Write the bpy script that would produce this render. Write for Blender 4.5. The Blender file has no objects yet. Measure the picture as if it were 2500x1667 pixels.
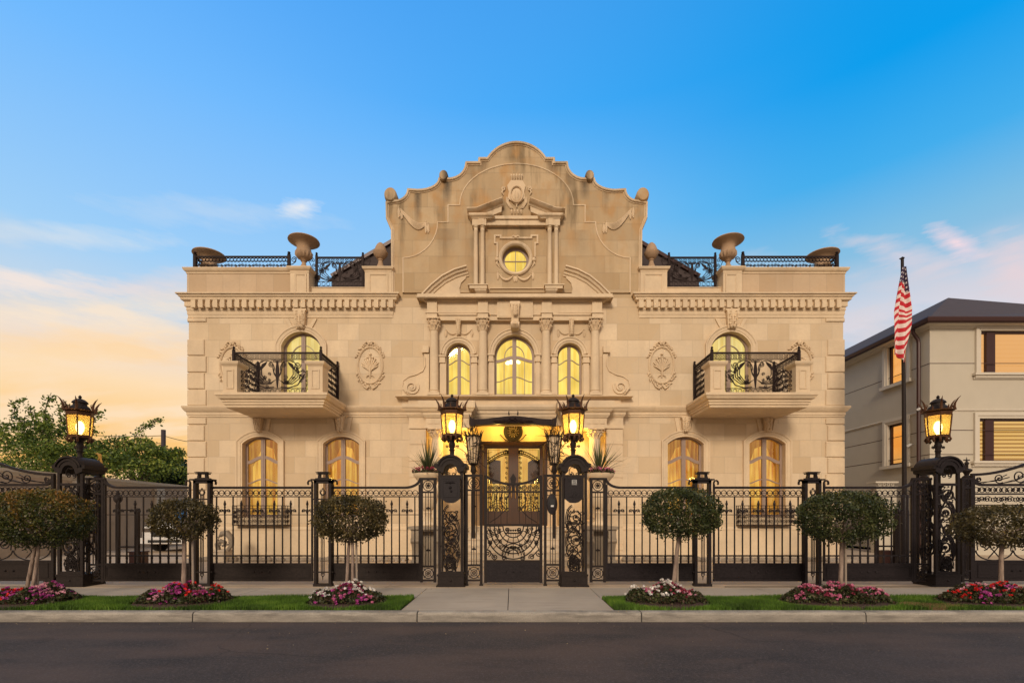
import bpy, math, random
import numpy as np
from mathutils import Vector, Matrix
R = math.radians
PI = math.pi
sc = bpy.context.scene
# ------------------------------------------------------------------ camera
CAMH = 1.33
cam = bpy.data.cameras.new('camera'); camo = bpy.data.objects.new('camera', cam)
sc.collection.objects.link(camo)
camo.location = (0, 0, CAMH); camo.rotation_euler = (R(90), 0, 0)
cam.sensor_width = 36; cam.lens = 36*1200/2500.0
cam.shift_y = (1263-833.5)/2500.0
cam.clip_start = 0.1; cam.clip_end = 3000
sc.camera = camo
sc.view_settings.view_transform = 'Standard'; sc.view_settings.look = 'None'
sc.view_settings.exposure = 0; sc.view_settings.gamma = 1
# ------------------------------------------------------------------ node helpers
def s2l(c):
    return tuple((v/12.92 if v <= .04045 else ((v+.055)/1.055)**2.4) for v in [x/255.0 for x in c])
class NT:
    def __init__(s, tree): s.t = tree; s.n = tree.nodes; s.l = tree.links
    def new(s, typ, **kw):
        n = s.n.new(typ)
        for k, v in kw.items():
            if hasattr(n, k) and k not in n.inputs: setattr(n, k, v)
            else: s.put(n, k, v)
        return n
    def put(s, n, k, v):
        i = n.inputs[k]
        if isinstance(v, bpy.types.NodeSocket): s.l.new(v, i)
        else: i.default_value = v
    def math(s, op, a, b=None, c=None, clamp=False):
        n = s.n.new('ShaderNodeMath'); n.operation = op; n.use_clamp = clamp
        for i, v in enumerate((a, b, c)):
            if v is None: continue
            if isinstance(v, bpy.types.NodeSocket): s.l.new(v, n.inputs[i])
            else: n.inputs[i].default_value = v
        return n.outputs[0]
    def mix(s, f, a, b, blend='MIX'):
        n = s.n.new('ShaderNodeMix'); n.data_type = 'RGBA'; n.blend_type = blend; n.clamp_factor = True
        for sock, v in ((n.inputs[0], f), (n.inputs[6], a), (n.inputs[7], b)):
            if isinstance(v, bpy.types.NodeSocket): s.l.new(v, sock)
            else: sock.default_value = v if isinstance(v, (int, float)) else tuple(v)[:3]+(1,)
        return n.outputs[2]
    def ramp(s, f, stops, interp='LINEAR'):
        n = s.n.new('ShaderNodeValToRGB'); n.color_ramp.interpolation = interp
        e = n.color_ramp.elements
        while len(e) < len(stops): e.new(.5)
        for el, (p, c) in zip(e, stops):
            el.position = p; el.color = (c, c, c, 1) if isinstance(c, (int, float)) else tuple(c)[:3]+(1,)
        s.l.new(f, n.inputs[0]); return n.outputs[0]
    def noise(s, vec, scale, detail=4, rough=.55):
        n = s.n.new('ShaderNodeTexNoise'); n.inputs['Scale'].default_value = scale
        n.inputs['Detail'].default_value = detail; n.inputs['Roughness'].default_value = rough
        if vec is not None: s.l.new(vec, n.inputs['Vector'])
        return n.outputs[0]
    def scale(s, vec, v):
        n = s.n.new('ShaderNodeVectorMath'); n.operation = 'MULTIPLY'; s.l.new(vec, n.inputs[0]); n.inputs[1].default_value = v
        return n.outputs[0]
# ------------------------------------------------------------------ world: dusk sky
SUN_AZ = -10      # degrees from straight behind the camera, negative = from the left
SUN_EL = 24
w = bpy.data.worlds.new('World'); sc.world = w; w.use_nodes = True
nt = NT(w.node_tree); nt.n.clear()
geo = nt.new('ShaderNodeTexCoord')
sep = nt.new('ShaderNodeSeparateXYZ'); nt.l.new(geo.outputs['Generated'], sep.inputs[0])
x, y, z = sep.outputs
def C3(a): return s2l(a)
left = nt.ramp(z, [(0, C3((246,168,70))), (.09, C3((252,190,98))), (.16, C3((255,208,138))), (.215, C3((255,222,178))), (.265, C3((240,222,206))), (.32, C3((196,216,234))), (.40, C3((160,208,248))), (.6, C3((112,186,255))), (.74, C3((80,165,248))), (.86, C3((190,190,198))), (1, C3((205,198,196)))])
mid = nt.ramp(z, [(0, C3((248,196,120))), (.14, C3((250,206,140))), (.22, C3((240,216,196))), (.30, C3((198,216,228))), (.42, C3((156,206,238))), (.52, C3((130,197,248))), (.64, C3((66,170,248))), (.74, C3((66,160,240))), (.86, C3((190,190,198))), (1, C3((205,198,196)))])
right = nt.ramp(z, [(0, C3((226,214,206))), (.2, C3((216,214,220))), (.32, C3((166,198,222))), (.42, C3((128,190,228))), (.50, C3((66,174,238))), (.60, C3((0,158,238))), (.74, C3((20,150,232))), (.86, C3((190,190,198))), (1, C3((205,198,196)))])
f1 = nt.new('ShaderNodeMapRange', interpolation_type='SMOOTHSTEP'); nt.l.new(x, f1.inputs[0]); f1.inputs[1].default_value = -.50; f1.inputs[2].default_value = .15
f2 = nt.new('ShaderNodeMapRange', interpolation_type='SMOOTHSTEP'); nt.l.new(x, f2.inputs[0]); f2.inputs[1].default_value = .0; f2.inputs[2].default_value = .5
grad = nt.mix(f2.outputs[0], nt.mix(f1.outputs[0], left, mid), right)
# the sky opposite the view (behind the camera) is warm evening haze
fb = nt.new('ShaderNodeMapRange', interpolation_type='SMOOTHSTEP'); nt.l.new(y, fb.inputs[0]); fb.inputs[1].default_value = .25; fb.inputs[2].default_value = -.25
back = nt.ramp(z, [(0, C3((225,190,158))), (.3, C3((228,206,184))), (.7, C3((212,202,195))), (1, C3((205,198,196)))])
grad = nt.mix(fb.outputs[0], grad, back)
# clouds: wisps stretched along the horizon; sampled on a plane overhead
zc = nt.math('ADD', z, .22)
cx_ = nt.math('DIVIDE', x, zc); cy_ = nt.math('DIVIDE', y, zc)
cv = nt.new('ShaderNodeCombineXYZ'); nt.l.new(cx_, cv.inputs[0]); nt.l.new(cy_, cv.inputs[1])
mp = nt.new('ShaderNodeMapping'); nt.l.new(cv.outputs[0], mp.inputs[0]); mp.inputs['Scale'].default_value = (.8, 1.9, 1); mp.inputs['Location'].default_value = (3.1, 1.7, 0); mp.inputs['Rotation'].default_value = (0, 0, R(-8))
cl = nt.noise(mp.outputs[0], 1.3, 9, .55)
clm = nt.ramp(cl, [(.46, 0), (.60, 1)])
band = nt.ramp(z, [(.0, .55), (.2, 1), (.31, .9), (.40, .0), (1, 0)])
clf = nt.math('MULTIPLY', clm, band)
ccol = nt.mix(f1.outputs[0], C3((255,226,190)), C3((226,220,228)))
col = nt.mix(nt.math('MULTIPLY', clf, .9), grad, ccol)
# two soft bright wisps: each an ellipse of noise about a direction
def wisp(col, dx, dz, sx, sz, amt, c, tilt=0):
    a = nt.math('DIVIDE', x, y); b = nt.math('DIVIDE', z, y)
    a = nt.math('SUBTRACT', a, dx); b = nt.math('SUBTRACT', b, dz)
    b = nt.math('ADD', b, nt.math('MULTIPLY', a, tilt))
    r = nt.math('SQRT', nt.math('ADD', nt.math('POWER', nt.math('DIVIDE', nt.math('ABSOLUTE', a), sx), 2), nt.math('POWER', nt.math('DIVIDE', nt.math('ABSOLUTE', b), sz), 2)))
    nn = nt.noise(nt.scale(geo.outputs['Generated'], (7, 7, 30)), 1.5, 8, .62)
    m = nt.math('SUBTRACT', nt.math('ADD', nt.math('SUBTRACT', 1, r), nt.math('MULTIPLY', nn, 2.6)), 1.28, clamp=True)
    m = nt.math('MULTIPLY', nt.math('MULTIPLY', m, amt), nt.math('GREATER_THAN', y, 0))
    return nt.mix(m, col, c)
def wp(px, py): return (px-1250)/1200.0, (1263-py)/1200.0
for px, py, sx, sy, am, c, tl in ((735,505,.05,.018,1.0,(232,236,242),0), (2335,592,.065,.034,1.0,(240,218,226),.35), (2190,618,.15,.040,.8,(220,212,222),.22), (2480,670,.09,.09,.85,(232,212,216),.2), (1900,640,.16,.03,.4,(190,206,226),.1), (2330,700,.22,.05,.5,(216,210,218),.1),
                           (150,580,.25,.03,.45,(230,232,232),.08), (520,520,.26,.035,.4,(206,222,238),.08), (230,760,.32,.06,.8,(255,232,204),.04), (60,690,.26,.035,.8,(250,232,220),.06), (300,850,.32,.04,.7,(255,214,160),.05), (90,880,.2,.03,.7,(255,222,176),-.05), (350,700,.2,.035,.6,(226,218,222),-.05), (2120,800,.12,.05,.5,(222,212,214),.05)):
    a, b = wp(px, py); col = wisp(col, a, b, sx, sy, am, C3(c), tl)
sky = nt.new('ShaderNodeTexSky', sky_type='NISHITA'); sky.sun_disc = False
sky.sun_elevation = R(SUN_EL); sky.sun_rotation = R(180+SUN_AZ)
b1 = nt.new('ShaderNodeBackground'); nt.l.new(col, b1.inputs[0]); b1.inputs[1].default_value = 0.98
b2 = nt.new('ShaderNodeBackground'); nt.l.new(sky.outputs[0], b2.inputs[0]); b2.inputs[1].default_value = 0.004
ad = nt.new('ShaderNodeAddShader'); nt.l.new(b1.outputs[0], ad.inputs[0]); nt.l.new(b2.outputs[0], ad.inputs[1])
ow = nt.new('ShaderNodeOutputWorld'); nt.l.new(ad.outputs[0], ow.inputs[0])
# ------------------------------------------------------------------ sun: low, soft, warm
sl = bpy.data.lights.new('sun', 'SUN'); sl.energy = 2.2; sl.angle = R(13); sl.color = (1.0, .84, .66)
so = bpy.data.objects.new('sun', sl); sc.collection.objects.link(so)
az = R(SUN_AZ); el = R(SUN_EL)
sd = Vector((math.sin(az)*math.cos(el), -math.cos(az)*math.cos(el), math.sin(el)))
so.rotation_euler = sd.to_track_quat('Z', 'Y').to_euler(); so.location = sd*30
# ------------------------------------------------------------------ materials
def mat(name, build):
    m = bpy.data.materials.new(name); m.use_nodes = True; n = NT(m.node_tree); n.n.clear()
    o = n.new('ShaderNodeOutputMaterial'); n.l.new(build(n), o.inputs[0]); return m
def pbsdf(n, col, rough=.6, metal=0, normal=None, spec=.4, **kw):
    b = n.new('ShaderNodeBsdfPrincipled')
    for k, v in (('Base Color', col), ('Roughness', rough), ('Metallic', metal), ('Specular IOR Level', spec)):
        if isinstance(v, bpy.types.NodeSocket): n.l.new(v, b.inputs[k])
        elif k == 'Base Color': b.inputs[k].default_value = tuple(v)[:3]+(1,)
        else: b.inputs[k].default_value = v
    for k, v in kw.items():
        k = k.replace('_', ' ')
        if isinstance(v, bpy.types.NodeSocket): n.l.new(v, b.inputs[k])
        else: b.inputs[k].default_value = v
    if normal is not None: n.l.new(normal, b.inputs['Normal'])
    return b.outputs[0]
def pos(n): return n.new('ShaderNodeNewGeometry').outputs['Position']
def bump(n, h, strength=.3, dist=.01):
    b = n.new('ShaderNodeBump'); b.inputs['Strength'].default_value = strength; b.inputs['Distance'].default_value = dist
    n.l.new(h, b.inputs['Height']); return b.outputs[0]
def stone(name, base, blocks=None, stains=0.0, streaks=None, off=(0,0), mortar=.72, var=1.0, rough=.8):
    def f(n):
        p = pos(n); sp = n.new('ShaderNodeSeparateXYZ'); n.l.new(p, sp.inputs[0])
        n1 = n.noise(p, 1.3, 5); n2 = n.noise(p, 14, 5, .65); n3 = n.noise(p, 90, 3, .7)
        c = n.mix(n.ramp(n1, [(.3, 0), (.7, 1)]), [b*(1-.10*var) for b in base], [base[0]*1.09, base[1]*1.08, base[2]*1.05])
        c = n.mix(n.math('MULTIPLY', n.ramp(n.noise(n.scale(p, (3.4, 3.4, .45)), 1.0, 5, .6), [(.50, 0), (.72, 1)]), .30), c, [base[0]*.70, base[1]*.66, base[2]*.62])
        c = n.mix(n.math('MULTIPLY', n.ramp(n2, [(.4, 0), (.75, 1)]), .28), c, [base[0]*.74, base[1]*.68, base[2]*.60])
        h = n3
        if blocks:
            bw, bh = blocks
            cb = n.new('ShaderNodeCombineXYZ')
            n.l.new(n.math('ADD', n.math('ADD', sp.outputs[0], sp.outputs[1]), off[0]), cb.inputs[0]); n.l.new(n.math('SUBTRACT', sp.outputs[2], off[1]), cb.inputs[1])
            br = n.new('ShaderNodeTexBrick'); br.offset = .5; br.squash = 1
            n.l.new(cb.outputs[0], br.inputs['Vector'])
            for k, v in (('Scale', 1), ('Mortar Size', .006), ('Mortar Smooth', .3), ('Bias', 0), ('Brick Width', bw), ('Row Height', bh)): br.inputs[k].default_value = v
            br.inputs['Color1'].default_value = (.0,)*3+(1,); br.inputs['Color2'].default_value = (1,)*3+(1,); br.inputs['Mortar'].default_value = (.5, .5, .5, 1)
            c = n.mix(n.math('MULTIPLY', br.outputs[0], .75*var), c, [base[0]*.72, base[1]*.66, base[2]*.57])
            # second brick lookup decides a few greyish blocks
            vr = n.new('ShaderNodeTexVoronoi'); vr.inputs['Scale'].default_value = .9; n.l.new(p, vr.inputs['Vector'])
            c = n.mix(n.math('MULTIPLY', n.ramp(vr.outputs['Color'], [(.5, 0), (.9, 1)]), .28*var), c, [base[0]*.8, base[1]*.84, base[2]*.9])
            c = n.mix(br.outputs['Fac'], c, [b*mortar for b in base])
            h = n.math('SUBTRACT', n.math('MULTIPLY', n3, .25), br.outputs['Fac'])
        if stains > 0:
            st = n.noise(n.scale(p, (2.6, 2.6, .28)), 1.0, 5, .6)
            big = n.noise(n.scale(p, (.8, .8, .55)), 1.1, 3, .5)
            top = n.new('ShaderNodeMapRange'); n.l.new(sp.outputs[2], top.inputs[0]); top.inputs[1].default_value = 8.6; top.inputs[2].default_value = 11.5
            m = n.math('MULTIPLY', n.math('MULTIPLY', n.ramp(st, [(.50, 0), (.62, 1)]), n.ramp(big, [(.44, 0), (.58, 1)])), top.outputs[0])
            c = n.mix(n.math('MULTIPLY', m, stains), c, [base[0]*.42, base[1]*.40, base[2]*.36])
            m2 = n.math('MULTIPLY', n.ramp(n.noise(n.scale(p, (1.1, 1.1, .8)), 1.7, 3), [(.48, 0), (.66, 1)]), top.outputs[0])
            c = n.mix(n.math('MULTIPLY', m2, .7*stains), c, [base[0]*.84, base[1]*.62, base[2]*.38])
            if streaks:   # run-off streaks under the shoulders of the gable
                tot = None
                for (sx, z0, z1, sw, am) in streaks:
                    g = n.math('SUBTRACT', 1, n.math('DIVIDE', n.math('ABSOLUTE', n.math('SUBTRACT', n.math('ADD', sp.outputs[0], n.math('MULTIPLY', n1, .06)), sx+.03)), sw), clamp=True)
                    mr = n.new('ShaderNodeMapRange'); n.l.new(sp.outputs[2], mr.inputs[0]); mr.inputs[1].default_value = z0; mr.inputs[2].default_value = z1
                    up = n.new('ShaderNodeMath'); up.operation = 'LESS_THAN'; n.l.new(sp.outputs[2], up.inputs[0]); up.inputs[1].default_value = z1+.35
                    q = n.math('MULTIPLY', n.math('MULTIPLY', n.math('POWER', g, .6), n.math('POWER', mr.outputs[0], .6)), n.math('MULTIPLY', up.outputs[0], am*1.15))
                    tot = q if tot is None else n.math('MAXIMUM', tot, q)
                c = n.mix(n.math('MULTIPLY', tot, n.ramp(n2, [(.2, .65), (.5, 1)])), c, (.06, .05, .04))
        return pbsdf(n, c, rough, 0, bump(n, h, .5, .012), .25)
    return mat(name, f)
LB = (.70, .56, .39)
M = {}
M['wall'] = stone('limestone ashlar', LB, (.70, .541), 0, None, (.18, .06))
GSX = lambda u: (900+u/3.2667-1250)/75.0
GSZ = lambda v: 1.33+(1263-(330+v/3.2667))/75.0
STRK = [(GSX(392), GSZ(720), GSZ(455), .14, .75), (GSX(628), GSZ(570), GSZ(360), .16, .85), (GSX(905), GSZ(330), GSZ(205), .22, .6), (GSX(1462), GSZ(330), GSZ(205), .22, .7), (GSX(1722), GSZ(520), GSZ(375), .18, .75), (GSX(1890), GSZ(640), GSZ(455), .12, .35), (GSX(820), GSZ(420), GSZ(300), .3, .3), (GSX(1600), GSZ(480), GSZ(330), .25, .35), (GSX(610), GSZ(1000), GSZ(840), .35, .25), (GSX(1690), GSZ(1000), GSZ(850), .3, .2)]
M['gable'] = stone('weathered limestone ashlar', (.53, .40, .25), (.95, .541), 1.0, STRK, (.05, .06))
M['trim'] = stone('limestone trim', (.67, .53, .365), None, .6)
M['carve'] = stone('carved limestone', (.67, .52, .35), None, 0)
M['urn'] = stone('terracotta stone', (.40, .27, .17), None, 0)
M['oldstone'] = stone('aged grey stone', (.30, .245, .185), None, 0, var=2)
M['parapet'] = stone('limestone parapet', (.59, .45, .31), (.545, 3.0), .5, None, (.23, 8.2))
M['step'] = stone('travertine step', (.60, .50, .38), None, 0)
def iron_(n, a=(.015,.0105,.009), r=.55, me=.05):
    p = pos(n); nn = n.noise(p, 30, 4); c = n.mix(n.ramp(nn, [(.35, 0), (.75, 1)]), a, [v*1.9 for v in a])
    return pbsdf(n, c, n.math('ADD', n.math('MULTIPLY', nn, .25), r-.1), me, bump(n, nn, .15, .003), .18)
M['iron'] = mat('bronze painted iron', iron_)
M['iron_dark'] = mat('black and shaded fence iron', lambda n: iron_(n, (.013,.010,.011), .42, .1))  # right-hand fence: same iron, its weaker reflections put into this darker colour
M['railiron'] = mat('dark brown balcony iron', lambda n: iron_(n, (.016,.009,.008), .6, .05))
M['rustiron'] = mat('brown patina iron', lambda n: iron_(n, (.060,.026,.012), .5, .2))
M['frame'] = mat('taupe painted window frame', lambda n: pbsdf(n, n.mix(n.noise(pos(n), 8), (.26,.185,.145), (.34,.245,.195)), .5))
def wood_(n):
    p = pos(n); v = n.noise(n.scale(p, (14, 14, 1.1)), 2.2, 6, .6)
    return pbsdf(n, n.mix(v, (.022,.010,.006), (.070,.030,.014)), .32, 0, bump(n, v, .2, .004), .5)
M['wood'] = mat('varnished brown timber', wood_)
def curtain_(c1, c2, st, folds=True):
    def f(n):
        p = pos(n); sp = n.new('ShaderNodeSeparateXYZ'); n.l.new(p, sp.inputs[0])
        nx = n.noise(n.scale(p, (7, 0.1, .35)), 1.6, 4, .6)
        big = n.noise(n.scale(p, (1.3, .1, 1.1)), 1.0, 2)
        c = n.mix(n.ramp(nx, [(.36, 0), (.66, 1)]), c1, c2)
        e = n.new('ShaderNodeEmission'); n.l.new(c, e.inputs[0])
        n.l.new(n.math('MULTIPLY', n.math('ADD', .55, n.math('MULTIPLY', big, .9)), st), e.inputs[1])
        return e.outputs[0]
    return f
M['curtain'] = mat('lit amber curtain', curtain_((.62,.20,.02), (1.0,.60,.10), 1.0))
M['drape'] = mat('backlit amber drape', curtain_((.40,.12,.012), (.72,.34,.05), .85))
M['hall'] = mat('lit amber hall', curtain_((.80,.36,.05), (1.0,.64,.14), 1.0))
M['room'] = mat('lit yellow room', curtain_((.90,.56,.06), (1.0,.76,.16), 1.25))
M['room_dim'] = mat('dimly lit curtain', curtain_((.85,.58,.12), (1.0,.80,.28), 1.05))
M['orange'] = mat('lit orange blind', curtain_((.95,.34,.05), (1,.50,.13), 1.15))
def blind_(n):
    p = pos(n); sp = n.new('ShaderNodeSeparateXYZ'); n.l.new(p, sp.inputs[0])
    s = n.math('FRACT', n.math('MULTIPLY', sp.outputs[2], 7.2))
    c = n.mix(n.ramp(s, [(.44, 0), (.52, 1)]), (1, .60, .16), (.52, .25, .04))
    e = n.new('ShaderNodeEmission'); n.l.new(c, e.inputs[0]); e.inputs[1].default_value = .95; return e.outputs[0]
M['blind'] = mat('lit striped day and night blind', blind_)
def blind2_(n):
    p = pos(n); sp = n.new('ShaderNodeSeparateXYZ'); n.l.new(p, sp.inputs[0])
    s = n.math('FRACT', n.math('MULTIPLY', sp.outputs[2], 6.5))
    c = n.mix(n.ramp(s, [(.0, 0), (.12, 1)]), (.90, .40, .10), (1, .50, .16))
    e = n.new('ShaderNodeEmission'); n.l.new(c, e.inputs[0]); e.inputs[1].default_value = .95; return e.outputs[0]
M['blind_pale'] = mat('lit pale orange blind', blind2_)
def glass_(n):
    t = n.new('ShaderNodeBsdfTransparent'); t.inputs[0].default_value = (.93, .93, .93, 1)
    g = n.new('ShaderNodeBsdfGlossy'); g.inputs[0].default_value = (.9, .9, .9, 1); g.inputs[1].default_value = .03
    lw = n.new('ShaderNodeLayerWeight'); lw.inputs[0].default_value = .5
    fr = n.math('ADD', .04, n.math('MULTIPLY', n.math('POWER', lw.outputs['Facing'], 4), .6))
    m = n.new('ShaderNodeMixShader'); n.l.new(fr, m.inputs[0]); n.l.new(t.outputs[0], m.inputs[1]); n.l.new(g.outputs[0], m.inputs[2]); return m.outputs[0]
M['glass'] = mat('window glass', glass_)
def amber_(n):
    p = n.new('ShaderNodeTexCoord').outputs['Object']; nn = n.noise(n.scale(p, (30, 30, 5)), 1, 3)
    t = n.new('ShaderNodeBsdfTransparent'); t.inputs[0].default_value = (1, .84, .45, 1)
    tl = n.new('ShaderNodeBsdfTranslucent'); tl.inputs[0].default_value = (.11, .080, .022, 1)
    e = n.new('ShaderNodeEmission'); n.l.new(n.mix(nn, (.80, .50, .09), (.95, .64, .15)), e.inputs[0]); e.inputs[1].default_value = .40
    ae = n.new('ShaderNodeAddShader'); n.l.new(tl.outputs[0], ae.inputs[0]); n.l.new(e.outputs[0], ae.inputs[1])
    m = n.new('ShaderNodeMixShader'); m.inputs[0].default_value = .62; n.l.new(t.outputs[0], m.inputs[1]); n.l.new(ae.outputs[0], m.inputs[2]); return m.outputs[0]
M['amber'] = mat('amber lantern glass', amber_)
def emis(name, c, s):
    def f(n):
        e = n.new('ShaderNodeEmission'); e.inputs[0].default_value = tuple(c)+(1,); e.inputs[1].default_value = s; return e.outputs[0]
    return mat(name, f)
M['bulb'] = emis('lit lamp bulb', (1, .80, .42), 14)
M['bulb_soft'] = emis('lit chandelier glass', (1, .85, .5), 3)
def asphalt_(n):
    p = pos(n); a = n.noise(p, 1.1, 5, .6); b = n.noise(p, 48, 5, .85); c_ = n.noise(n.scale(p, (.5, 1.6, 1)), .9, 3)
    c = n.mix(n.ramp(a, [(.3, 0), (.7, 1)]), (.028,.024,.025), (.052,.041,.039))
    c = n.mix(n.math('MULTIPLY', n.ramp(c_, [(.42, 0), (.62, 1)]), .75), c, (.082,.056,.047))
    c = n.mix(n.math('MULTIPLY', n.ramp(b, [(.50, 0), (.66, 1)]), .8), c, (.12,.098,.090))
    vo = n.new('ShaderNodeTexVoronoi'); vo.feature = 'DISTANCE_TO_EDGE'; vo.inputs['Scale'].default_value = .55; n.l.new(n.mix(.12, p, n.new('ShaderNodeTexNoise', Vector=p).outputs[1]), vo.inputs['Vector'])
    c = n.mix(n.math('MULTIPLY', n.ramp(vo.outputs['Distance'], [(.0, 1), (.006, 0)]), n.math('MULTIPLY', n.ramp(n.noise(p, .5, 2), [(.5, 0), (.6, 1)]), .7)), c, (.018,.016,.017))
    return pbsdf(n, c, .85, 0, bump(n, b, .6, .006), .3)
M['asphalt'] = mat('worn asphalt', asphalt_)
def conc_(base, scale=1.0):
    def f(n):
        p = pos(n); a = n.noise(p, .9*scale, 5, .6); b = n.noise(p, 70, 4, .7); d = n.noise(n.scale(p, (.5, 3, 2)), 2.0, 5, .65)
        c = n.mix(n.ramp(a, [(.3, 0), (.7, 1)]), [v*.86 for v in base], [v*1.1 for v in base])
        c = n.mix(n.math('MULTIPLY', n.ramp(d, [(.52, 0), (.75, 1)]), .4), c, [v*.55 for v in base])
        c = n.mix(n.math('MULTIPLY', n.ramp(b, [(.5, 0), (.8, 1)]), .3), c, [v*.6 for v in base])
        return pbsdf(n, c, .85, 0, bump(n, b, .4, .004), .3)
    return f
M['concrete'] = mat('concrete slab', conc_((.40,.345,.28)))
def kerb_(n):
    p = pos(n); sp = n.new('ShaderNodeSeparateXYZ'); n.l.new(p, sp.inputs[0])
    a = n.noise(n.scale(p, (1, 1, 4)), 2.2, 6, .65); b = n.noise(p, 60, 4, .7); low = n.new('ShaderNodeMapRange'); n.l.new(sp.outputs[2], low.inputs[0]); low.inputs[1].default_value = -.02; low.inputs[2].default_value = -.15
    c = n.mix(n.ramp(a, [(.35, 0), (.65, 1)]), (.26,.235,.20), (.42,.375,.315))
    c = n.mix(n.math('MULTIPLY', n.ramp(b, [(.45, 0), (.75, 1)]), .5), c, (.16,.145,.125))
    d = n.ramp(n.noise(n.scale(p, (.9, 1, 7)), 1.6, 6, .7), [(.50, 0), (.62, 1)])
    c = n.mix(n.math('MULTIPLY', d, .55), c, (.12,.105,.09)); c = n.mix(n.math('MULTIPLY', low.outputs[0], .45), c, (.10,.085,.072))
    return pbsdf(n, c, .9, 0, bump(n, n.math('ADD', b, a), .7, .012), .25)
M['kerbstone'] = mat('concrete kerb', kerb_)
M['paving'] = mat('warm stone paving', conc_((.46,.36,.26)))
M['joint'] = mat('dark joint', lambda n: pbsdf(n, (.05,.045,.04), .9))
M['ground'] = mat('earth', lambda n: pbsdf(n, n.mix(n.noise(pos(n), 3), (.05,.06,.03), (.10,.09,.05)), .95))
M['mulch'] = mat('bark mulch', lambda n: pbsdf(n, n.mix(n.ramp(n.noise(pos(n), 60, 4, .8), [(.4, 0), (.65, 1)]), (.018,.010,.008), (.12,.065,.048)), .95, 0, bump(n, n.noise(pos(n), 60), 1, .02)))
def attr_mat(name, stops, rough=.55, trans=.25):
    def f(n):
        a = n.new('ShaderNodeAttribute'); a.attribute_name = 'tint'
        c = n.ramp(a.outputs['Fac'], stops)
        d = pbsdf(n, c, rough, 0, None, .35)
        t = n.new('ShaderNodeBsdfTranslucent'); n.l.new(c, t.inputs[0])
        m = n.new('ShaderNodeMixShader'); m.inputs[0].default_value = trans; n.l.new(d, m.inputs[1]); n.l.new(t.outputs[0], m.inputs[2]); return m.outputs[0]
    return mat(name, f)
M['topiary'] = attr_mat('dark glossy topiary leaves', [(0, (.018,.024,.008)), (.35, (.048,.062,.018)), (.6, (.085,.092,.028)), (.8, (.15,.125,.05)), (1, (.26,.24,.12))], .4)
M['topiary_dry'] = attr_mat('thin brownish topiary leaves', [(0, (.024,.020,.008)), (.35, (.070,.056,.018)), (.6, (.12,.092,.030)), (.8, (.20,.14,.055)), (1, (.32,.25,.13))], .45)
M['topiary_red'] = attr_mat('topiary leaves turning copper', [(0, (.024,.030,.008)), (.35, (.065,.080,.016)), (.6, (.13,.105,.020)), (.8, (.22,.12,.026)), (1, (.38,.19,.045))], .4)
M['treeleaf'] = attr_mat('garden tree leaves', [(0, (.026,.046,.008)), (.4, (.085,.135,.018)), (.75, (.25,.30,.045)), (1, (.50,.50,.10))], .5)
M['darkleaf'] = attr_mat('dark evergreen leaves', [(0, (.008,.022,.010)), (.6, (.022,.055,.022)), (1, (.05,.10,.04))], .5)
M['bedleaf'] = attr_mat('flower bed leaves', [(0, (.022,.028,.010)), (.5, (.05,.06,.018)), (.8, (.09,.04,.03)), (1, (.12,.15,.05))], .5)
M['grass'] = attr_mat('turf blades', [(0, (.035,.07,.010)), (.35, (.075,.15,.014)), (.7, (.12,.23,.02)), (1, (.24,.32,.05))], .6)
M['drygrass'] = attr_mat('dry turf blades', [(0, (.16,.10,.04)), (.6, (.34,.24,.11)), (1, (.48,.36,.2))], .7)
M['yucca'] = attr_mat('spiky grass leaves', [(0, (.03,.045,.02)), (1, (.12,.13,.05))], .5)
FL = {'pink': (.62,.16,.28), 'magenta': (.50,.07,.30), 'white': (.82,.76,.70), 'red': (.72,.02,.015), 'palepink': (.75,.35,.42), 'dusk': (.30,.035,.07)}
for k, v in FL.items():
    M['fl_'+k] = attr_mat(k+' petals', [(0, [c*.6 for c in v]), (1, [min(1, c*1.25) for c in v])], .6, .3)
M['soil'] = M['mulch']
M['bark'] = mat('pale bark', lambda n: pbsdf(n, n.mix(n.ramp(n.noise(n.scale(pos(n), (30, 30, 6)), 1, 5), [(.35, 0), (.7, 1)]), (.16,.11,.085), (.36,.27,.21)), .85, 0, bump(n, n.noise(n.scale(pos(n), (40, 40, 6)), 1), .8, .01)))
M['barkdark'] = mat('dark bark', lambda n: pbsdf(n, n.mix(n.noise(n.scale(pos(n), (30, 30, 6)), 1, 5), (.03,.022,.016), (.10,.075,.055)), .9))
M['stake'] = mat('weathered wooden stake', lambda n: pbsdf(n, n.mix(n.noise(n.scale(pos(n), (30, 30, 3)), 1, 5), (.20,.15,.11), (.42,.34,.27)), .85))
M['roof'] = mat('dark roof shingles', lambda n: pbsdf(n, n.mix(n.noise(n.scale(pos(n), (2, 2, 22)), 1.5, 4), (.035,.026,.026), (.085,.060,.056)), .8, 0, bump(n, n.math('FRACT', n.math('MULTIPLY', n.new('ShaderNodeSeparateXYZ', Vector=pos(n)).outputs[2], 8)), .6, .02)))
M['stucco'] = mat('beige stucco', lambda n: pbsdf(n, n.mix(n.noise(pos(n), 2.5), (.46,.41,.325), (.52,.465,.37)), .9, 0, bump(n, n.noise(pos(n), 120), .3, .004)))
M['stucco_trim'] = mat('cream stucco trim', lambda n: pbsdf(n, n.mix(n.noise(pos(n), 4), (.54,.48,.39), (.60,.54,.44)), .85))
M['brown'] = mat('dark brown metal', lambda n: pbsdf(n, (.045,.016,.013), .38, .1))
M['carwhite'] = mat('white car paint', lambda n: pbsdf(n, (.62,.60,.57), .25, 0, None, .5, Coat_Weight=.6))
M['carglass'] = mat('car glass', lambda n: pbsdf(n, (.02,.05,.09), .05, 0, None, .8))
M['black'] = mat('black rubber', lambda n: pbsdf(n, (.012,.012,.012), .6))
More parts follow.
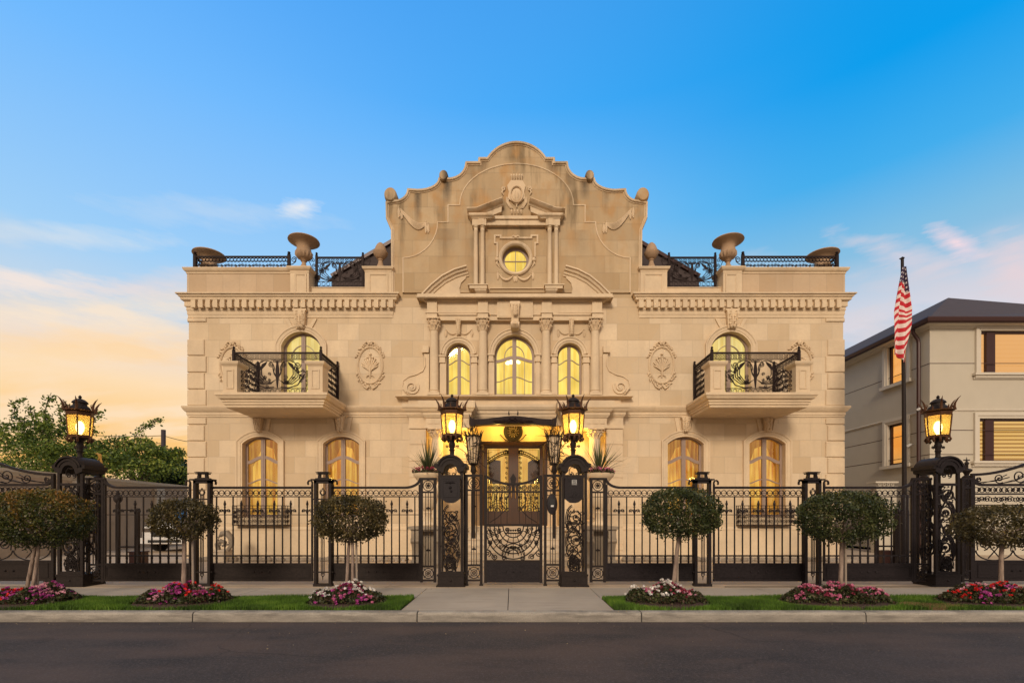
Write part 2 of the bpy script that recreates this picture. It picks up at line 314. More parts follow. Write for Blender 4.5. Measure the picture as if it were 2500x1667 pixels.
M['chrome'] = mat('chrome', lambda n: pbsdf(n, (.6,.6,.6), .15, 1))
M['whiteplastic'] = mat('white plastic', lambda n: pbsdf(n, (.6,.58,.55), .4))
M['gold'] = mat('gilt', lambda n: pbsdf(n, (.45,.26,.06), .35, .7))
M['polewood'] = mat('tarred wood', lambda n: pbsdf(n, (.05,.04,.045), .9))
def flag_(n):
    uv = n.new('ShaderNodeUVMap'); uv.uv_map = 'flag'; sp = n.new('ShaderNodeSeparateXYZ'); n.l.new(uv.outputs[0], sp.inputs[0])
    u, v = sp.outputs[0], sp.outputs[1]     # v counts the stripes, u < 0 marks the starred corner
    st = n.math('FLOOR', n.math('MULTIPLY', n.math('FRACT', n.math('MULTIPLY', v, .5)), 2))
    c = n.mix(st, (.50,.018,.03), (.72,.60,.55))
    su = n.math('SUBTRACT', n.math('FRACT', n.math('MULTIPLY', u, 9)), .5); sv = n.math('SUBTRACT', n.math('FRACT', n.math('MULTIPLY', v, 1.0)), .5)
    star = n.math('LESS_THAN', n.math('ADD', n.math('MULTIPLY', su, su), n.math('MULTIPLY', sv, sv)), .05)
    c = n.mix(n.math('LESS_THAN', u, 0), c, n.mix(star, (.05,.03,.07), (.75,.7,.68)))
    return pbsdf(n, c, .8)
M['flag'] = mat('striped flag cloth', flag_)
# ------------------------------------------------------------------ mesh building
rnd = random.Random(7)
class MB:
    def __init__(s): s.v = []; s.f = []; s.sm = []
    def add(s, vs, fs, smooth=False):
        o = len(s.v); s.v.extend(vs); s.f.extend([tuple(i+o for i in f) for f in fs]); s.sm.extend([smooth]*len(fs)); return s
    def box(s, x0, x1, y0, y1, z0, z1):
        if x0 > x1: x0, x1 = x1, x0
        if y0 > y1: y0, y1 = y1, y0
        if z0 > z1: z0, z1 = z1, z0
        vs = [(x0,y0,z0),(x1,y0,z0),(x1,y1,z0),(x0,y1,z0),(x0,y0,z1),(x1,y0,z1),(x1,y1,z1),(x0,y1,z1)]
        return s.add(vs, [(0,3,2,1),(4,5,6,7),(0,1,5,4),(1,2,6,5),(2,3,7,6),(3,0,4,7)])
    def prism(s, poly, y0, y1, smooth=False):
        """polygon in XZ (any winding) extruded from y0 (front) to y1"""
        a = sum(poly[i][0]*poly[(i+1) % len(poly)][1]-poly[(i+1) % len(poly)][0]*poly[i][1] for i in range(len(poly)))
        if a < 0: poly = poly[::-1]
        n = len(poly); vs = [(p[0], y0, p[1]) for p in poly]+[(p[0], y1, p[1]) for p in poly]
        s.add(vs, [tuple(range(n)), tuple(range(2*n-1, n-1, -1))])
        o = len(s.v)-2*n
        for i in range(n):
            j = (i+1) % n; s.f.append((o+i, o+n+i, o+n+j, o+j)); s.sm.append(smooth)
        return s
    def prism_z(s, poly, z0, z1):
        a = sum(poly[i][0]*poly[(i+1) % len(poly)][1]-poly[(i+1) % len(poly)][0]*poly[i][1] for i in range(len(poly)))
        if a < 0: poly = poly[::-1]
        n = len(poly); vs = [(p[0], p[1], z0) for p in poly]+[(p[0], p[1], z1) for p in poly]
        fs = [tuple(range(n-1, -1, -1)), tuple(range(n, 2*n))]+[(i, (i+1) % n, n+(i+1) % n, n+i) for i in range(n)]
        return s.add(vs, fs)
    def holed(s, outer, holes, y0, y1):
        """polygon with holes in XZ, as a slab y0..y1"""
        cu = bpy.data.curves.new('tmp', 'CURVE'); cu.dimensions = '2D'; cu.fill_mode = 'BOTH'; cu.extrude = abs(y1-y0)/2
        for poly in [outer]+holes:
            sp = cu.splines.new('POLY'); sp.points.add(len(poly)-1)
            for pt, q in zip(sp.points, poly): pt.co = (q[0], q[1], 0, 1)
            sp.use_cyclic_u = True
        ob = bpy.data.objects.new('tmp', cu); sc.collection.objects.link(ob)
        me = bpy.data.meshes.new_from_object(ob)
        ym = (y0+y1)/2
        s.add([(v.co.x, ym-v.co.z, v.co.y) for v in me.vertices], [tuple(p.vertices) for p in me.polygons])
        bpy.data.objects.remove(ob); bpy.data.curves.remove(cu); bpy.data.meshes.remove(me); return s
    def rings(s, rings, closed_loop=True, cap=True, smooth=True, close_path=False):
        n = len(rings[0]); o = len(s.v)
        for r in rings: s.v.extend(r)
        m = len(rings)
        for i in range(m if close_path else m-1):
            a = o+i*n; b = o+((i+1) % m)*n
            for j in range(n if closed_loop else n-1):
                k = (j+1) % n; s.f.append((a+j, a+k, b+k, b+j)); s.sm.append(smooth)
        if cap and not close_path:
            s.f.append(tuple(o+j for j in range(n-1, -1, -1))); s.sm.append(False)
            s.f.append(tuple(o+(m-1)*n+j for j in range(n))); s.sm.append(False)
        return s
    def tube(s, pts, r, n=6, r2=None, smooth=True, closed=False):
        pts = [Vector(p) for p in pts]; m = len(pts); rs = []
        up = None
        for i, p in enumerate(pts):
            if closed: d = pts[(i+1) % m]-pts[i-1]
            else: d = pts[min(i+1, m-1)]-pts[max(i-1, 0)]
            if d.length < 1e-9: d = Vector((0, 0, 1))
            d.normalize()
            if up is None: up = Vector((0, 0, 1)) if abs(d.z) < .9 else Vector((0, 1, 0))
            a = d.cross(up)
            if a.length < 1e-4: up = Vector((1, 0, 0)); a = d.cross(up)
            a.normalize(); b = d.cross(a).normalized(); up = -b if up.dot(b) < 0 else b
            a = d.cross(up).normalized(); b = up
            rr = r if r2 is None else r+(r2-r)*i/(m-1)
            if callable(rr): rr = rr(i/(m-1))
            rs.append([tuple(p+a*(rr*math.cos(2*PI*k/n))+b*(rr*math.sin(2*PI*k/n))) for k in range(n)])
        return s.rings(rs, smooth=smooth, close_path=closed)
    def taper(s, pts, rads, n=8):
        pts = [Vector(p) for p in pts]; m = len(pts); rs = []
        up = Vector((.13, 1, .07)).normalized()
        for i, p in enumerate(pts):
            d = (pts[min(i+1, m-1)]-pts[max(i-1, 0)]).normalized()
            a = d.cross(up).normalized(); b = a.cross(d).normalized()
            rs.append([tuple(p+a*(rads[i]*math.cos(2*PI*k/n))+b*(rads[i]*math.sin(2*PI*k/n))) for k in range(n)])
        return s.rings(rs)
    def ribbon(s, pts, wd, y0=0, t=.012, closed=False, w2=None):
        """flat iron bar following a path in XZ, wd wide, t thick about y0"""
        m = len(pts); rs = []
        for i in range(m):
            if closed: dx = pts[(i+1) % m][0]-pts[i-1][0]; dz = pts[(i+1) % m][1]-pts[i-1][1]
            else:
                a = pts[max(i-1, 0)]; b = pts[min(i+1, m-1)]; dx = b[0]-a[0]; dz = b[1]-a[1]
            L = math.hypot(dx, dz) or 1; nx, nz = -dz/L, dx/L
            h = (wd if w2 is None else wd+(w2-wd)*i/(m-1))/2
            x, z = pts[i]
            rs.append([(x+nx*h, y0-t/2, z+nz*h), (x-nx*h, y0-t/2, z-nz*h), (x-nx*h, y0+t/2, z-nz*h), (x+nx*h, y0+t/2, z+nz*h)])
        return s.rings(rs, smooth=False, close_path=closed)
    def ring(s, cx, cz, r, wd, y0=0, t=.012, n=14, rz=None):
        return s.ribbon([(cx+r*math.cos(2*PI*k/n), cz+(rz or r)*math.sin(2*PI*k/n)) for k in range(n)], wd, y0, t, True)
    def lathe(s, cx, cy, prof, n=16, smooth=True, tilt=None, flute=None):
        rs = []
        for r, z in prof:
            ring = []
            for k in range(n):
                a = 2*PI*k/n; rr = max(r, .0005)
                if flute and flute[0] <= z <= flute[1]: rr *= 1+flute[2]*(1 if k % 2 else -1)
                ring.append((cx+rr*math.cos(a), cy+rr*math.sin(a), z))
            rs.append(ring)
        return s.rings(rs, smooth=smooth)
    def ball(s, cx, cy, cz, r, n=8, rz=None):
        rz = rz or r
        return s.lathe(cx, cy, [(r*math.sin(PI*i/n), cz-rz*math.cos(PI*i/n)) for i in range(n+1)], max(8, n))
    def disc_y(s, cx, cz, rx, rz, y0, y1, n=28):
        return s.prism([(cx+rx*math.cos(2*PI*k/n), cz+rz*math.sin(2*PI*k/n)) for k in range(n)], y0, y1, True)
    def sweep_xz(s, path, sec, Y, closed=False, flip=1):
        """moulding: path in XZ, section points (o = in-plane offset to the left of travel, p = proud of Y)"""
        return s._sweep(path, sec, lambda x, z, p: (x, Y-p, z), closed, flip)
    def sweep_xy(s, path, sec, closed=False):
        """moulding: path in XY, section points (o = offset to the right of travel, z absolute)"""
        return s._sweep(path, [(-o, z) for o, z in sec], lambda x, y, z: (x, y, z), closed, 1)
    def _sweep(s, path, sec, fn, closed, flip):
        m = len(path); rs = []
        def nrm(a, b):
            dx, dz = b[0]-a[0], b[1]-a[1]; L = math.hypot(dx, dz) or 1; return (-dz/L, dx/L)
        for i in range(m):
            if closed: n1 = nrm(path[i-1], path[i]); n2 = nrm(path[i], path[(i+1) % m])
            else:
                n1 = nrm(path[i-1], path[i]) if i > 0 else nrm(path[0], path[1]); n2 = nrm(path[i], path[i+1]) if i < m-1 else n1
            bx, bz = n1[0]+n2[0], n1[1]+n2[1]; L2 = bx*bx+bz*bz
            if L2 < .15: bx, bz = n1; k = 1
            else: k = 2/L2
            rs.append([fn(path[i][0]+bx*k*o*flip, path[i][1]+bz*k*o*flip, p) for o, p in sec])
        return s.rings(rs, smooth=False, close_path=closed)
    def move(s, dx=0, dy=0, dz=0): s.v = [(a+dx, b+dy, c+dz) for a, b, c in s.v]; return s
    def mirror(s, cx): s.v = [(2*cx-a, b, c) for a, b, c in s.v]; s.f = [f[::-1] for f in s.f]; return s
    def rotz(s, a):
        c, q = math.cos(a), math.sin(a); s.v = [(x*c-y*q, x*q+y*c, z) for x, y, z in s.v]; return s
    def join(s, o): return s.add_all(o)
    def add_all(s, o):
        k = len(s.v); s.v.extend(o.v); s.f.extend([tuple(i+k for i in f) for f in o.f]); s.sm.extend(o.sm); return s
    def copy(s):
        c = MB(); c.v = list(s.v); c.f = list(s.f); c.sm = list(s.sm); return c
def wloc(o):
    p = Vector((0, 0, 0))
    while o is not None: p += o.location; o = o.parent
    return p
def obj(name, mb, m, parent=None, world=True, loc=None):
    me = bpy.data.meshes.new(name)
    off = wloc(parent) if (world and parent is not None) else Vector((0, 0, 0))
    if loc is not None: off = Vector(loc)
    me.from_pydata([(a-off.x, b-off.y, c-off.z) for a, b, c in mb.v], [], mb.f)
    me.polygons.foreach_set('use_smooth', mb.sm)
    me.update()
    if any(mb.sm): me.set_sharp_from_angle(angle=R(42))
    me.materials.append(M[m] if isinstance(m, str) else m)
    o = bpy.data.objects.new(name, me); sc.collection.objects.link(o)
    if parent is not None: o.parent = parent
    elif loc is not None: o.location = loc
    return o
def tag(o, label=None, cat=None, group=None, kind=None):
    if label: o['label'] = label
    if cat: o['category'] = cat
    if group: o['group'] = group
    if kind: o['kind'] = kind
    return o
def thing(name, label, cat, loc=(0, 0, 0), group=None):
    o = bpy.data.objects.new(name, None); sc.collection.objects.link(o); o.location = loc; o.empty_display_size = .2
    return tag(o, label, cat, group)
def dup(root, loc, label=None, mirror=False, rz=0, scale=1):
    r = root.copy(); sc.collection.objects.link(r); r.location = loc
    if rz: r.rotation_euler = (0, 0, rz)
    if mirror: r.scale = (-1, 1, 1)
    elif scale != 1: r.scale = (scale,)*3
    if label: r['label'] = label
    def rec(a, b):
        for ch in list(a.children):
            c = ch.copy(); sc.collection.objects.link(c); c.parent = b; rec(ch, c)
    rec(root, r); return r
def leaf_cloud(P, size, N=None, seed=1, aspect=.6, tint=None, up=0.0):
    """many leaf-shaped rhombi at points P"""
    rg = np.random.default_rng(seed); n = len(P)
    a = rg.normal(size=(n, 3)); a /= np.linalg.norm(a, axis=1)[:, None]
    b = rg.normal(size=(n, 3)); b[:, 2] += up
    b -= (b*a).sum(1)[:, None]*a; b /= np.linalg.norm(b, axis=1)[:, None]
    s = size*(.65+.7*rg.random(n))[:, None]
    v = np.stack([P-a*s*.5, P+b*s*aspect*.5, P+a*s*.5, P-b*s*aspect*.5], 1).reshape(-1, 3)
    t = rg.random(n) if tint is None else tint
    return v, t
def quads_obj(name, v, t, m, parent=None, off=(0, 0, 0), k=4):
    me = bpy.data.meshes.new(name); n = len(v)//k
    if parent is not None: off = wloc(parent)
    v = v-np.array(tuple(off))
    me.vertices.add(n*k); me.vertices.foreach_set('co', v.astype(np.float32).ravel())
    me.loops.add(n*k); me.loops.foreach_set('vertex_index', np.arange(n*k, dtype=np.int32))
    me.polygons.add(n); me.polygons.foreach_set('loop_start', np.arange(0, n*k, k, dtype=np.int32))
    try: me.polygons.foreach_set('loop_total', np.full(n, k, dtype=np.int32))
    except Exception: pass
    me.update(calc_edges=True)
    at = me.attributes.new('tint', 'FLOAT', 'FACE'); at.data.foreach_set('value', np.asarray(t, dtype=np.float32))
    me.materials.append(M[m]); o = bpy.data.objects.new(name, me); sc.collection.objects.link(o)
    if parent is not None: o.parent = parent
    else: o.location = off
    return o
# coordinates: photograph pixels (2500 wide) at a known distance D -> metres
def HX(px, D=16.0): return (px-1250)*D/1200.0
def HZ(py, D=16.0): return CAMH+(1263-py)*D/1200.0
def im(ox, oy, s): return lambda u, v, D=16.0: (HX(ox+u/s, D), HZ(oy+v/s, D))
i1 = im(900, 330, 3.2667); i2 = im(900, 700, 3.2667); i4 = im(420, 560, 3.733); i5 = im(420, 960, 3.266); i3 = im(1000, 940, 3.136)
CX = .13
def mx(x): return 2*CX-x
def arc(cx, cz, rx, rz, a0, a1, n=12):
    return [(cx+rx*math.cos(R(a0+(a1-a0)*i/n)), cz+rz*math.sin(R(a0+(a1-a0)*i/n))) for i in range(n+1)]
def spiral(cx, cz, r0, r1, a0, turns, n=None):
    n = n or max(8, int(abs(turns)*14)); return [(cx+(r0+(r1-r0)*i/n)*math.cos(R(a0)+2*PI*turns*i/n), cz+(r0+(r1-r0)*i/n)*math.sin(R(a0)+2*PI*turns*i/n)) for i in range(n+1)]
def arch_open(x0, x1, z0, zs, za, n=16):
    """opening outline, clockwise from bottom-left up and over"""
    xc = (x0+x1)/2; hw = (x1-x0)/2; h = za-zs
    if h >= hw*.98: a = [(xc-hw*math.cos(PI*i/n), zs+h*math.sin(PI*i/n)) for i in range(n+1)]
    else:
        Rr = (hw*hw+h*h)/(2*h); zc = za-Rr; t = math.asin(min(1, hw/Rr)); a = [(xc+Rr*math.sin(-t+2*t*i/n), zc+Rr*math.cos(-t+2*t*i/n)) for i in range(n+1)]
    return [(x0, z0)]+a+[(x1, z0)]
# ------------------------------------------------------------------ THE MANSION
H = thing('mansion', 'two storey limestone mansion with a tall curved central gable and lit arched windows', 'house', (CX, 16, 0))
XL, XR = HX(461), mx(HX(461)); YF = 16.0
Z1 = HZ(715, 15.74)
def wopen(img, x0, x1, ybot, yspr, yap, D=16.0):
    a = img(x0, ybot, D); b = img(x1, yspr, D); c = img(x0, yap, D)
    return (a[0], b[0], a[1], b[1], c[1])
# openings: (x0, x1, z0, z_spring, z_apex)
O = {}
O['gl1'] = wopen(i5, 565, 848, 985, 402, 345); O['gl2'] = wopen(i5, 1208, 1495, 985, 402, 345)
O['gr1'] = (HX(1629), HX(1716.6), O['gl1'][2], O['gl1'][3], O['gl1'][4]); O['gr2'] = (HX(1828), HX(1916), O['gl1'][2], O['gl1'][3], O['gl1'][4])
t = wopen(i4, 1000, 1357, 1100, 1060, 935); O['ul'] = (t[0], t[1], 4.96, t[3], t[4]); O['ur'] = (mx(t[1]), mx(t[0]), 4.96, t[3], t[4])
O['c1'] = wopen(i2, 620, 815, 862, 545, 450); O['c2'] = wopen(i2, 1003, 1322, 862, 548, 385); O['c3'] = wopen(i2, 1505, 1700, 862, 545, 450)
EX0, EX1, EZ = CX-1.42, CX+1.42, 4.62
def shrink(p, d): return p
holes = [arch_open(*O[k])[::-1] for k in O]
door_hole = [(EX0, .9), (EX0, 4.1)]+arc(EX0+.45, 4.1, .45, .5, 180, 90, 6)[1:]+arc(EX1-.45, 4.1, .45, .5, 90, 0, 6)+[(EX1, .9)]
outer = [(XL, 0), (EX0, 0), (EX0, .9)] ; outer = [(XL, 0), (XR, 0), (XR, Z1-.05), (XL, Z1-.05)]
mb = MB(); mb.holed(outer, holes+[door_hole[::-1]], YF, YF+.32)
mb.box(XL+.002, XL+.32, YF+.32, 27, 0, Z1-.05).box(XR-.32, XR-.002, YF+.32, 27, 0, Z1-.05).box(XL, XR, 27, 27.3, 0, Z1-.05)
mb.box(XL+.3, XR-.3, YF+.33, 27, Z1-.25, Z1-.06)
obj('facade_wall', mb, 'wall', H)
# inner walls behind the lit rooms
mb = MB(); mb.box(XL+.32, XR-.32, 18.6, 18.7, 0, 8.2); mb.box(XL+.32, EX0-.1, 16.34, 18.6, 4.55, 4.75).box(EX1+.1, XR-.32, 16.34, 18.6, 4.55, 4.75)
obj('inner_wall', mb, 'trim', H)
# ---- gable wall
def gpath():
    L = [(195,1278),(190,750),(150,655),(147,540),(215,528)]
    L += [(215+103*math.sin(R(t)), 437+91*math.cos(R(t))) for t in range(12, 91, 13)]+[(320,437),(395,442)]
    L += [(395+171*math.sin(R(t)), 352+90*math.cos(R(t))) for t in range(12, 91, 13)]+[(568,350),(640,352)]
    L += [(640+140*math.sin(R(t)), 225+127*math.cos(R(t))) for t in range(12, 91, 13)]+[(781,223),(885,223),(885,190),(950,190)]
    zc = 62+270.6; a0 = math.asin(230/270.6)
    top = [(1180-270.6*math.sin(a0*(1-i/9)), zc-270.6*math.cos(a0*(1-i/9))) for i in range(1, 10)]
    L += top
    pts = [i1(u, v) for u, v in L]
    gc = i1(1180, 0)[0]
    pts += [(2*gc-x, z) for x, z in pts[-2::-1]]
    return pts, gc
gp, GC = gpath(); gp = [(x, z-.035) for x, z in gp]
gp[0] = (gp[0][0], Z1-.05); gp[-1] = (gp[-1][0], Z1-.05)
mb = MB(); ro = i1(1172, 995)
zr = .44
rh = [(ro[0]+zr*math.cos(2*PI*k/32), ro[1]-zr*math.sin(2*PI*k/32)) for k in range(32)]
mb.holed(gp, [rh], YF, YF+.38)
obj('gable_wall', mb, 'gable', H)
# coping along the gable edge
mb = MB(); mb.sweep_xz(gp, [(.0,.0),(.03,.0),(.04,.05),(.03,.09),(-.02,.075),(-.035,.03),(-.055,.022),(-.06,.0)], YF)
mb.sweep_xz(gp, [(.0,-.385),(.05,-.385),(.05,.0),(.0,.0)], YF)
obj('gable_coping', mb, 'trim', H)
# lobes at the shoulders
for (u, v, rx, rz) in ((178,476,.205,.235), (600,324,.145,.175)):
    for sgn in (1, -1):
        c = i1(u, v); x = c[0] if sgn == 1 else 2*GC-c[0]; z = c[1]-.05
        mb = MB(); n = 26
        rs = []
        for (k, yy) in ((.80, -.13), (.94, -.10), (1, -.03), (1, .36), (.9, .42), (.6, .44)):
            rs.append([(x+rx*k*math.cos(2*PI*i/n), YF+yy, z+rz*k*math.sin(2*PI*i/n)) for i in range(n)])
        mb.rings(rs); obj('gable_lobe', mb, 'gable', H)
# raised inner panel outline
L = [(275,1262)]+[(275+275*math.sin(R(t)), 700+284*math.cos(R(t))) for t in range(0, 91, 10)]+[(632,700),(632,565),(725,565)]
cxm = 1180; L += [(1180-455*math.cos(R(t)), 565-328*math.sin(R(t))) for t in range(8, 91, 8)]+[(1180, 237)]
P = [i1(u, v) for u, v in L]; P += [(2*GC-x, z) for x, z in P[-2::-1]]
mb = MB(); mb.holed(P, [rh], YF-.06, YF-.001); obj('gable_panel', mb, 'gable', H)
mb = MB(); mb.sweep_xz(P, [(.012,.0),(.012,.05),(.0,.082),(-.028,.082),(-.04,.062),(-.04,0)], YF); obj('panel_moulding', mb, 'trim', H)
# ---- wing cornices with dentils
def both(fn):
    """build a left piece and its mirror image"""
    for s_ in (False, True):
        for (nm, mb, m_, par) in fn():
            if s_: mb.mirror(CX)
            obj(nm, mb, m_, par)
ZC = HZ(715, 15.74); zcb = HZ(733, 15.85)
XE = HX(958)
corn = [(0, HZ(757)), (.05, HZ(757)), (.05, HZ(752)), (.09, HZ(750)), (.09, zcb-.01), (.13, zcb+.0), (.17, zcb+.03), (.17, zcb+.09), (.21, zcb+.11), (.24, zcb+.19), (.27, zcb+.21), (.27, ZC-.015), (.25, ZC), (0, ZC)]
def f():
    mb = MB(); mb.sweep_xy([(XL, 20), (XL, YF), (XE, YF), (XE, YF+.05)], corn)
    yield 'cornice', mb, 'trim', H
    mb = MB(); mb.sweep_xy([(XL, 18), (XL, YF), (XE, YF), (XE, YF+.02)], [(0, HZ(776)), (.02, HZ(776)), (.02, HZ(770)), (.035, HZ(768)), (.035, HZ(761)), (.06, HZ(757)), (0, HZ(757))])
    yield 'architrave', mb, 'trim', H
    for k in range(28):
        x0 = HX(463.5+17.9*k, 15.8)+.015
        mb = MB(); mb.box(x0, x0+.145, YF-.185, YF-.088, HZ(749.5, 15.8), zcb+.012); yield 'dentil', mb, 'trim', H
both(f)
# ---- parapet of the wings
def f():
    xl, xr = HX(457.5), HX(757); zt = HZ(652.4, 15.9)
    mb = MB(); mb.box(xl, HX(712), YF-.02, YF+.34, ZC-.02, zt-.17); mb.box(xl, xl+.34, YF+.34, 24, ZC-.02, zt-.17); yield 'parapet', mb, 'parapet', H
    mb = MB(); mb.sweep_xy([(xl, 24), (xl, YF-.02), (HX(710), YF-.02)], [(-.36, zt-.17), (.02, zt-.17), (.02, zt-.13), (.07, zt-.09), (.10, zt-.03), (.10, zt), (-.36, zt)]); yield 'parapet_coping', mb, 'trim', H
    # pedestal of the big urn
    x0, x1 = HX(712), HX(757)
    mb = MB(); mb.box(x0, x1, YF-.10, YF+.62, ZC-.03, zt-.15); yield 'pedestal', mb, 'trim', H
    mb = MB(); mb.sweep_xy([(x0, YF+.62), (x0, YF-.10), (x1, YF-.10), (x1, YF+.62)], [(-.2, zt-.17), (.01, zt-.17), (.01, zt-.12), (.06, zt-.08), (.09, zt-.03), (.09, zt+.004), (-.2, zt+.004)]); mb.box(x0+.1, x1-.1, YF, YF+.6, zt-.1, zt+.003); yield 'pedestal_cap', mb, 'trim', H
    mb = MB(); fx0, fx1 = HX(723, 15.9), HX(745, 15.9); fz0, fz1 = ZC+.02, HZ(675.5)
    mb.sweep_xz([(fx0, fz0), (fx0, fz1), (fx1, fz1), (fx1, fz0)], [(0, 0), (.045, 0), (.045, .03), (0, .018)], YF-.10); yield 'pedestal_frame', mb, 'trim', H
    # pedestal of the acorn
    x0, x1 = HX(893), HX(957.5)
    mb = MB(); mb.box(x0, x1, YF-.10, YF+.62, ZC-.03, zt-.12); yield 'pedestal', mb, 'trim', H
    mb = MB(); mb.sweep_xy([(x0, YF+.62), (x0, YF-.10), (x1, YF-.10), (x1, YF+.2)], [(-.3, zt-.14), (.01, zt-.14), (.01, zt-.10), (.06, zt-.07), (.08, zt-.02), (.08, zt), (-.3, zt)]); yield 'pedestal_cap', mb, 'trim', H
    mb = MB(); fx0, fx1 = HX(904, 15.9), HX(944, 15.9)
    mb.sweep_xz([(fx0, fz0), (fx0, fz1), (fx1, fz1), (fx1, fz0)], [(0, 0), (.045, 0), (.045, .03), (0, .018)], YF-.10); yield 'pedestal_frame', mb, 'trim', H
    mb = MB(); mb.box(HX(757), HX(893), YF+.06, YF+.36, ZC-.03, HZ(701)); mb.box(HX(757), HX(893), YF+.04, YF+.40, HZ(701), HZ(701)+.025); yield 'low_parapet', mb, 'trim', H
both(f)
# ---- quoins, belt course, plinth
def f():
    for zone, y0, pitch, n, first in ((0, 829.5, 40.85, 4, True), (1, 1038.5, 39.8, 8, True)):
        k = 0; y = y0
        for j in range(-1, n):
            yt = y0+(j)*pitch; yb = yt+pitch-2.6
            if j == -1: yt = (788 if zone == 0 else 1020); yb = y0-3
            if zone == 0 and j == -1: yt = 779
            wq = .58 if j % 2 else .52
            mb = MB(); x0, x1 = XL-.035, XL+wq; za, zb = HZ(yb), HZ(yt)
            if zone == 0 and j == -1: za, zb = HZ(786), HZ(777)
            c = .018
            mb.rings([[(x0, YF-.0, za), (x1, YF-.0, za), (x1, YF-.0, zb), (x0, YF-.0, zb)], [(x0, YF-.022, za), (x1, YF-.022, za), (x1, YF-.022, zb), (x0, YF-.022, zb)], [(x0+c, YF-.042, za+c), (x1-c, YF-.042, za+c), (x1-c, YF-.042, zb-c), (x0+c, YF-.042, zb-c)]], smooth=False)
            mb.box(x0, XL-.002, YF+.001, YF+.5, za, zb)
            yield 'quoin', mb, 'trim', H
    for j in range(5):
        yt = 789+j*40.7; wq = .52 if j % 2 == 0 else .59
        za, zb = HZ(yt+38), HZ(yt); x0, x1 = XL-.035, XL+wq; c = .018
        if j == 4: continue
    zb = HZ(1018); zt = HZ(989, 15.84)
    mb = MB(); sec = [(0, zb), (.03, zb), (.03, zb+.05), (.05, zb+.07), (.05, zb+.15), (.09, zb+.18), (.14, zb+.26), (.155, zb+.30), (.155, zt-.01), (.0, zt)]
    mb.sweep_xy([(XL, 20), (XL, YF), (CX-3.27, YF)], sec); yield 'belt_course', mb, 'trim', H
    zb = HZ(1293)
    mb = MB(); mb.sweep_xy([(XL, 20), (XL, YF), (CX-3.27, YF)], [(0, zb-.02), (.05, zb-.02), (.06, zb+.0), (.06, zb+.05), (.02, zb+.10), (0, zb+.10)]); mb.box(XL-.04, CX-3.27, YF-.045, YF-.001, 0, zb-.021); yield 'plinth', mb, 'trim', H
both(f)
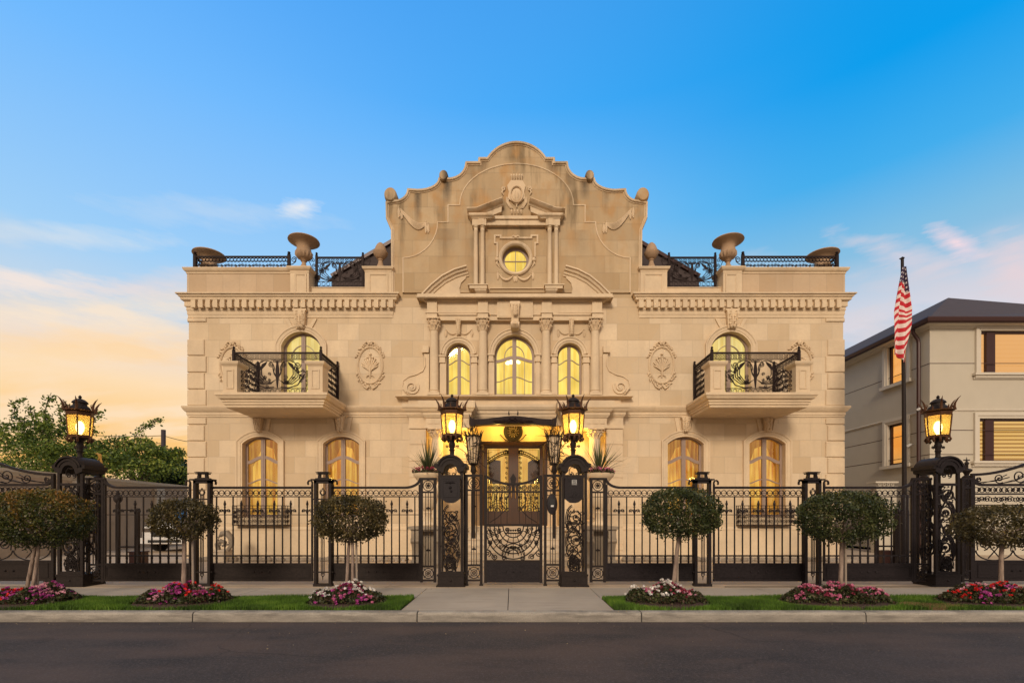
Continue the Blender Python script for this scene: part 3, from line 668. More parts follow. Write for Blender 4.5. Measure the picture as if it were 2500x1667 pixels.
# ---- windows
def bow(x0, x1, z0, z1, n=10, s=1):
    """half of a curved transom: rises towards the centre with an S bend"""
    return [(x0+(x1-x0)*i/n, z0+(z1-z0)*(.5-.5*math.cos(PI*i/n))) for i in range(n+1)]
def window(key, curtain, style, name='window', fr='frame'):
    x0, x1, z0, zs, za = O[key]; xc = (x0+x1)/2; wd = x1-x0; Yw = YF+.17
    a = arch_open(x0, x1, z0, zs, za, 18); hw = wd/2
    fw = .07 if style != 'small' else .055
    k = (hw-fw)/hw
    inn = [(xc+(x-xc)*k, (z-zs)*k+zs+ (0 if z > zs else 0)) for x, z in a]; inn[0] = (inn[0][0], z0+fw); inn[-1] = (inn[-1][0], z0+fw)
    inn = [(x, min(z, za-fw) if z > zs else z) for x, z in inn]
    mb = MB(); mb.holed(a, [inn[::-1]], Yw, Yw+.07)
    ms = .055 if style != 'small' else .042
    def az(x):   # height of arch at x
        for i in range(len(inn)-1):
            if min(inn[i][0], inn[i+1][0]) <= x <= max(inn[i][0], inn[i+1][0]) and abs(inn[i+1][0]-inn[i][0]) > 1e-6 and inn[i][1] > zs-.01:
                t_ = (x-inn[i][0])/(inn[i+1][0]-inn[i][0]); return inn[i][1]+t_*(inn[i+1][1]-inn[i][1])
        return zs
    mb.box(xc-ms-.012, xc-.006, Yw-.02, Yw+.068, z0+.01, za-fw*.6); mb.box(xc+.006, xc+ms+.012, Yw-.02, Yw+.068, z0+.01, za-fw*.6)
    mb.box(xc-.018, xc+.018, Yw-.03, Yw-.019, z0+.01, za-.02)
    w_ = obj(name, mb, fr, H)
    def bar(pts, wdt, yy=Yw+.02, t=.05):
        m_ = MB(); m_.ribbon(pts, wdt, yy, t); return m_
    class BB:
        def add_all(s, m_): obj('glazing_bar', m_, fr, w_); return s
        def box(s, *a): obj('glazing_bar', MB().box(*a), fr, w_); return s
    B = BB()
    for sg in (-1, 1):
        xa, xb = xc+sg*(hw-fw*.8), xc+sg*(ms)
        if style == 'ground':
            zt = HZ(1126); zm = HZ(1117)
            B.add_all(bar(bow(xa, xb, zt-.02, zt+.15), .10))
            B.add_all(bar(bow(xa, xb, zt-.66-.05, zt-.66+.09), .035))
        elif style == 'centre':
            zt = i2(0, 575)[1]
            B.add_all(bar(bow(xa, xb, zt-.03, zt+.10), .09))
            B.add_all(bar(bow(xa, xb, i2(0, 748)[1], i2(0, 708)[1]), .022))
            xm = xc+sg*hw*.52; B.box(xm-.010, xm+.010, Yw, Yw+.04, z0+.02, zt+.0)
            aa = arc(xc, zt+.1, hw*.50, hw*.58, 90 if sg > 0 else 90, 0 if sg > 0 else 180, 9); B.add_all(bar(aa, .022))
        elif style == 'small':
            for v in (598, 738):
                B.add_all(bar(bow(xa, xb, i2(0, v-20)[1]-.0, i2(0, v-20)[1]-.0), .001)) if False else None
            for vo, vi in ((608, 572), (742, 705)):
                # rises outward on the left leaf, mirrored on the right
                B.add_all(bar(bow(xa, xb, i2(0, vo)[1], i2(0, vi)[1]), .024))
            pass
        elif style == 'door':
            zt = zs-.55
            aa = arc(xc, zs-.35, hw*.62, .42, 90, 0 if sg > 0 else 180, 9); B.add_all(bar(aa, .02))
            B.box(min(xa, xb), max(xa, xb), Yw, Yw+.04, z0+.05, z0+.22)
    g = MB(); g.prism(inn, Yw+.03, Yw+.038); obj('pane', g, 'glass', w_)
    # curtain / lit room behind
    c = MB(); n = 44; rs = []
    folds = curtain == 'curtain'
    xs = [x0-.25+(wd+.5)*i/n for i in range(n+1)]
    Yc = Yw+.30; top = za+.1
    if curtain == 'room': Yc = Yw+.85; top = za+.9; xs = [x0-.5+(wd+1.0)*i/n for i in range(n+1)]
    rs = []
    for zz in (z0-.1, (z0+za)/2, top):
        rs.append([(x, Yc+(.045*math.sin(x*38)+.02*math.sin(x*71) if folds else 0), zz) for x in xs])
    c.rings(rs, closed_loop=False, cap=False); obj('curtain', c, curtain, w_)
    if style == 'ground':   # parted drapes and a valance in front of the lit sheer
        r_ = random.Random(ord(key[1])*3+ord(key[2])); z9 = za+.05
        for sg in (-1, 1):
            xe = xc+sg*(hw+.15); dm = MB(); k0 = r_.uniform(.30, .46); k1 = r_.uniform(.62, .8); zz = [z9, z9-.45, z9-1.0, z9-1.6, z0-.1]; inn_ = [k0*.35, k0, k1, k1*1.02, k1*.94]
            rs = []
            for z_, q_ in zip(zz, inn_):
                xi = xc+sg*hw*q_; rs.append([(xi+(xe-xi)*i/14, Yc-.09+.03*math.sin(i*1.9), z_) for i in range(15)])
            dm.rings(rs, closed_loop=False, cap=False); obj('drape', dm, 'drape', w_)
        vm = MB(); rs = []
        for q_ in (0, 1): rs.append([(x0-.1+(wd+.2)*i/24, Yc-.12, z9 if q_ == 0 else z9-.30-.10*abs(math.sin(PI*i/12))) for i in range(25)])
        vm.rings(rs, closed_loop=False, cap=False); obj('valance', vm, 'drape', w_)
    return w_
for k in ('gl1', 'gl2', 'gr1', 'gr2'): window(k, 'curtain', 'ground')
for k in ('ul', 'ur'): window(k, 'room_dim', 'door', 'balcony_door')
window('c1', 'room', 'small'); window('c3', 'room', 'small'); wc = window('c2', 'room', 'centre')
# round window
mb = MB(); n = 32
mb.sweep_xz([(ro[0]+.385*math.cos(2*PI*k/n), ro[1]+.385*math.sin(2*PI*k/n)) for k in range(n)], [(-.06, 0), (.03, 0), (.03, .05), (-.06, .05)], YF+.15, True)
mb.box(ro[0]-.012, ro[0]+.012, YF+.10, YF+.14, ro[1]-.38, ro[1]+.38).box(ro[0]-.38, ro[0]+.38, YF+.10, YF+.139, ro[1]-.012, ro[1]+.012)
rw = obj('round_window', mb, 'frame', H)
obj('pane', MB().disc_y(ro[0], ro[1], .38, .38, YF+.145, YF+.15), 'glass', rw)
obj('curtain', MB().disc_y(ro[0], ro[1], .46, .46, YF+.32, YF+.34), 'room', rw)
mb = MB(); cir = lambda r: [(ro[0]+r*math.cos(-2*PI*k/n), ro[1]+r*math.sin(-2*PI*k/n)) for k in range(n)]
mb.sweep_xz(cir(.465), [(-.035, 0), (-.035, .02), (.0, .07), (.05, .09), (.085, .06), (.085, 0)], YF-.058, True)
# shouldered square frame round it
a = i1(1003, 880); b = i1(1352, 880); P = [i1(u, v) for u, v in ((1020,985),(1020,878),(1000,878),(1000,808),(1060,808),(1060,826),(1290,826),(1290,808),(1352,808),(1352,878),(1332,878),(1332,985))]
mb.sweep_xz(P, [(0, 0), (0, .045), (-.045, .05), (-.06, .03), (-.06, 0)], YF-.058)
obj('round_window_surround', mb, 'trim', H)
# ---- stone surrounds of the arched windows
ssec = [(.0, -.0), (.0, .05), (.05, .035), (.06, .05), (.14, .06), (.165, .085), (.20, .085), (.20, 0)]
def surround(key, sec=ssec):
    x0, x1, z0, zs, za = O[key]; p = arch_open(x0, x1, z0, zs, za, 14)
    mb = MB(); mb.sweep_xz(p, sec, YF+.001); return obj('window_surround', mb, 'trim', H)
for k in ('gl1', 'gl2', 'gr1', 'gr2', 'ul', 'ur'): surround(k)
def leafy(mb, cx, cz, w_, h, Y, seed=0, amp=.05):
    """carved acanthus: overlapping curled leaves in relief"""
    r = random.Random(seed)
    for k in range(7):
        for s_ in (-1, 1):
            zz = cz+h*(.45-k*.14); xx = cx+s_*w_*(.12+.05*(k % 2)+.12*(1-k/7)); a = s_*(.5+.15*(k % 3))
            pts = [(xx+s_*w_*.10*math.sin(a*t_)*t_*2, Y-amp*math.sin(PI*t_*.9)-.012, zz-h*.16*t_+.03) for t_ in (0, .25, .5, .75, 1)]
            mb.taper(pts, [.012+.03*math.sin(PI*(.15+.7*t_))*w_/.3 for t_ in (0, .25, .5, .75, 1)], 5)
    mb.taper([(cx, Y-.02, cz+h*.45), (cx, Y-amp-.02, cz), (cx, Y-.02, cz-h*.48)], [.03, .035, .02], 6)
def keystone(cx, zt, zb, wt, wb, Y, amp=.06, leaves=True, seed=1):
    mb = MB(); n = 6; rs = []
    for i in range(n+1):
        t_ = i/n; z = zt+(zb-zt)*t_; w_ = wt+(wb-wt)*t_; d = .10+amp*math.sin(PI*(t_*.9+.1))+(.05 if t_ < .2 else 0)
        rs.append([(cx-w_/2, Y, z), (cx-w_/2, Y-d, z), (cx+w_/2, Y-d, z), (cx+w_/2, Y, z)])
    mb.rings(rs, smooth=False)
    mb.box(cx-wt*.58, cx+wt*.58, Y-.17, Y, zt-.005, zt+.05)
    if leaves: leafy(mb, cx, (zt+zb)/2, wt, abs(zt-zb), Y-.11, seed)
    return obj('keystone', mb, 'carve', H)
def voussoirs(cx, za, zt, x_in, sp):
    for s_ in (-1, 1):
        mb = MB(); mb.prism([(cx+s_*x_in, za), (cx+s_*(x_in+.10), za-.02), (cx+s_*(x_in+sp+.10), zt), (cx+s_*(x_in+sp-.02), zt)], YF-.045, YF-.001)
        obj('voussoir', mb, 'trim', H)
for k in ('gl1', 'gl2', 'gr1', 'gr2'):
    x0, x1, z0, zs, za = O[k]; xc = (x0+x1)/2; keystone(xc-.02, HZ(1022), HZ(1056), .26, .17, YF, seed=ord(k[2])); voussoirs(xc, za+.12, HZ(1020), .16, .10)
for k in ('ul', 'ur'):
    x0, x1, z0, zs, za = O[k]; xc = (x0+x1)/2; keystone(xc, HZ(762), HZ(804), .38, .27, YF, seed=4); voussoirs(xc, za+.14, HZ(779), .26, .16)
# ---- oval medallions with a carved bouquet
def medallion(cx, cz, seed):
    mb = MB(); n = 36; e = lambda a, b: [(cx+a*math.cos(-2*PI*k/n), cz+b*math.sin(-2*PI*k/n)) for k in range(n)]
    mb.sweep_xz(e(.37, .56), [(0, 0), (.0, .03), (.03, .055), (.06, .03), (.06, 0)], YF, True)
    r = random.Random(seed)
    for k in range(46):
        t_ = 2*PI*k/46; a, b = .46, .68
        if abs(math.cos(t_)) > .93: continue
        m_ = 1+.05*math.sin(k*2.3)
        mb.ball(cx+a*m_*math.cos(t_), YF-.015, cz+b*m_*math.sin(t_), .028+.018*r.random(), 5)
        pts = [(cx+(a+.05*q)*math.cos(t_+.09*q)*m_, YF-.02-.02*math.sin(q*3), cz+(b+.06*q)*math.sin(t_+.09*q)*m_) for q in (0, .5, 1)]
        mb.taper(pts, [.02, .025, .008], 5)
    for s_ in (-1, 1):
        for (h0, q) in ((1, 1), (-1, 1)):
            mb.taper([(cx+s_*.02, YF-.03, cz+h0*.66), (cx+s_*.10, YF-.05, cz+h0*.76), (cx+s_*.20, YF-.03, cz+h0*.69), (cx+s_*.27, YF-.03, cz+h0*.60)], [.03, .035, .03, .012], 6)
    mb.ball(cx, YF-.03, cz+.73, .06, 6)
    # bouquet
    for k in range(11):
        a = R(-70+14*k); ln = .38-.10*abs(k-5)/5+.04*(k % 2)
        pts = [(cx+math.sin(a)*ln*t_*(.55+.45*t_), YF-.015-.035*math.sin(PI*t_), cz-.22+ln*1.25*t_*math.cos(a*.75)+.0*t_) for t_ in (0, .3, .6, .85, 1)]
        mb.taper(pts, [.012, .014, .024, .03, .01], 5)
    for k in range(5):
        a = R(-50+25*k); mb.ball(cx+.30*math.sin(a)*.7, YF-.03, cz+.12+.22*math.cos(a)*.9-.05, .035, 5)
    mb.taper([(cx, YF-.02, cz-.40), (cx, YF-.05, cz-.2), (cx, YF-.03, cz+.1)], [.02, .035, .015], 6)
    mb.ball(cx, YF-.03, cz+.36, .045, 6)
    for s_ in (-1, 1): mb.taper([(cx, YF-.02, cz-.30), (cx+s_*.09, YF-.04, cz-.34), (cx+s_*.13, YF-.02, cz-.40)], [.015, .02, .008], 5)
    return obj('medallion', mb, 'carve', H)
mz = HZ(892)
for px in (904, 568):
    medallion(HX(px), mz, px); medallion(mx(HX(px)), mz, px+1)
# ---- first floor centrepiece: ledge, columns, entablature, volutes
def col_capital(mb, cx, z0, z1, r, Y, seed=0):
    h = z1-z0
    mb.lathe(cx, Y, [(r*.85, z0), (r*.98, z0+.01), (r*.98, z0+.03), (r*.84, z0+.04), (r*.95, z0+h*.5), (r*1.3, z0+h*.86)], 14)
    for ring_, zz, k_ in ((0, z0+.04, 10), (1, z0+h*.36, 10)):
        for k in range(k_):
            a = 2*PI*(k+.5*ring_)/k_
            if math.sin(a) > .35: continue
            q = [(r*.9, 0), (r*1.02, h*.2), (r*1.22, h*.36), (r*1.42, h*.34), (r*1.40, h*.26)]
            mb.taper([(cx+rr*math.cos(a), Y+rr*math.sin(a), zz+dz) for rr, dz in q], [.018, .030, .032, .024, .012], 5)
    for s_ in (-1, 1):
        mb.tube([(cx+s_*(r*1.32+.0)+s_*.05*math.cos(t_), Y-r*1.2, z1-.075+.05*math.sin(t_)) for t_ in [i*.7 for i in range(9)]], .016, 5)
    mb.box(cx-r*1.5, cx+r*1.5, Y-r*1.5, Y+r*1.0, z1-.035, z1)
    mb.ball(cx, Y-r*1.45, z1-.03, .035, 5)
def column(cx, z0, z1, r, Y, cap, name='column', cm='carve'):
    mb = MB(); mb.box(cx-r*1.35, cx+r*1.35, Y-r*1.35, Y+r, z0, z0+.07)
    mb.lathe(cx, Y, [(r*1.3, z0+.07), (r*1.34, z0+.09), (r*1.3, z0+.12), (r*1.08, z0+.14), (r*1.08, z0+.155), (r*1.2, z0+.17), (r*1.2, z0+.19), (r*1.0, z0+.205), (r, z0+.25), (r*1.0, (z0+z1)/2), (r*.88, z1-cap+.01)], 22)
    o = obj(name, mb, 'trim', H)
    c = MB(); col_capital(c, cx, z1-cap, z1, r, Y); obj('capital', c, cm, o); return o
zl = i2(0, 870, 15.8)[1]; zbed = i2(0, 275)[1]
for u in (522, 911, 1414, 1806): column(i2(u, 0, 15.85)[0], zl+.01, HZ(784), .142, YF-.13, HZ(784)-HZ(813))
mb = MB(); xa, xb = i2(285, 0, 15.75)[0], i2(2035, 0, 15.75)[0]
zq = zl
mb.sweep_xy([(xa, YF+.05), (xa, YF), (xb, YF), (xb, YF+.05)][0:4], [(0, zq-.10), (.06, zq-.09), (.10, zq-.05), (.30, zq-.03), (.30, zq), (0, zq)]); mb.box(xa, xb, YF-.28, YF, zq-.001, zq+.012)
obj('window_ledge', mb, 'trim', H)
mb = MB(); mb.box(i2(320, 0)[0], i2(2005, 0)[0], YF-.09, YF-.001, HZ(988), zq-.10); obj('apron_panel', mb, 'trim', H)
# architrave + frieze + cornice
zA0, zA1, zF1 = i2(0, 283)[1], i2(0, 240)[1], i2(0, 140)[1]
xa, xb = i2(480, 0)[0], i2(1852, 0)[0]
mb = MB(); mb.box(xa+.05, xb-.05, YF-.16, YF-.001, zA0, zF1+.02); mb.box(xa+.05, xb-.05, YF-.20, YF-.159, zA1-.02, zA1+.01)
for u in (468, 868, 1370, 1766):
    a, b = i2(u, 0)[0], i2(u+93, 0)[0]; mb.box(a+.02, b-.02, YF-.29, YF-.161, zA0, zA1); mb.box(a-.01, b+.01, YF-.32, YF-.201, zA1, zA1+.035)
    mb.box(a+.03, b-.03, YF-.24, YF-.161, zA1+.04, zF1+.01)
a, b = i2(1026, 0)[0], i2(1308, 0)[0]; mb.box(a, b, YF-.24, YF-.161, i2(0, 270)[1], zF1+.012)
mb.sweep_xz([(a+.05, zA0+.09), (a+.05, zF1-.03), (b-.05, zF1-.03), (b-.05, zA0+.09)], [(0, 0), (-.02, .0), (-.02, .012), (0, .012)], YF-.24, True)
for (u0, u1) in ((528, 870), (1512, 1762)):
    a, b = i2(u0, 0)[0], i2(u1, 0)[0]; mb.sweep_xz([(a, zA1+.06), (a, zF1-.03), (b, zF1-.03), (b, zA1+.06)], [(0, 0), (-.02, .0), (-.02, .012), (0, .012)], YF-.16, True)
obj('entablature', mb, 'trim', H)
zc1 = HZ(720, 15.5); zc0 = zF1
mb = MB(); mb.sweep_xy([(xa, YF+.05), (xa, YF-.1), (xb, YF-.1), (xb, YF+.05)], [(0, zc0), (.08, zc0), (.12, zc0+.03), (.12, zc0+.06), (.20, zc0+.09), (.24, zc0+.15), (.30, zc0+.17), (.30, zc1-.05), (.33, zc1-.03), (.33, zc1), (0, zc1)])
mb.box(xa, xb, YF-.1, YF-.001, zc0, zc1-.001); obj('centre_cornice', mb, 'trim', H)
# big console bracket
mb = MB(); bx = i2(1167, 0, 15.6)[0]; rs = []
for (z, d, hw_) in ((HZ(735,15.6), .30, .155), (HZ(741,15.6), .34, .16), (HZ(744,15.6), .33, .135), (HZ(752,15.6), .36, .135), (HZ(762,15.6), .30, .125), (HZ(775,15.6), .24, .115), (HZ(783,15.6), .25, .115), (HZ(786,15.6), .33, .14), (HZ(792,15.6), .36, .14), (HZ(797,15.6), .33, .13), (HZ(799,15.6), .28, .12), (HZ(801,15.6), .22, .10)):
    rs.append([(bx-hw_, YF-.15, z), (bx-hw_, YF-.10-d, z), (bx+hw_, YF-.10-d, z), (bx+hw_, YF-.15, z)])
mb.rings(rs, smooth=False)
for s_ in (-1, 0, 1): mb.taper([(bx+s_*.05, YF-.46, HZ(786,15.6)), (bx+s_*.05, YF-.48, HZ(792,15.6)), (bx+s_*.05, YF-.40, HZ(799,15.6))], [.02, .03, .02], 6)
leafy(mb, bx, HZ(758,15.6), .22, .34, YF-.42, 5, .03)
obj('console_bracket', mb, 'carve', H)
# archivolts, imposts and jamb pilasters of the three windows
asec = [(.0, 0), (.0, .05), (.05, .07), (.06, .09), (.13, .09), (.15, .12), (.18, .12), (.18, 0)]
for k, (pu0, pu1, py) in (('c1', (560, 875, 552)), ('c2', (950, 1375, 542)), ('c3', (1450, 1765, 552))):
    x0, x1, z0, zs, za = O[k]; p = arch_open(x0, x1, z0, zs, za, 18)[1:-1]
    mb = MB(); mb.sweep_xz(p, asec, YF)
    for (a, b) in ((i2(pu0, 0)[0], x0), (x1, i2(pu1, 0)[0])):
        zi1 = i2(0, py)[1]; zi0 = i2(0, py+55)[1]
        mb.box(a+.04, b-.0 if a < x0 else b-.04, YF-.07, YF-.001, z0, zi0)
        if a > x0: pass
        mb.box(a, b, YF-.13, YF-.001, zi1-.05, zi1); mb.box(a+.03, b-.03, YF-.10, YF-.001, zi0, zi1-.05); mb.box(a+.01, b-.01, YF-.11, YF-.0005, zi0-.02, zi0)
    obj('window_surround', mb, 'trim', H)
# small brackets with garlands over the side windows
def garland(mb, xa, za, xb, zb, sag, Y, r=.03, n=11, seed=0):
    rr = random.Random(seed)
    for i in range(n+1):
        t_ = i/n; xx = xa+(xb-xa)*t_; zz = za+(zb-za)*t_-sag*4*t_*(1-t_); q = r*(.55+.6*math.sin(PI*t_))
        mb.ball(xx, Y-q*.4, zz, q, 5); mb.ball(xx+rr.uniform(-.01, .01), Y-q*.8, zz+rr.uniform(-.015, .015), q*.6, 4)
def tassel(mb, x, z, h, Y):
    mb.ball(x, Y-.02, z, .022, 5); mb.taper([(x, Y-.015, z-.01), (x-.005, Y-.03, z-h*.5), (x+.01, Y-.015, z-h)], [.012, .03, .022], 6)
    mb.taper([(x+.02, Y-.015, z-.03), (x+.035, Y-.03, z-h*.5), (x+.04, Y-.01, z-h*.85)], [.008, .018, .012], 5)
for u in (718, 1614):
    bx = i2(u, 0)[0]; keystone(bx, i2(0, 272)[1], i2(0, 395)[1], .155, .115, YF, .03, True, 3)
    for s_ in (-1, 1):
        mb = MB(); garland(mb, bx+s_*.10, i2(0, 375)[1], bx+s_*.40, i2(0, 345)[1], .06, YF, .034, 9, u); tassel(mb, bx+s_*.42, i2(0, 345)[1], .22, YF)
        obj('garland', mb, 'carve', H)
# volutes
def f():
    c = i2(345, 802, 15.9); mb = MB()
    sp = spiral(c[0], c[1], .06, .235, 200, 1.55, 30)
    body = [i2(u, v, 15.9) for u, v in ((480,865),(345,866),(300,850),(268,800),(283,750),(330,715),(400,695),(440,660),(445,560),(440,535),(483,535))]
    mb.prism(body, YF-.10, YF-.001)
    mb.ribbon([(x, z) for x, z in sp], .045, YF-.125, .05); mb.disc_y(c[0], c[1], .05, .05, YF-.15, YF-.1, 14)
    edge = [i2(u, v, 15.9) for u, v in ((300,842),(268,800),(275,750),(320,716),(380,700),(432,672),(452,630),(447,560))]
    mb.ribbon(edge, .03, YF-.12, .04)
    mb.box(i2(430, 0)[0], i2(485, 0)[0], YF-.16, YF-.001, i2(0, 535)[1], i2(0, 512)[1]); mb.box(i2(436, 0)[0], i2(485, 0)[0], YF-.13, YF-.001, i2(0, 512)[1], i2(0, 480)[1])
    yield 'volute', mb, 'trim', H
both(f)
# ---- half pediments on the centre cornice
def f():
    Yp = YF-.055
    p = [i1(u, v, 15.8) for u, v in ((425,1270),(500,1193),(585,1124),(680,1075),(780,1045))]
    q = []
    for i in range(len(p)-1):
        for k in range(4): q.append((p[i][0]+(p[i+1][0]-p[i][0])*k/4, p[i][1]+(p[i+1][1]-p[i][1])*k/4))
    q.append(p[-1]); 
    mb = MB(); mb.sweep_xz(q, [(0, 0), (0, .24), (-.05, .26), (-.07, .20), (-.13, .17), (-.15, .11), (-.21, .09), (-.23, .05), (-.27, .04), (-.27, 0)], Yp)
    fill = q+[i1(772,1130,15.8), i1(735,1165,15.8), i1(722,1210,15.8), i1(732,1270,15.8)]
    mb.prism(fill, Yp-.05, Yp+.0); yield 'half_pediment', mb, 'trim', H
both(f)
# ---- aedicule round the round window
def f():
    Ya = YF-.06
    for u in (854, 907):
        x = i1(u, 0, 15.75)[0]; o = None
        r = .072; zt = i1(0, 722, 15.75)[1]; zb = i1(0, 1205, 15.75)[1]; mb = MB()
        mb.lathe(x, Ya-.13, [(r*1.25, zb), (r*1.3, zb+.03), (r*1.1, zb+.07), (r*1.15, zb+.09), (r, zb+.12), (r*.98, (zb+zt)/2), (r*.9, zt-.16), (r*1.05, zt-.14), (r*.92, zt-.12), (r*.92, zt-.05), (r*1.2, zt-.03), (r*1.2, zt)], 18)
        yield 'column', mb, 'trim', H
    mb = MB(); D_ = 15.75
    a, b = i1(800, 0, D_)[0], i1(945, 0, D_)[0]; z0 = i1(0, 1230, D_)[1]; z1 = i1(0, 1198, D_)[1]
    mb.box(a+.02, b-.0, Ya-.27, Ya, z0, z1); mb.box(a-.03, b+.03, Ya-.30, Ya, z1-.03, z1+.002)
    rs = [[(i1(u0, 0, D_)[0], Ya, z), (i1(u0, 0, D_)[0], Ya-d, z), (i1(u1, 0, D_)[0], Ya-d, z), (i1(u1, 0, D_)[0], Ya, z)] for u0, u1, d, z in ((842,942,.24,z0),(848,938,.26,z0-.05),(865,935,.16,z0-.15),(868,932,.11,i1(0,1272,D_)[1]))]
    mb.rings(rs, smooth=False)
    for u in (876, 893, 910, 927): mb.taper([(i1(u,0,D_)[0], Ya-.25, z0), (i1(u,0,D_)[0], Ya-.22, z0-.07), (i1(u,0,D_)[0], Ya-.12, i1(0,1270,D_)[1])], [.018, .018, .012], 5)
    yield 'corbel', mb, 'trim', H
    mb = MB(); a, b = i1(826, 0, D_)[0], i1(938, 0, D_)[0]; zt = i1(0, 670, D_)[1]; zb = i1(0, 722, D_)[1]
    mb.box(a, b, Ya-.22, Ya, zb, zt); mb.box((a+b)/2-.01, (a+b)/2+.16, Ya-.235, Ya-.21, zb, zt)
    c0 = i1(795, 0, D_)[0]; zc_ = i1(0, 638, D_)[1]
    mb.sweep_xy([(a, Ya), (a, Ya-.22), (i1(978,0,D_)[0], Ya-.22), (i1(978,0,D_)[0], Ya)], [(0, zt), (.02, zt), (.04, zt+.03), (.08, zt+.05), (.10, zt+.08), (.10, zc_), (0, zc_)])
    mb.box(a, i1(978,0,D_)[0], Ya-.22, Ya, zt, zc_-.001)
    # raking piece
    p = [i1(787, 600, D_), i1(860, 597, D_), i1(1063, 517, D_)]
    mb.sweep_xz([(p[0][0], p[0][1]), p[1], p[2]], [(0, 0), (0, .34), (-.03, .36), (-.06, .32), (-.09, .27), (-.11, .20), (-.15, .16), (-.15, 0)], Ya)
    mb.prism([i1(800,632,D_), i1(860,632,D_), i1(985,632,D_), i1(1058,603,D_), i1(1063,545,D_), i1(860,622,D_), i1(800,615,D_)], Ya-.14, Ya)
    yield 'broken_pediment', mb, 'trim', H
both(f)
Ya = YF-.06; mb = MB(); D_ = 15.85
a, b = i1(935, 0, D_)[0], i1(1412, 0, D_)[0]; mb.box(a, b, Ya-.10, Ya, i1(0,718,D_)[1], i1(0,675,D_)[1]); mb.box(a, b, Ya-.15, Ya, i1(0,676,D_)[1], i1(0,652,D_)[1]); mb.box(a, b, Ya-.14, Ya, i1(0,724,D_)[1], i1(0,715,D_)[1])
obj('aedicule_sill', MB().box(i1(965,0,D_)[0], i1(1392,0,D_)[0], Ya-.05, Ya, i1(0,1217,D_)[1], i1(0,1210,D_)[1]), 'trim', H)
obj('aedicule_frieze', mb, 'trim', H)
# cartouche, drapery and garlands in relief
mb = MB(); Yr = YF-.065
c = i1(1180, 495); n = 24
def reliefdisc(mb, x, z, rx, rz, h, Y, n=24):
    mb.rings([[(x+rx*k*math.cos(2*PI*i/n), Y-hh, z+rz*k*math.sin(2*PI*i/n)) for i in range(n)] for k, hh in ((1, 0), (.97, h*.5), (.8, h*.85), (.4, h), (.02, h*1.05))])
outl = [i1(u, v) for u, v in ((1135,378),(1225,378),(1250,420),(1240,470),(1245,520),(1180,575),(1110,520),(1118,470),(1105,420))]
mb.prism(outl, Yr-.05, Yr)
mb.sweep_xz([(c[0]+.20*math.cos(-2*PI*k/n), c[1]+.26*math.sin(-2*PI*k/n)) for k in range(n)], [(-.02, .04), (-.02, .09), (.0, .11), (.02, .09), (.02, .04)], Yr, True)
reliefdisc(mb, c[0], c[1], .17, .23, .09, Yr)
for u in (1142, 1160, 1180, 1200, 1218): q = i1(u, 352); mb.taper([(q[0], Yr-.03, q[1]-.09), (q[0], Yr-.08, q[1]), (q[0]+(u-1180)*.0007, Yr-.04, q[1]+.08)], [.03, .035, .02], 6)
for s_ in (-1, 1):
    q = i1(1180+s_*103, 445); mb.tube([(x, Yr-.03, z) for x, z in spiral(q[0], q[1], .015, .07, 0 if s_ > 0 else 180, s_*1.4, 14)], .022, 5); mb.taper([(q[0]+s_*.03, Yr-.03, q[1]-.03), (q[0]+s_*.05, Yr-.04, q[1]-.12), (q[0], Yr-.02, q[1]-.2)], [.02, .03, .01], 5)
    for k in range(4): mb.taper([(c[0]+s_*(.24+.03*k), Yr-.02, c[1]-.05), (c[0]+s_*(.27+.02*k), Yr-.04, c[1]-.22), (c[0]+s_*(.12+.03*k), Yr-.02, c[1]-.42)], [.01, .016, .01], 5)
for u in (1140, 1165, 1190, 1215): q = i1(u, 628); mb.taper([(q[0], Yr-.02, q[1]+.10), (q[0], Yr-.05, q[1]), (q[0]+.01, Yr-.02, q[1]-.05)], [.012, .03, .022], 5)
mb.taper([(c[0], Yr-.03, c[1]-.24), (c[0], Yr-.05, c[1]-.4)], [.02, .02], 5)
q = i1(1180, 480)
for s_ in (-1, 1): mb.taper([(c[0]+s_*.03, Yr-.09, c[1]-.12), (c[0]+s_*.05, Yr-.11, c[1]), (c[0]+s_*.04, Yr-.09, c[1]+.12)], [.015, .02, .01], 5)
obj('cartouche', mb, 'carve', H)
def f():
    mb = MB(); Yr = YF-.005
    a = i1(255, 590); b = i1(455, 700)
    for k in range(6):
        pts = []
        for j in range(11):
            t_ = j/10; x = a[0]+(b[0]-a[0])*t_; z = a[1]+(b[1]-a[1])*t_-(.28+.03*k-.10)*4*t_*(1-t_)*(.55+.75*t_)-.012*k
            pts.append((x, Yr-.02-.02*math.sin(PI*t_), z))
        mb.tube(pts, .013, 5)
    for (u, v, h) in ((240,575,.36), (262,600,.30), (455,690,.38), (474,705,.32)):
        q = i1(u, v); tassel(mb, q[0], q[1], h, Yr)
    yield 'drapery_swag', mb, 'carve', H
both(f)
zz = i1(0, 1120)[1]; xm = i1(1168, 0)[0]
for s_ in (-1, 1):
    mb = MB()
    garland(mb, xm+s_*.04, zz, xm+s_*.55, zz+.04, .20, YF-.06, .042, 13, 5); tassel(mb, xm+s_*.57, zz+.1, .26, YF-.06); tassel(mb, xm+s_*.03, zz, .24, YF-.06)
    q = i1(1172+s_*146, 1005); mb.ball(q[0], YF-.09, q[1], .07, 6); mb.taper([(q[0], YF-.07, q[1]-.03), (q[0]+s_*.01, YF-.09, q[1]-.13), (q[0]-s_*.08, YF-.07, q[1]-.24)], [.04, .03, .015], 6)
    obj('garland', mb, 'carve', H)
mb = MB(); q = i1(1172, 825)
for s_ in (-1, 1): mb.taper([(q[0], YF-.08, q[1]), (q[0]+s_*.07, YF-.11, q[1]+.02), (q[0]+s_*.14, YF-.08, q[1]-.01)], [.03, .04, .02], 6)
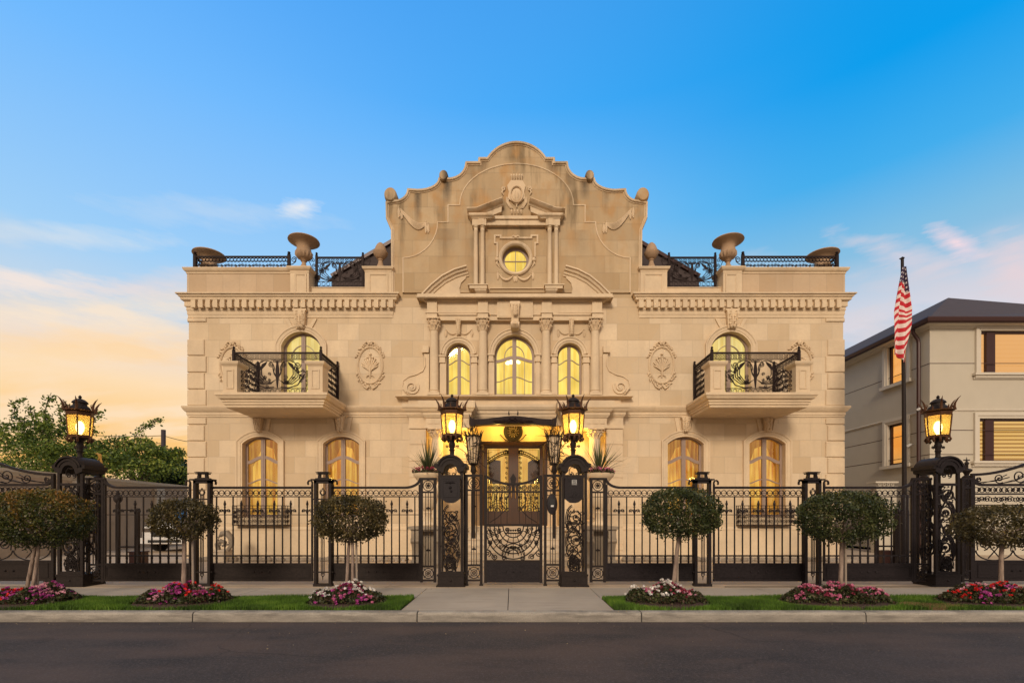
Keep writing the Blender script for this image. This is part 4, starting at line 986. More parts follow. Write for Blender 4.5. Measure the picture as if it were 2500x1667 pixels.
mb.ball(q[0], YF-.10, q[1]-.02, .05, 6)
obj('carved_bow', mb, 'carve', H)
# ---- porch: rusticated piers, columns, stepped entablature
zb, zt = HZ(1018), HZ(989, 15.84)
Yp, Yc = YF-.40, YF-.78
def f():
    x0, x1 = HX(999.5, Yp), HX(1040, Yp)
    z = .0; mb = MB(); mb.box(x0+.02, x1-.01, Yp+.02, YF-.001, 0, HZ(1046, Yp)); yield 'pier', mb, 'trim', H
    zz = HZ(1046, Yp)-.02; k = 0
    while zz > .3:
        h = min(.50, zz-.28); mb = MB(); mb.box(x0, x1, Yp, YF-.002, zz-h+.025, zz); yield 'rusticated_block', mb, 'trim', H; zz -= .525
    mb = MB(); mb.box(x0-.05, x1+.04, Yp-.05, YF-.001, 0, .27); yield 'pier_base', mb, 'trim', H
    zA, zFz, zK = HZ(1046, Yp), HZ(1037, Yp), HZ(1020, Yp)
    mb = MB(); mb.box(x0-.01, x1+.3, Yp-.02, YF-.001, zA, zK)
    c0, c1 = HX(1039, Yc), HX(1145, Yc); zA2, zK2 = HZ(1045, Yc), HZ(1021, Yc)
    mb.box(c0, c1, Yc, YF-.0015, zA2, zK2); mb.box(c0-.02, c1+.02, Yc-.02, Yc-.001, zA2, zA2+.10); mb.box(x0-.03, x1, Yp-.04, Yp-.021, zA, zA+.1)
    # carved frieze blocks
    for k in range(6):
        a_ = c0+.06+k*(c1-c0-.08)/6; mb.box(a_, a_+.17, Yc-.018, Yc-.001, zA2+.14, zK2-.04)
    yield 'porch_entablature', mb, 'trim', H
    sec = lambda zb_, zt_: [(0, zb_), (.03, zb_+.02), (.06, zb_+.07), (.08, zb_+.10), (.08, zb_+.16), (.13, zb_+.20), (.17, zb_+.27), (.20, zb_+.30), (.20, zt_-.01), (0, zt_)]
    zt_ = HZ(988, Yp); mb = MB(); mb.sweep_xy([(x0, YF), (x0, Yp), (c0, Yp)], sec(zK, zt_)); mb.box(x0, c1-.02, Yp, YF-.001, zK, zt_-.004)
    zt2 = zt_+.012; mb.sweep_xy([(c0, Yp), (c0, Yc), (c1, Yc), (c1, YF-.25)], sec(zK2, zt2)); mb.box(c0, c1, Yc, YF-.001, zK2, zt2-.004); yield 'porch_cornice', mb, 'trim', H
    # round column with leafy capital
    cx_ = HX(1067, Yc+.12); r = .20; cap = .32
    mb = MB(); zb_ = 1.08; mb.box(cx_-.3, cx_+.3, Yc-.12, YF-.1, 0, zb_); mb.box(cx_-.27, cx_+.27, Yc-.08, YF-.15, zb_, zb_+.1)
    mb.lathe(cx_, Yc+.22, [(r*1.3, zb_+.1), (r*1.3, zb_+.16), (r*1.1, zb_+.2), (r*1.18, zb_+.24), (r, zb_+.3), (r*.86, zA2-cap)], 22); yield 'porch_column', mb, 'trim', H
    c = MB(); col_capital(c, cx_, zA2-cap, zA2, r*.86, Yc+.22); yield 'capital', c, 'carve', H
    mb = MB(); mb.box(EX0-.28, EX0-.0, YF-.14, YF-.001, .9, zA2); yield 'door_pilaster', mb, 'trim', H
both(f)
mb = MB(); c1 = HX(1145, Yc); 
mb.sweep_xy([(c1, YF-.16), (mx(c1), YF-.16)], [(0, zb-.06), (.03, zb-.04), (.05, zb+.05), (.08, zb+.08), (.08, zb+.15), (.12, zb+.18), (.16, zb+.26), (.16, zt-.005), (0, zt)]); mb.box(c1-.1, mx(c1)+.1, YF-.16, YF-.001, zb-.3, zt-.003); obj('belt_course', mb, 'trim', H)
# recess, threshold, steps
mb = MB(); Yd = 17.0
mb.box(EX0-.2, EX0, YF+.321, Yd, .9, EZ+.2).box(EX1, EX1+.2, YF+.321, Yd, .9, EZ+.2); mb.box(EX0-.2, EX1+.2, YF+.321, Yd+.2, EZ, EZ+.2)
dx0, dx1, dzt = HX(1171, Yd), HX(1336, Yd), HZ(1078, Yd)
mb.holed([(EX0-.2, .9), (EX1+.2, .9), (EX1+.2, EZ+.01), (EX0-.2, EZ+.01)], [[(dx0, .95), (dx0, dzt), (dx1, dzt), (dx1, .95)]], Yd, Yd+.15)
obj('entrance_recess', mb, 'carve', H)
nst = 6; st = 1.06/nst
for k in range(nst):
    mb = MB(); y0 = 15.0-.32*(nst-1-k)+.30; y0 = 13.55+.33*k; 
    mb.box(CX-1.45, CX+1.45, y0, 17.2 if k == nst-1 else y0+.36, k*st, (k+1)*st-.035); mb.box(CX-1.47, CX+1.47, y0-.03, 17.2 if k == nst-1 else y0+.36, (k+1)*st-.034, (k+1)*st); obj('step', mb, 'step', H)
# front door
fd = MB(); fd.holed([(dx0, .98), (dx1, .98), (dx1, dzt), (dx0, dzt)], [[(dx0+.16, 1.02), (dx0+.16, dzt-.16), (dx1-.16, dzt-.16), (dx1-.16, 1.02)]], Yd-.06, Yd+.10)
fd.sweep_xz([(dx0+.05, 1.0), (dx0+.05, dzt-.05), (dx1-.05, dzt-.05), (dx1-.05, 1.0)], [(0, 0), (0, .05), (-.06, .03), (-.10, 0)], Yd-.061)
fdo = obj('front_door', fd, 'wood', H)
xm = (dx0+dx1)/2
for s_ in (-1, 1):
    a, b = (dx0+.16, xm-.02) if s_ < 0 else (xm+.02, dx1-.16); zt_ = dzt-.16; zk = HZ(1247, Yd)
    gx0, gx1 = (a+.10, b-.15) if s_ < 0 else (a+.15, b-.10); gz1 = zt_-.07
    mb = MB(); mb.holed([(a, 1.02), (b, 1.02), (b, zt_), (a, zt_)], [[(gx0, zk), (gx0, gz1), (gx1, gz1), (gx1, zk)]], Yd, Yd+.06)
    mb.box(gx0+.03, gx1-.03, Yd-.015, Yd-.001, 1.10, zk-.10)
    lf = obj('door_leaf', mb, 'wood', fdo)
    obj('pane', MB().box(gx0-.01, gx1+.01, Yd+.035, Yd+.045, zk-.01, gz1+.01), 'glass', lf)
    g = MB(); yy = Yd+.0
    cx_ = (gx0+gx1)/2; W_ = gx1-gx0
    # wrought grille: outline, arched band, scrolls, stems
    for rr in (0, .05): g.ribbon([(gx0+rr, zk), (gx0+rr, gz1-rr), (gx1-rr, gz1-rr), (gx1-rr, zk)], .023, yy)
    for off in (0, .09, .14): g.ribbon([(gx0+W_*t_/10, gz1-.42-off+ (.34*math.sin(R(90*(t_/10 if s_ < 0 else 1-t_/10))))) for t_ in range(11)], .030, yy)
    for k in range(5): 
        t_ = (k+.5)/5; zc_ = gz1-.46+.34*math.sin(R(90*(t_ if s_ < 0 else 1-t_))); g.ring(gx0+W_*t_, zc_, .042, .020, yy, n=10)
    g.ring(gx1-.09 if s_ < 0 else gx0+.09, gz1-.14, .075, .023, yy, n=12); g.ring(gx1-.09 if s_ < 0 else gx0+.09, gz1-.14, .035, .023, yy, n=8)
    for side in (gx0+.025, gx1-.025):
        for k in range(11): 
            zc_ = zk+.1+k*(gz1-zk-.25)/11; g.ribbon(spiral(side+(.045 if side < cx_ else -.045), zc_, .008, .05, 90*k, 1.2 if k % 2 else -1.2, 10), .020, yy)
    for k in range(6):
        x = gx0+.12+k*(W_-.24)/5; g.ribbon([(x, zk), (x+.02*math.sin(k), zk+.5), (x, zk+.75+.12*(k % 2))], .023, yy); g.ribbon(spiral(x+.03, zk+.8+.12*(k % 2), .008, .04, 180, 1.2, 10), .017, yy); g.ribbon(spiral(x-.03, zk+.55+.1*(k % 2), .008, .04, 0, -1.2, 10), .017, yy)
    for k in range(4): g.ribbon(arc(cx_, zk-.02, .09+.08*k, .12+.09*k, 0, 180, 10), .020, yy)
    obj('door_grille', g, 'railiron', lf)
    obj('door_handle', MB().tube([(xm+s_*.07, Yd-.02, 2.0), (xm+s_*.07, Yd-.07, 2.03), (xm+s_*.07, Yd-.07, 2.35), (xm+s_*.07, Yd-.02, 2.38)], .012, 6), 'gold', lf)
# a bronze relief hangs in each door, and the lit hall behind
for s_ in (-1, 1):
    c = HX(1208 if s_ < 0 else 1303, Yd); mb = MB(); mb.prism([(c-.2, HZ(1180, Yd)), (c-.2, HZ(1128, Yd)), (c-.1*s_*0-.05, HZ(1121, Yd)), (c+.2, HZ(1124, Yd)), (c+.2, HZ(1180, Yd))], Yd+.07, Yd+.11); obj('relief_panel', mb, 'wood', fdo)
obj('astragal', MB().box(xm-.03, xm+.03, Yd-.02, Yd+.05, 1.02, dzt-.16), 'wood', fdo)
obj('lit_hall', MB().box(dx0-.1, dx1+.1, Yd+.45, Yd+.47, .95, dzt+.1), 'hall', fdo)
# wreath emblem over the door
mb = MB(); c = i2(1153, 1152, 16.85)
for r_, wd_ in ((.27, .13), (.12, .02), (.07, .025)):
    mb.ring(c[0], c[1], r_, wd_, 16.93, .03, 26)
mb.ball(c[0], 16.93, c[1], .04, 6)
for k in range(12): a_ = 2*PI*k/12; mb.ball(c[0]+.17*math.cos(a_), 16.93, c[1]+.17*math.sin(a_), .03, 5)
for s_ in (-1, 1):
    mb.ribbon([(c[0]+s_*x_, c[1]+z_) for x_, z_ in ((.12,-.27),(.2,-.32),(.28,-.27),(.36,-.20),(.42,-.12),(.46,-.10))], .03, 16.93, .02); mb.ribbon(spiral(c[0]+s_*.16, c[1]-.33, .01, .05, 0, s_*1.3, 10), .02, 16.93, .02)
obj('wreath_emblem', mb, 'iron_dark', H)
# canopy
mb = MB(); Yn = 15.0; n = 24
L0, L1 = i2(818, 0, Yn)[0], i2(1490, 0, Yn)[0]; zt_ = i2(0, 1060, Yn)[1]; zb_ = i2(0, 1103, Yn)[1]
top = []; bot = []
for i in range(n+1):
    t_ = i/n; x = L0+(L1-L0)*t_; s = (2*t_-1)
    top.append((x, zt_+.10*math.exp(-(s*2.0)**2)+ .02)); bot.append((x, zb_+.07*(1-s*s)-.02))
poly = bot+top[::-1]
rs = []
for (yy, dz) in ((Yn, 0), (Yn+.12, .02), (YF+.1, .17)):
    rs.append([(x, yy, z+dz*(1 if 1 else 0)) for x, z in poly])
mb.rings(rs, smooth=False)
for s_ in (-1, 1):
    e = L0 if s_ < 0 else L1
    mb.prism([(e-s_*.12, zb_-.02), (e-s_*.12, zt_+.02), (e, zt_+.06), (e+s_*.07, zt_+.20), (e+s_*.045, zt_+.02), (e+s_*.02, zb_-.04)], Yn-.03, Yn+.10)
canopy = obj('door_canopy', mb, 'railiron', H)
mb = MB()
for k in range(13):
    x = (L0+L1)/2+(k-6)*.055; h = .16*math.exp(-((k-6)*.11*1.5)**2)
    for q in range(2): mb.ball(x, Yn-.03, zb_+.10+h*.5*q+.03*math.sin(k*2), .035, 5)
for s_ in (-1, 1):
    x = (L0+L1)/2+s_*.13; mb.taper([(x, Yn-.02, zt_+.14), (x+s_*.01, Yn-.02, zt_+.22), (x-s_*.0, Yn-.02, zt_+.29)], [.025, .018, .002], 6)
    for k in range(6): mb.taper([((L0+L1)/2+s_*(.1+.08*k), Yn-.03, zb_+.08), ((L0+L1)/2+s_*(.17+.08*k), Yn-.05, zb_+.14), ((L0+L1)/2+s_*(.22+.08*k), Yn-.03, zb_+.09)], [.01, .02, .006], 5)
obj('canopy_carving', mb, 'railiron', canopy)
# porch ceiling lamps (they light the doorway yellow)
def plamp(x, y, z, e, c=(1, .66, .22), r=.06, par=None):
    l = bpy.data.lights.new('lamp_light', 'POINT'); l.energy = e; l.color = c; l.shadow_soft_size = r
    o = bpy.data.objects.new('lamp_light', l); sc.collection.objects.link(o); o.location = Vector((x, y, z))-wloc(par); o.parent = par; return o
for s_ in (-1, 1):
    b = obj('ceiling_lamp', MB().lathe(CX+s_*.6, 16.55, [(.09, EZ-.001), (.10, EZ-.03), (.08, EZ-.06), (.0, EZ-.07)][::-1], 12), 'bulb_soft', H); plamp(CX+s_*.6, 16.45, EZ-.3, 34, (1, .62, .10), par=b)
    b = obj('ceiling_lamp', MB().lathe(CX+s_*2.0, 15.55, [(.0, 4.13), (.07, 4.14), (.08, 4.17), (.07, 4.195)], 12), 'bulb_soft', H); plamp(CX+s_*1.85, 15.30, 3.80, 50, (1, .62, .10), par=b)
# ---- roof behind
mb = MB(); zr0 = 10.1
Xe = HX(822, 19); ze = HZ(694, 19); xs_ = [(HX(824,19), HZ(694,19)), (CX, HZ(694,19)+.57*(CX-Xe)), (mx(HX(824,19)), HZ(694,19))]
rs = [[(x, yy, z) for x, z in [(xs_[0][0], 8.4)]+xs_+[(xs_[2][0], 8.4)]] for yy in (18.4, 26)]
mb.rings(rs, smooth=False); obj('roof', mb, 'roof', H)
mb = MB()
for s_ in (0, 1):
    p = [(x if not s_ else mx(x), z) for x, z in (xs_[0], xs_[1])]
    mb.ribbon(p, .12, 18.36, .12)
obj('roof_verge', mb, 'brown', H)
# ---- balconies
def railing_pattern(mb, p0, p1, z0, z1, kind='full'):
    """iron railing between two plan points; built flat then bent onto its line"""
    L = math.hypot(p1[0]-p0[0], p1[1]-p0[1]); ux, uy = (p1[0]-p0[0])/L, (p1[1]-p0[1])/L
    q = MB(); h = z1-z0
    q.ribbon([(0, h-.02), (L, h-.02)], .045, 0, .05)
    if kind == 'low':
        q.ribbon([(0, .05), (L, .05)], .02); q.ribbon([(0, .20), (L, .20)], .02)
        n = max(2, round(L/.115))
        for k in range(n):
            x = (k+.5)*L/n; q.ring(x, h-.125, .062, .022, n=10); q.ribbon(spiral(x+.02, h-.30, .01, .05, 90*k, 1.2, 10), .021)
        return bent(mb, q, p0, ux, uy, z0)
    for z in (h-.21, .20, .04): q.ribbon([(0, z), (L, z)], .018, 0, .02)
    n = max(2, round(L/.15))
    for k in range(n):
        x = (k+.5)*L/n; q.ring(x, h-.125, .058, .014, n=12); s = L/n/2
        q.ribbon([(x-s, h-.21), (x+s, h-.04)], .012); q.ribbon([(x-s, h-.04), (x+s, h-.21)], .012)
        q.ring(x, .12, .058, .012, n=10)
        if k % 2: q.ring(x, h-.26, .035, .012, n=8)
    rr = random.Random(int(L*1000))
    if kind == 'lyre':
        c = L/2
        q.prism([(c-.012, .22), (c+.012, .22), (c+.05, .45*h), (c+.055, .60*h), (c+.02, .78*h), (c, .83*h), (c-.02, .78*h), (c-.055, .60*h), (c-.05, .45*h)], -.012, .012)
        for s_ in (-1, 1):
            q.ribbon([(c, .40*h), (c+s_*.09, .50*h), (c+s_*.13, .62*h), (c+s_*.14, .70*h)], .055, w2=.012)
            for k in range(4):   # drooping feathers from the shoulder to the centre
                r = .25+.085*k; q.ribbon([(c+s_*(.46+.05*k), .70*h-.03*k), (c+s_*(.47+.06*k), .48*h-.04*k), (c+s_*(.34+.03*k), .34*h-.035*k), (c+s_*.18, .30*h-.015*k), (c+s_*(.05+.04*k), .36*h-.03*k)], .030, w2=.016)
            q.ribbon(arc(c+s_*.34, .62*h, .25, .24, 200 if s_ > 0 else -20, -20 if s_ > 0 else 200, 16), .026)
            q.ribbon(spiral(c+s_*.19, .72*h, .012, .075, 90, -s_*1.6, 18), .024); q.ribbon(spiral(c+s_*.60, .70*h, .012, .105, 90, s_*1.8, 20), .026); q.ribbon(spiral(c+s_*.72, .42*h, .012, .095, 250, s_*1.7, 20), .024)
            q.ribbon(spiral(c+s_*.075, .79*h, .01, .055, 90, s_*1.4, 12), .020)
            q.prism([(c+s_*.30, .79*h), (c+s_*.46, .72*h), (c+s_*.52, .58*h), (c+s_*.44, .62*h), (c+s_*.34, .71*h)], -.01, .01)
            q.ribbon([(c+s_*.52, .60*h), (c+s_*.62, .52*h), (c+s_*.74, .58*h), (c+s_*.86, .52*h)], .024); q.ribbon([(c+s_*.10, .24), (c+s_*.34, .22), (c+s_*.60, .30), (c+s_*.82, .50*h)], .030)
            for k in range(9): q.ribbon(spiral(c+s_*rr.uniform(.16, .8), rr.uniform(.26, .62*h), .008, rr.uniform(.045, .07), rr.uniform(0, 360), s_*1.5, 12), .018)
            x = c+s_*.90
            while x < L-.04 and x > .04:
                for z in (.29, .42, .55, .68): q.ribbon(spiral(x, z, .01, .065, 400*z+90*x, s_*1.5, 12), .022)
                x += s_*.12
    else:
        nx = max(2, round(L/.115))
        for k in range(nx):
            for j in range(5): q.ribbon(spiral((k+.5)*L/nx, .25+j*(h-.50)/4.3, .01, .068, 77*k+130*j, 1.5 if (k+j) % 2 else -1.5, 12), .022)
            if k % 3 == 1: q.ribbon([((k+.5)*L/nx, .20), ((k+.9)*L/nx, .4*h), ((k+.1)*L/nx, .6*h), ((k+.5)*L/nx, h-.21)], .026)
    return bent(mb, q, p0, ux, uy, z0)
RW = 1.0
def bent(mb, q, p0, ux, uy, z0):
    q.v = [(p0[0]+x*ux-y*uy, p0[1]+x*uy+y*ux, z0+z) for x, y, z in q.v]; return mb.add_all(q)
def post(mb, x, y, z0, z1, w_=.035):
    mb.box(x-w_, x+w_, y-w_, y+w_, z0, z1); mb.lathe(x, y, [(w_*.7, z1), (w_*1.3, z1+.02), (w_*1.3, z1+.03), (w_*.5, z1+.045), (w_*1.15, z1+.08), (w_*.9, z1+.11), (.002, z1+.13)], 10)
BZ = 4.95
def balcony(mirror):
    D0 = 14.2; xl, xr = -8.60, -5.34; bt = 4.55
    def put(nm, mb, m_, par):
        if mirror: mb.mirror(CX)
        return obj(nm, mb, m_, par)
    mb = MB(); sec = [(-.22, bt), (-.20, bt+.02), (-.20, bt+.07), (-.16, bt+.09), (-.16, bt+.14), (-.13, bt+.16), (-.13, bt+.21), (-.06, bt+.24), (-.03, bt+.30), (.0, bt+.33), (.0, BZ), (-.5, BZ)]
    mb.sweep_xy([(xl, YF), (xl, D0), (xr, D0), (xr, YF)], [(-.6, bt)]+sec)
    mb.box(xl+.3, xr-.3, D0+.3, YF-.001, bt+.001, BZ-.001)
    B = put('balcony', mb, 'trim', H)
    for (a, b) in ((-8.44, -8.03), (-5.955, -5.53)):
        mb = MB(); y0 = 14.35; y1 = 14.78; zt_ = 5.88
        mb.box(a, b, y0, y1, BZ-.002, zt_-.14); mb.box(a+.0-.02, b+.02, y0-.02, y1+.02, BZ, BZ+.05)
        mb.sweep_xy([(a, y0), (b, y0), (b, y1), (a, y1)], [(-.1, zt_-.145), (.0, zt_-.145), (.02, zt_-.11), (.05, zt_-.08), (.07, zt_-.03), (.07, zt_), (-.1, zt_)], True); mb.box(a, b, y0, y1, zt_-.1, zt_-.001)
        mb.sweep_xz([(a+.09, BZ+.14), (a+.09, zt_-.23), (b-.09, zt_-.23), (b-.09, BZ+.14)][::1], [(0, 0), (-.0, .02), (-.035, .02), (-.035, 0)], y0, True)
        put('balcony_pier', mb, 'trim', B)
    mb = MB(); zt_ = 6.22; xa, xb = -8.24, -5.66; yf = 14.56
    railing_pattern(mb, (xa, yf), (xb, yf), BZ, zt_, 'lyre'); railing_pattern(mb, (xa, 15.95), (xa, yf), BZ, zt_, 'full'); railing_pattern(mb, (xb, yf), (xb, 15.95), BZ, zt_, 'full')
    for (x, y) in ((xa, yf), (xb, yf), (xb, 15.94), (xa, 15.94)): post(mb, x, y, BZ, zt_+.05)
    put('balcony_railing', mb, 'railiron', B)
balcony(False); balcony(True)
# ---- roof terrace railings
def f():
    zt_ = HZ(629.5, 16.35)
    mb = MB(); z0 = HZ(652.4, 16.35)-.16
    a, b = HX(481, 16.35), HX(709, 16.35)
    q0 = (a, 16.35); railing_pattern(mb, (a, 16.25), (b, 16.25), zt_-.36, zt_, 'low'); railing_pattern(mb, (a, 22), (a, 16.25), zt_-.36, zt_, 'low')
    post(mb, a, 16.25, ZC+.1, zt_+.03, .045); post(mb, b, 16.25, ZC+.1, zt_+.03, .045)
    mb.ribbon(spiral(b+.17, zt_-.12, .02, .10, 180, -1.4, 16), .022, 16.25); mb.ribbon([(b+.03, zt_-.28), (b+.12, zt_-.26), (b+.22, zt_-.18), (b+.24, zt_-.08), (b+.18, zt_-.02)], .022, 16.25)
    yield 'terrace_railing', mb, 'railiron', H
    mb = MB(); a, b = HX(773, 16.3), HX(886, 16.3); zl_ = HZ(702, 16.3)
    railing_pattern(mb, (a, 16.3), (b, 16.3), zl_, zt_, 'lyre'); post(mb, a, 16.3, zl_, zt_+.03); post(mb, b, 16.3, zl_, zt_+.03)
    for s_, e in ((-1, a), (1, b)):
        mb.ribbon(spiral(e+s_*.16, zt_-.10, .02, .09, 90, s_*1.4, 16), .020, 16.3); mb.ribbon([(e+s_*.0, zt_-.42), (e+s_*.10, zt_-.38), (e+s_*.20, zt_-.26), (e+s_*.26, zt_-.1), (e+s_*.2, zt_-.0)], .020, 16.3)
        mb.ribbon(spiral(e+s_*.10, zt_-.28, .015, .06, 90, s_*1.4, 14), .018, 16.3)
    yield 'terrace_railing', mb, 'railiron', H
both(f)
# balconets at two ground floor windows
for k in ('gl1', 'gr2'):
    x0, x1 = O[k][0]-.38, O[k][1]+.28; z1_, z0_ = HZ(1234, 15.75), HZ(1281, 15.75); yf = YF-.30
    if k == 'gr2': x0, x1 = HX(1808, 15.7), HX(1939, 15.7)
    else: x0, x1 = HX(567, 15.7), HX(697, 15.7)
    mb = MB()
    for (p, q) in (((x0, YF-.01), (x0, yf)), ((x0, yf), (x1, yf)), ((x1, yf), (x1, YF-.01))):
        L = math.hypot(q[0]-p[0], q[1]-p[1]); t_ = MB(); h = z1_-z0_
        for z in (0, h-.09, h): t_.ribbon([(0, z), (L, z)], .022, 0, .022)
        n = max(2, round(L/.13))
        for j in range(n):
            x = (j+.5)*L/n
            for zz in (.12, .27, .41): t_.ribbon(spiral(x, zz, .01, .062, 70*j+90*zz, 1.5 if j % 2 else -1.5, 13), .014)
            t_.ribbon([(x-L/n/2, 0), (x-L/n/2, h)], .012)
        bent(mb, t_, p, (q[0]-p[0])/L, (q[1]-p[1])/L, z0_)
    mb.box(x0, x1, yf, YF-.002, z0_-.015, z0_+.005)
    obj('window_guard', mb, 'railiron', H)
# ---- objects standing on the roof terrace
def urn(name, x, y, z, label, s=1.0):
    t_ = thing(name, label, 'urn', (x, y, z), 'stone urns on the roof parapet')
    mb = MB(); P = [(.17, 0), (.19, .02), (.19, .05), (.13, .10), (.075, .20), (.06, .27), (.08, .30), (.10, .31), (.08, .33), (.13, .37)]
    mb.lathe(0, 0, [(r*s, zz*s) for r, zz in P], 20); mb.box(-.2*s, .2*s, -.2*s, .2*s, -.0, .03)
    obj('foot', mb, 'urn', t_, world=False)
    mb = MB(); n = 28; rs = []
    for zz, r, fl in ((.37,.13,0), (.40,.19,.06), (.47,.245,.08), (.55,.265,.07), (.60,.25,.03), (.63,.235,0), (.72,.215,0), (.78,.225,0), (.84,.27,0), (.89,.36,0), (.93,.455,0), (.955,.49,0), (.98,.48,0), (.97,.44,0), (.9,.34,0)):
        rs.append([(r*s*(1+(fl if k % 2 else -fl))*math.cos(2*PI*k/n), r*s*(1+(fl if k % 2 else -fl))*math.sin(2*PI*k/n), zz*s) for k in range(n)])
    mb.rings(rs); obj('bowl', mb, 'urn', t_, world=False); return t_
zp = HZ(652.4, 15.9)+.004
for s_, side in ((0, 'left'), (1, 'right')):
    f_ = (lambda x: mx(x)) if s_ else (lambda x: x)
    urn('stone_urn', f_(HX(742, 16.15)), 16.15, zp, 'wide-lipped fluted stone urn standing whole on the %s roof wing pedestal' % side, 1.01)
    urn('stone_urn', f_(HX(511, 16.75)), 16.75, zp-.18, 'stone urn half hidden by the low railing at the %s roof corner' % side, 1.05)
    t_ = thing('stone_acorn', 'stone acorn finial on the pedestal just %s of the central gable' % side, 'finial', (f_(HX(929, 16.15)), 16.15, HZ(652.4, 15.9)), 'stone acorn finials')
    mb = MB(); mb.lathe(0, 0, [(.19, 0), (.21, .02), (.20, .05), (.12, .14), (.075, .26), (.065, .33), (.09, .35), (.09, .37), (.07, .39)], 18); obj('foot', mb, 'urn', t_, world=False)
    mb = MB(); mb.lathe(0, 0, [(.07, .385), (.14, .42), (.20, .50), (.235, .57), (.24, .60), (.215, .61), (.195, .63)], 22); obj('cup', mb, 'urn', t_, world=False)
    mb = MB(); mb.lathe(0, 0, [(.195, .62), (.19, .68), (.165, .76), (.12, .85), (.06, .915), (.0, .94)], 20); obj('nut', mb, 'urn', t_, world=False)
# chandelier in the hall
ch = thing('chandelier', 'glowing chandelier seen through the tall middle window upstairs', 'chandelier', (HX(1252, 17.1), 16.62, HZ(884, 16.6)))
for k in range(11):
    a_ = 2*PI*k/10; r_ = .20 if k < 10 else 0
    obj('glass_shade', MB().ball(r_*math.cos(a_), r_*math.sin(a_)*.3, .03*math.sin(k), .055, 6), 'bulb_soft', ch, world=False)
obj('rod', MB().tube([(0, 0, 0), (0, 0, .75)], .01, 5), 'gold', ch, world=False)
# ------------------------------------------------------------------ GROUND
def st(name, mb, m_): return tag(obj(name, mb, m_), kind='structure')
DF = 9.6; KF = 6.91; KB = 7.07; GB = 8.16; RZ = -.137
st('ground', MB().box(-400, 400, -60, 900, -.6, -.16), 'ground')
st('road', MB().box(-60, 60, -25, KF+.05, -.3, RZ), 'asphalt')
mb = MB(); jx = [-1.336+3.16*k for k in range(-8, 9)]
for a, b in zip(jx, jx[1:]):
    rs = [[(a+.008, y, z), (b-.008, y, z)] for y, z in ((KF+.0, RZ-.05), (KF+.012, -.03), (KF+.03, -.005), (KF+.05, 0), (KB, 0), (KB, -.1))]
    prof = [(KF, RZ-.05), (KF+.010, -.035), (KF+.022, -.010), (KF+.05, 0), (KB, 0), (KB, RZ-.05)]
    mb.rings([[(x, y, z) for y, z in prof] for x in (a+.009, b-.009)], smooth=False)
st('kerb', mb, 'kerbstone')
st('kerb_joint', MB().box(-27, 25, KF+.02, KB-.01, RZ, -.02), 'joint')
AX0, AX1 = -1.60, 1.47
# slabs of the pavement
def slab(x0, x1, y0, y1, z1=0.0): return MB().box(x0+.006, x1-.006, y0+.006, y1-.006, -.15, z1)
mb = MB(); xs = [AX0-1.55*k for k in range(13, 0, -1)]+[AX0]
for a, b in zip(xs, xs[1:]): mb.add_all(slab(a, b, GB, 9.32))
xs = [AX1+1.55*k for k in range(0, 14)]
for a, b in zip(xs, xs[1:]): mb.add_all(slab(a, b, GB, 9.32))
mb.add_all(slab(AX0, -.06, KB, 9.32)); mb.add_all(slab(-.06, AX1, KB, 9.32))
st('pavement', mb, 'concrete')
st('pavement_bed', MB().box(-24, 24, GB, 9.6, -.16, -.025).box(AX0, AX1, KB, 9.4, -.16, -.026), 'joint')
mb = MB()
for k in range(-14, 15): mb.add_all(MB().box(k*1.2+.004, (k+1)*1.2-.004, 9.325, 10.35, -.1, .006))
st('threshold_paving', mb, 'paving')
mb = MB()
for k in range(-20, 20):
    for j in range(0, 14): mb.add_all(MB().box(k*.9+.004+.45*(j % 2), (k+1)*.9-.004+.45*(j % 2), 10.355+j*.9, 10.355+(j+1)*.9-.006, -.1, .0))
st('yard_paving', mb, 'paving'); st('yard_bed', MB().box(-60, 60, 9.33, 60, -.15, -.012), 'concrete')
st('verge_soil', MB().box(-24, AX0-.005, KB+.002, GB-.002, -.15, -.012).box(AX1+.005, 24, KB+.002, GB-.002, -.15, -.012), 'mulch')
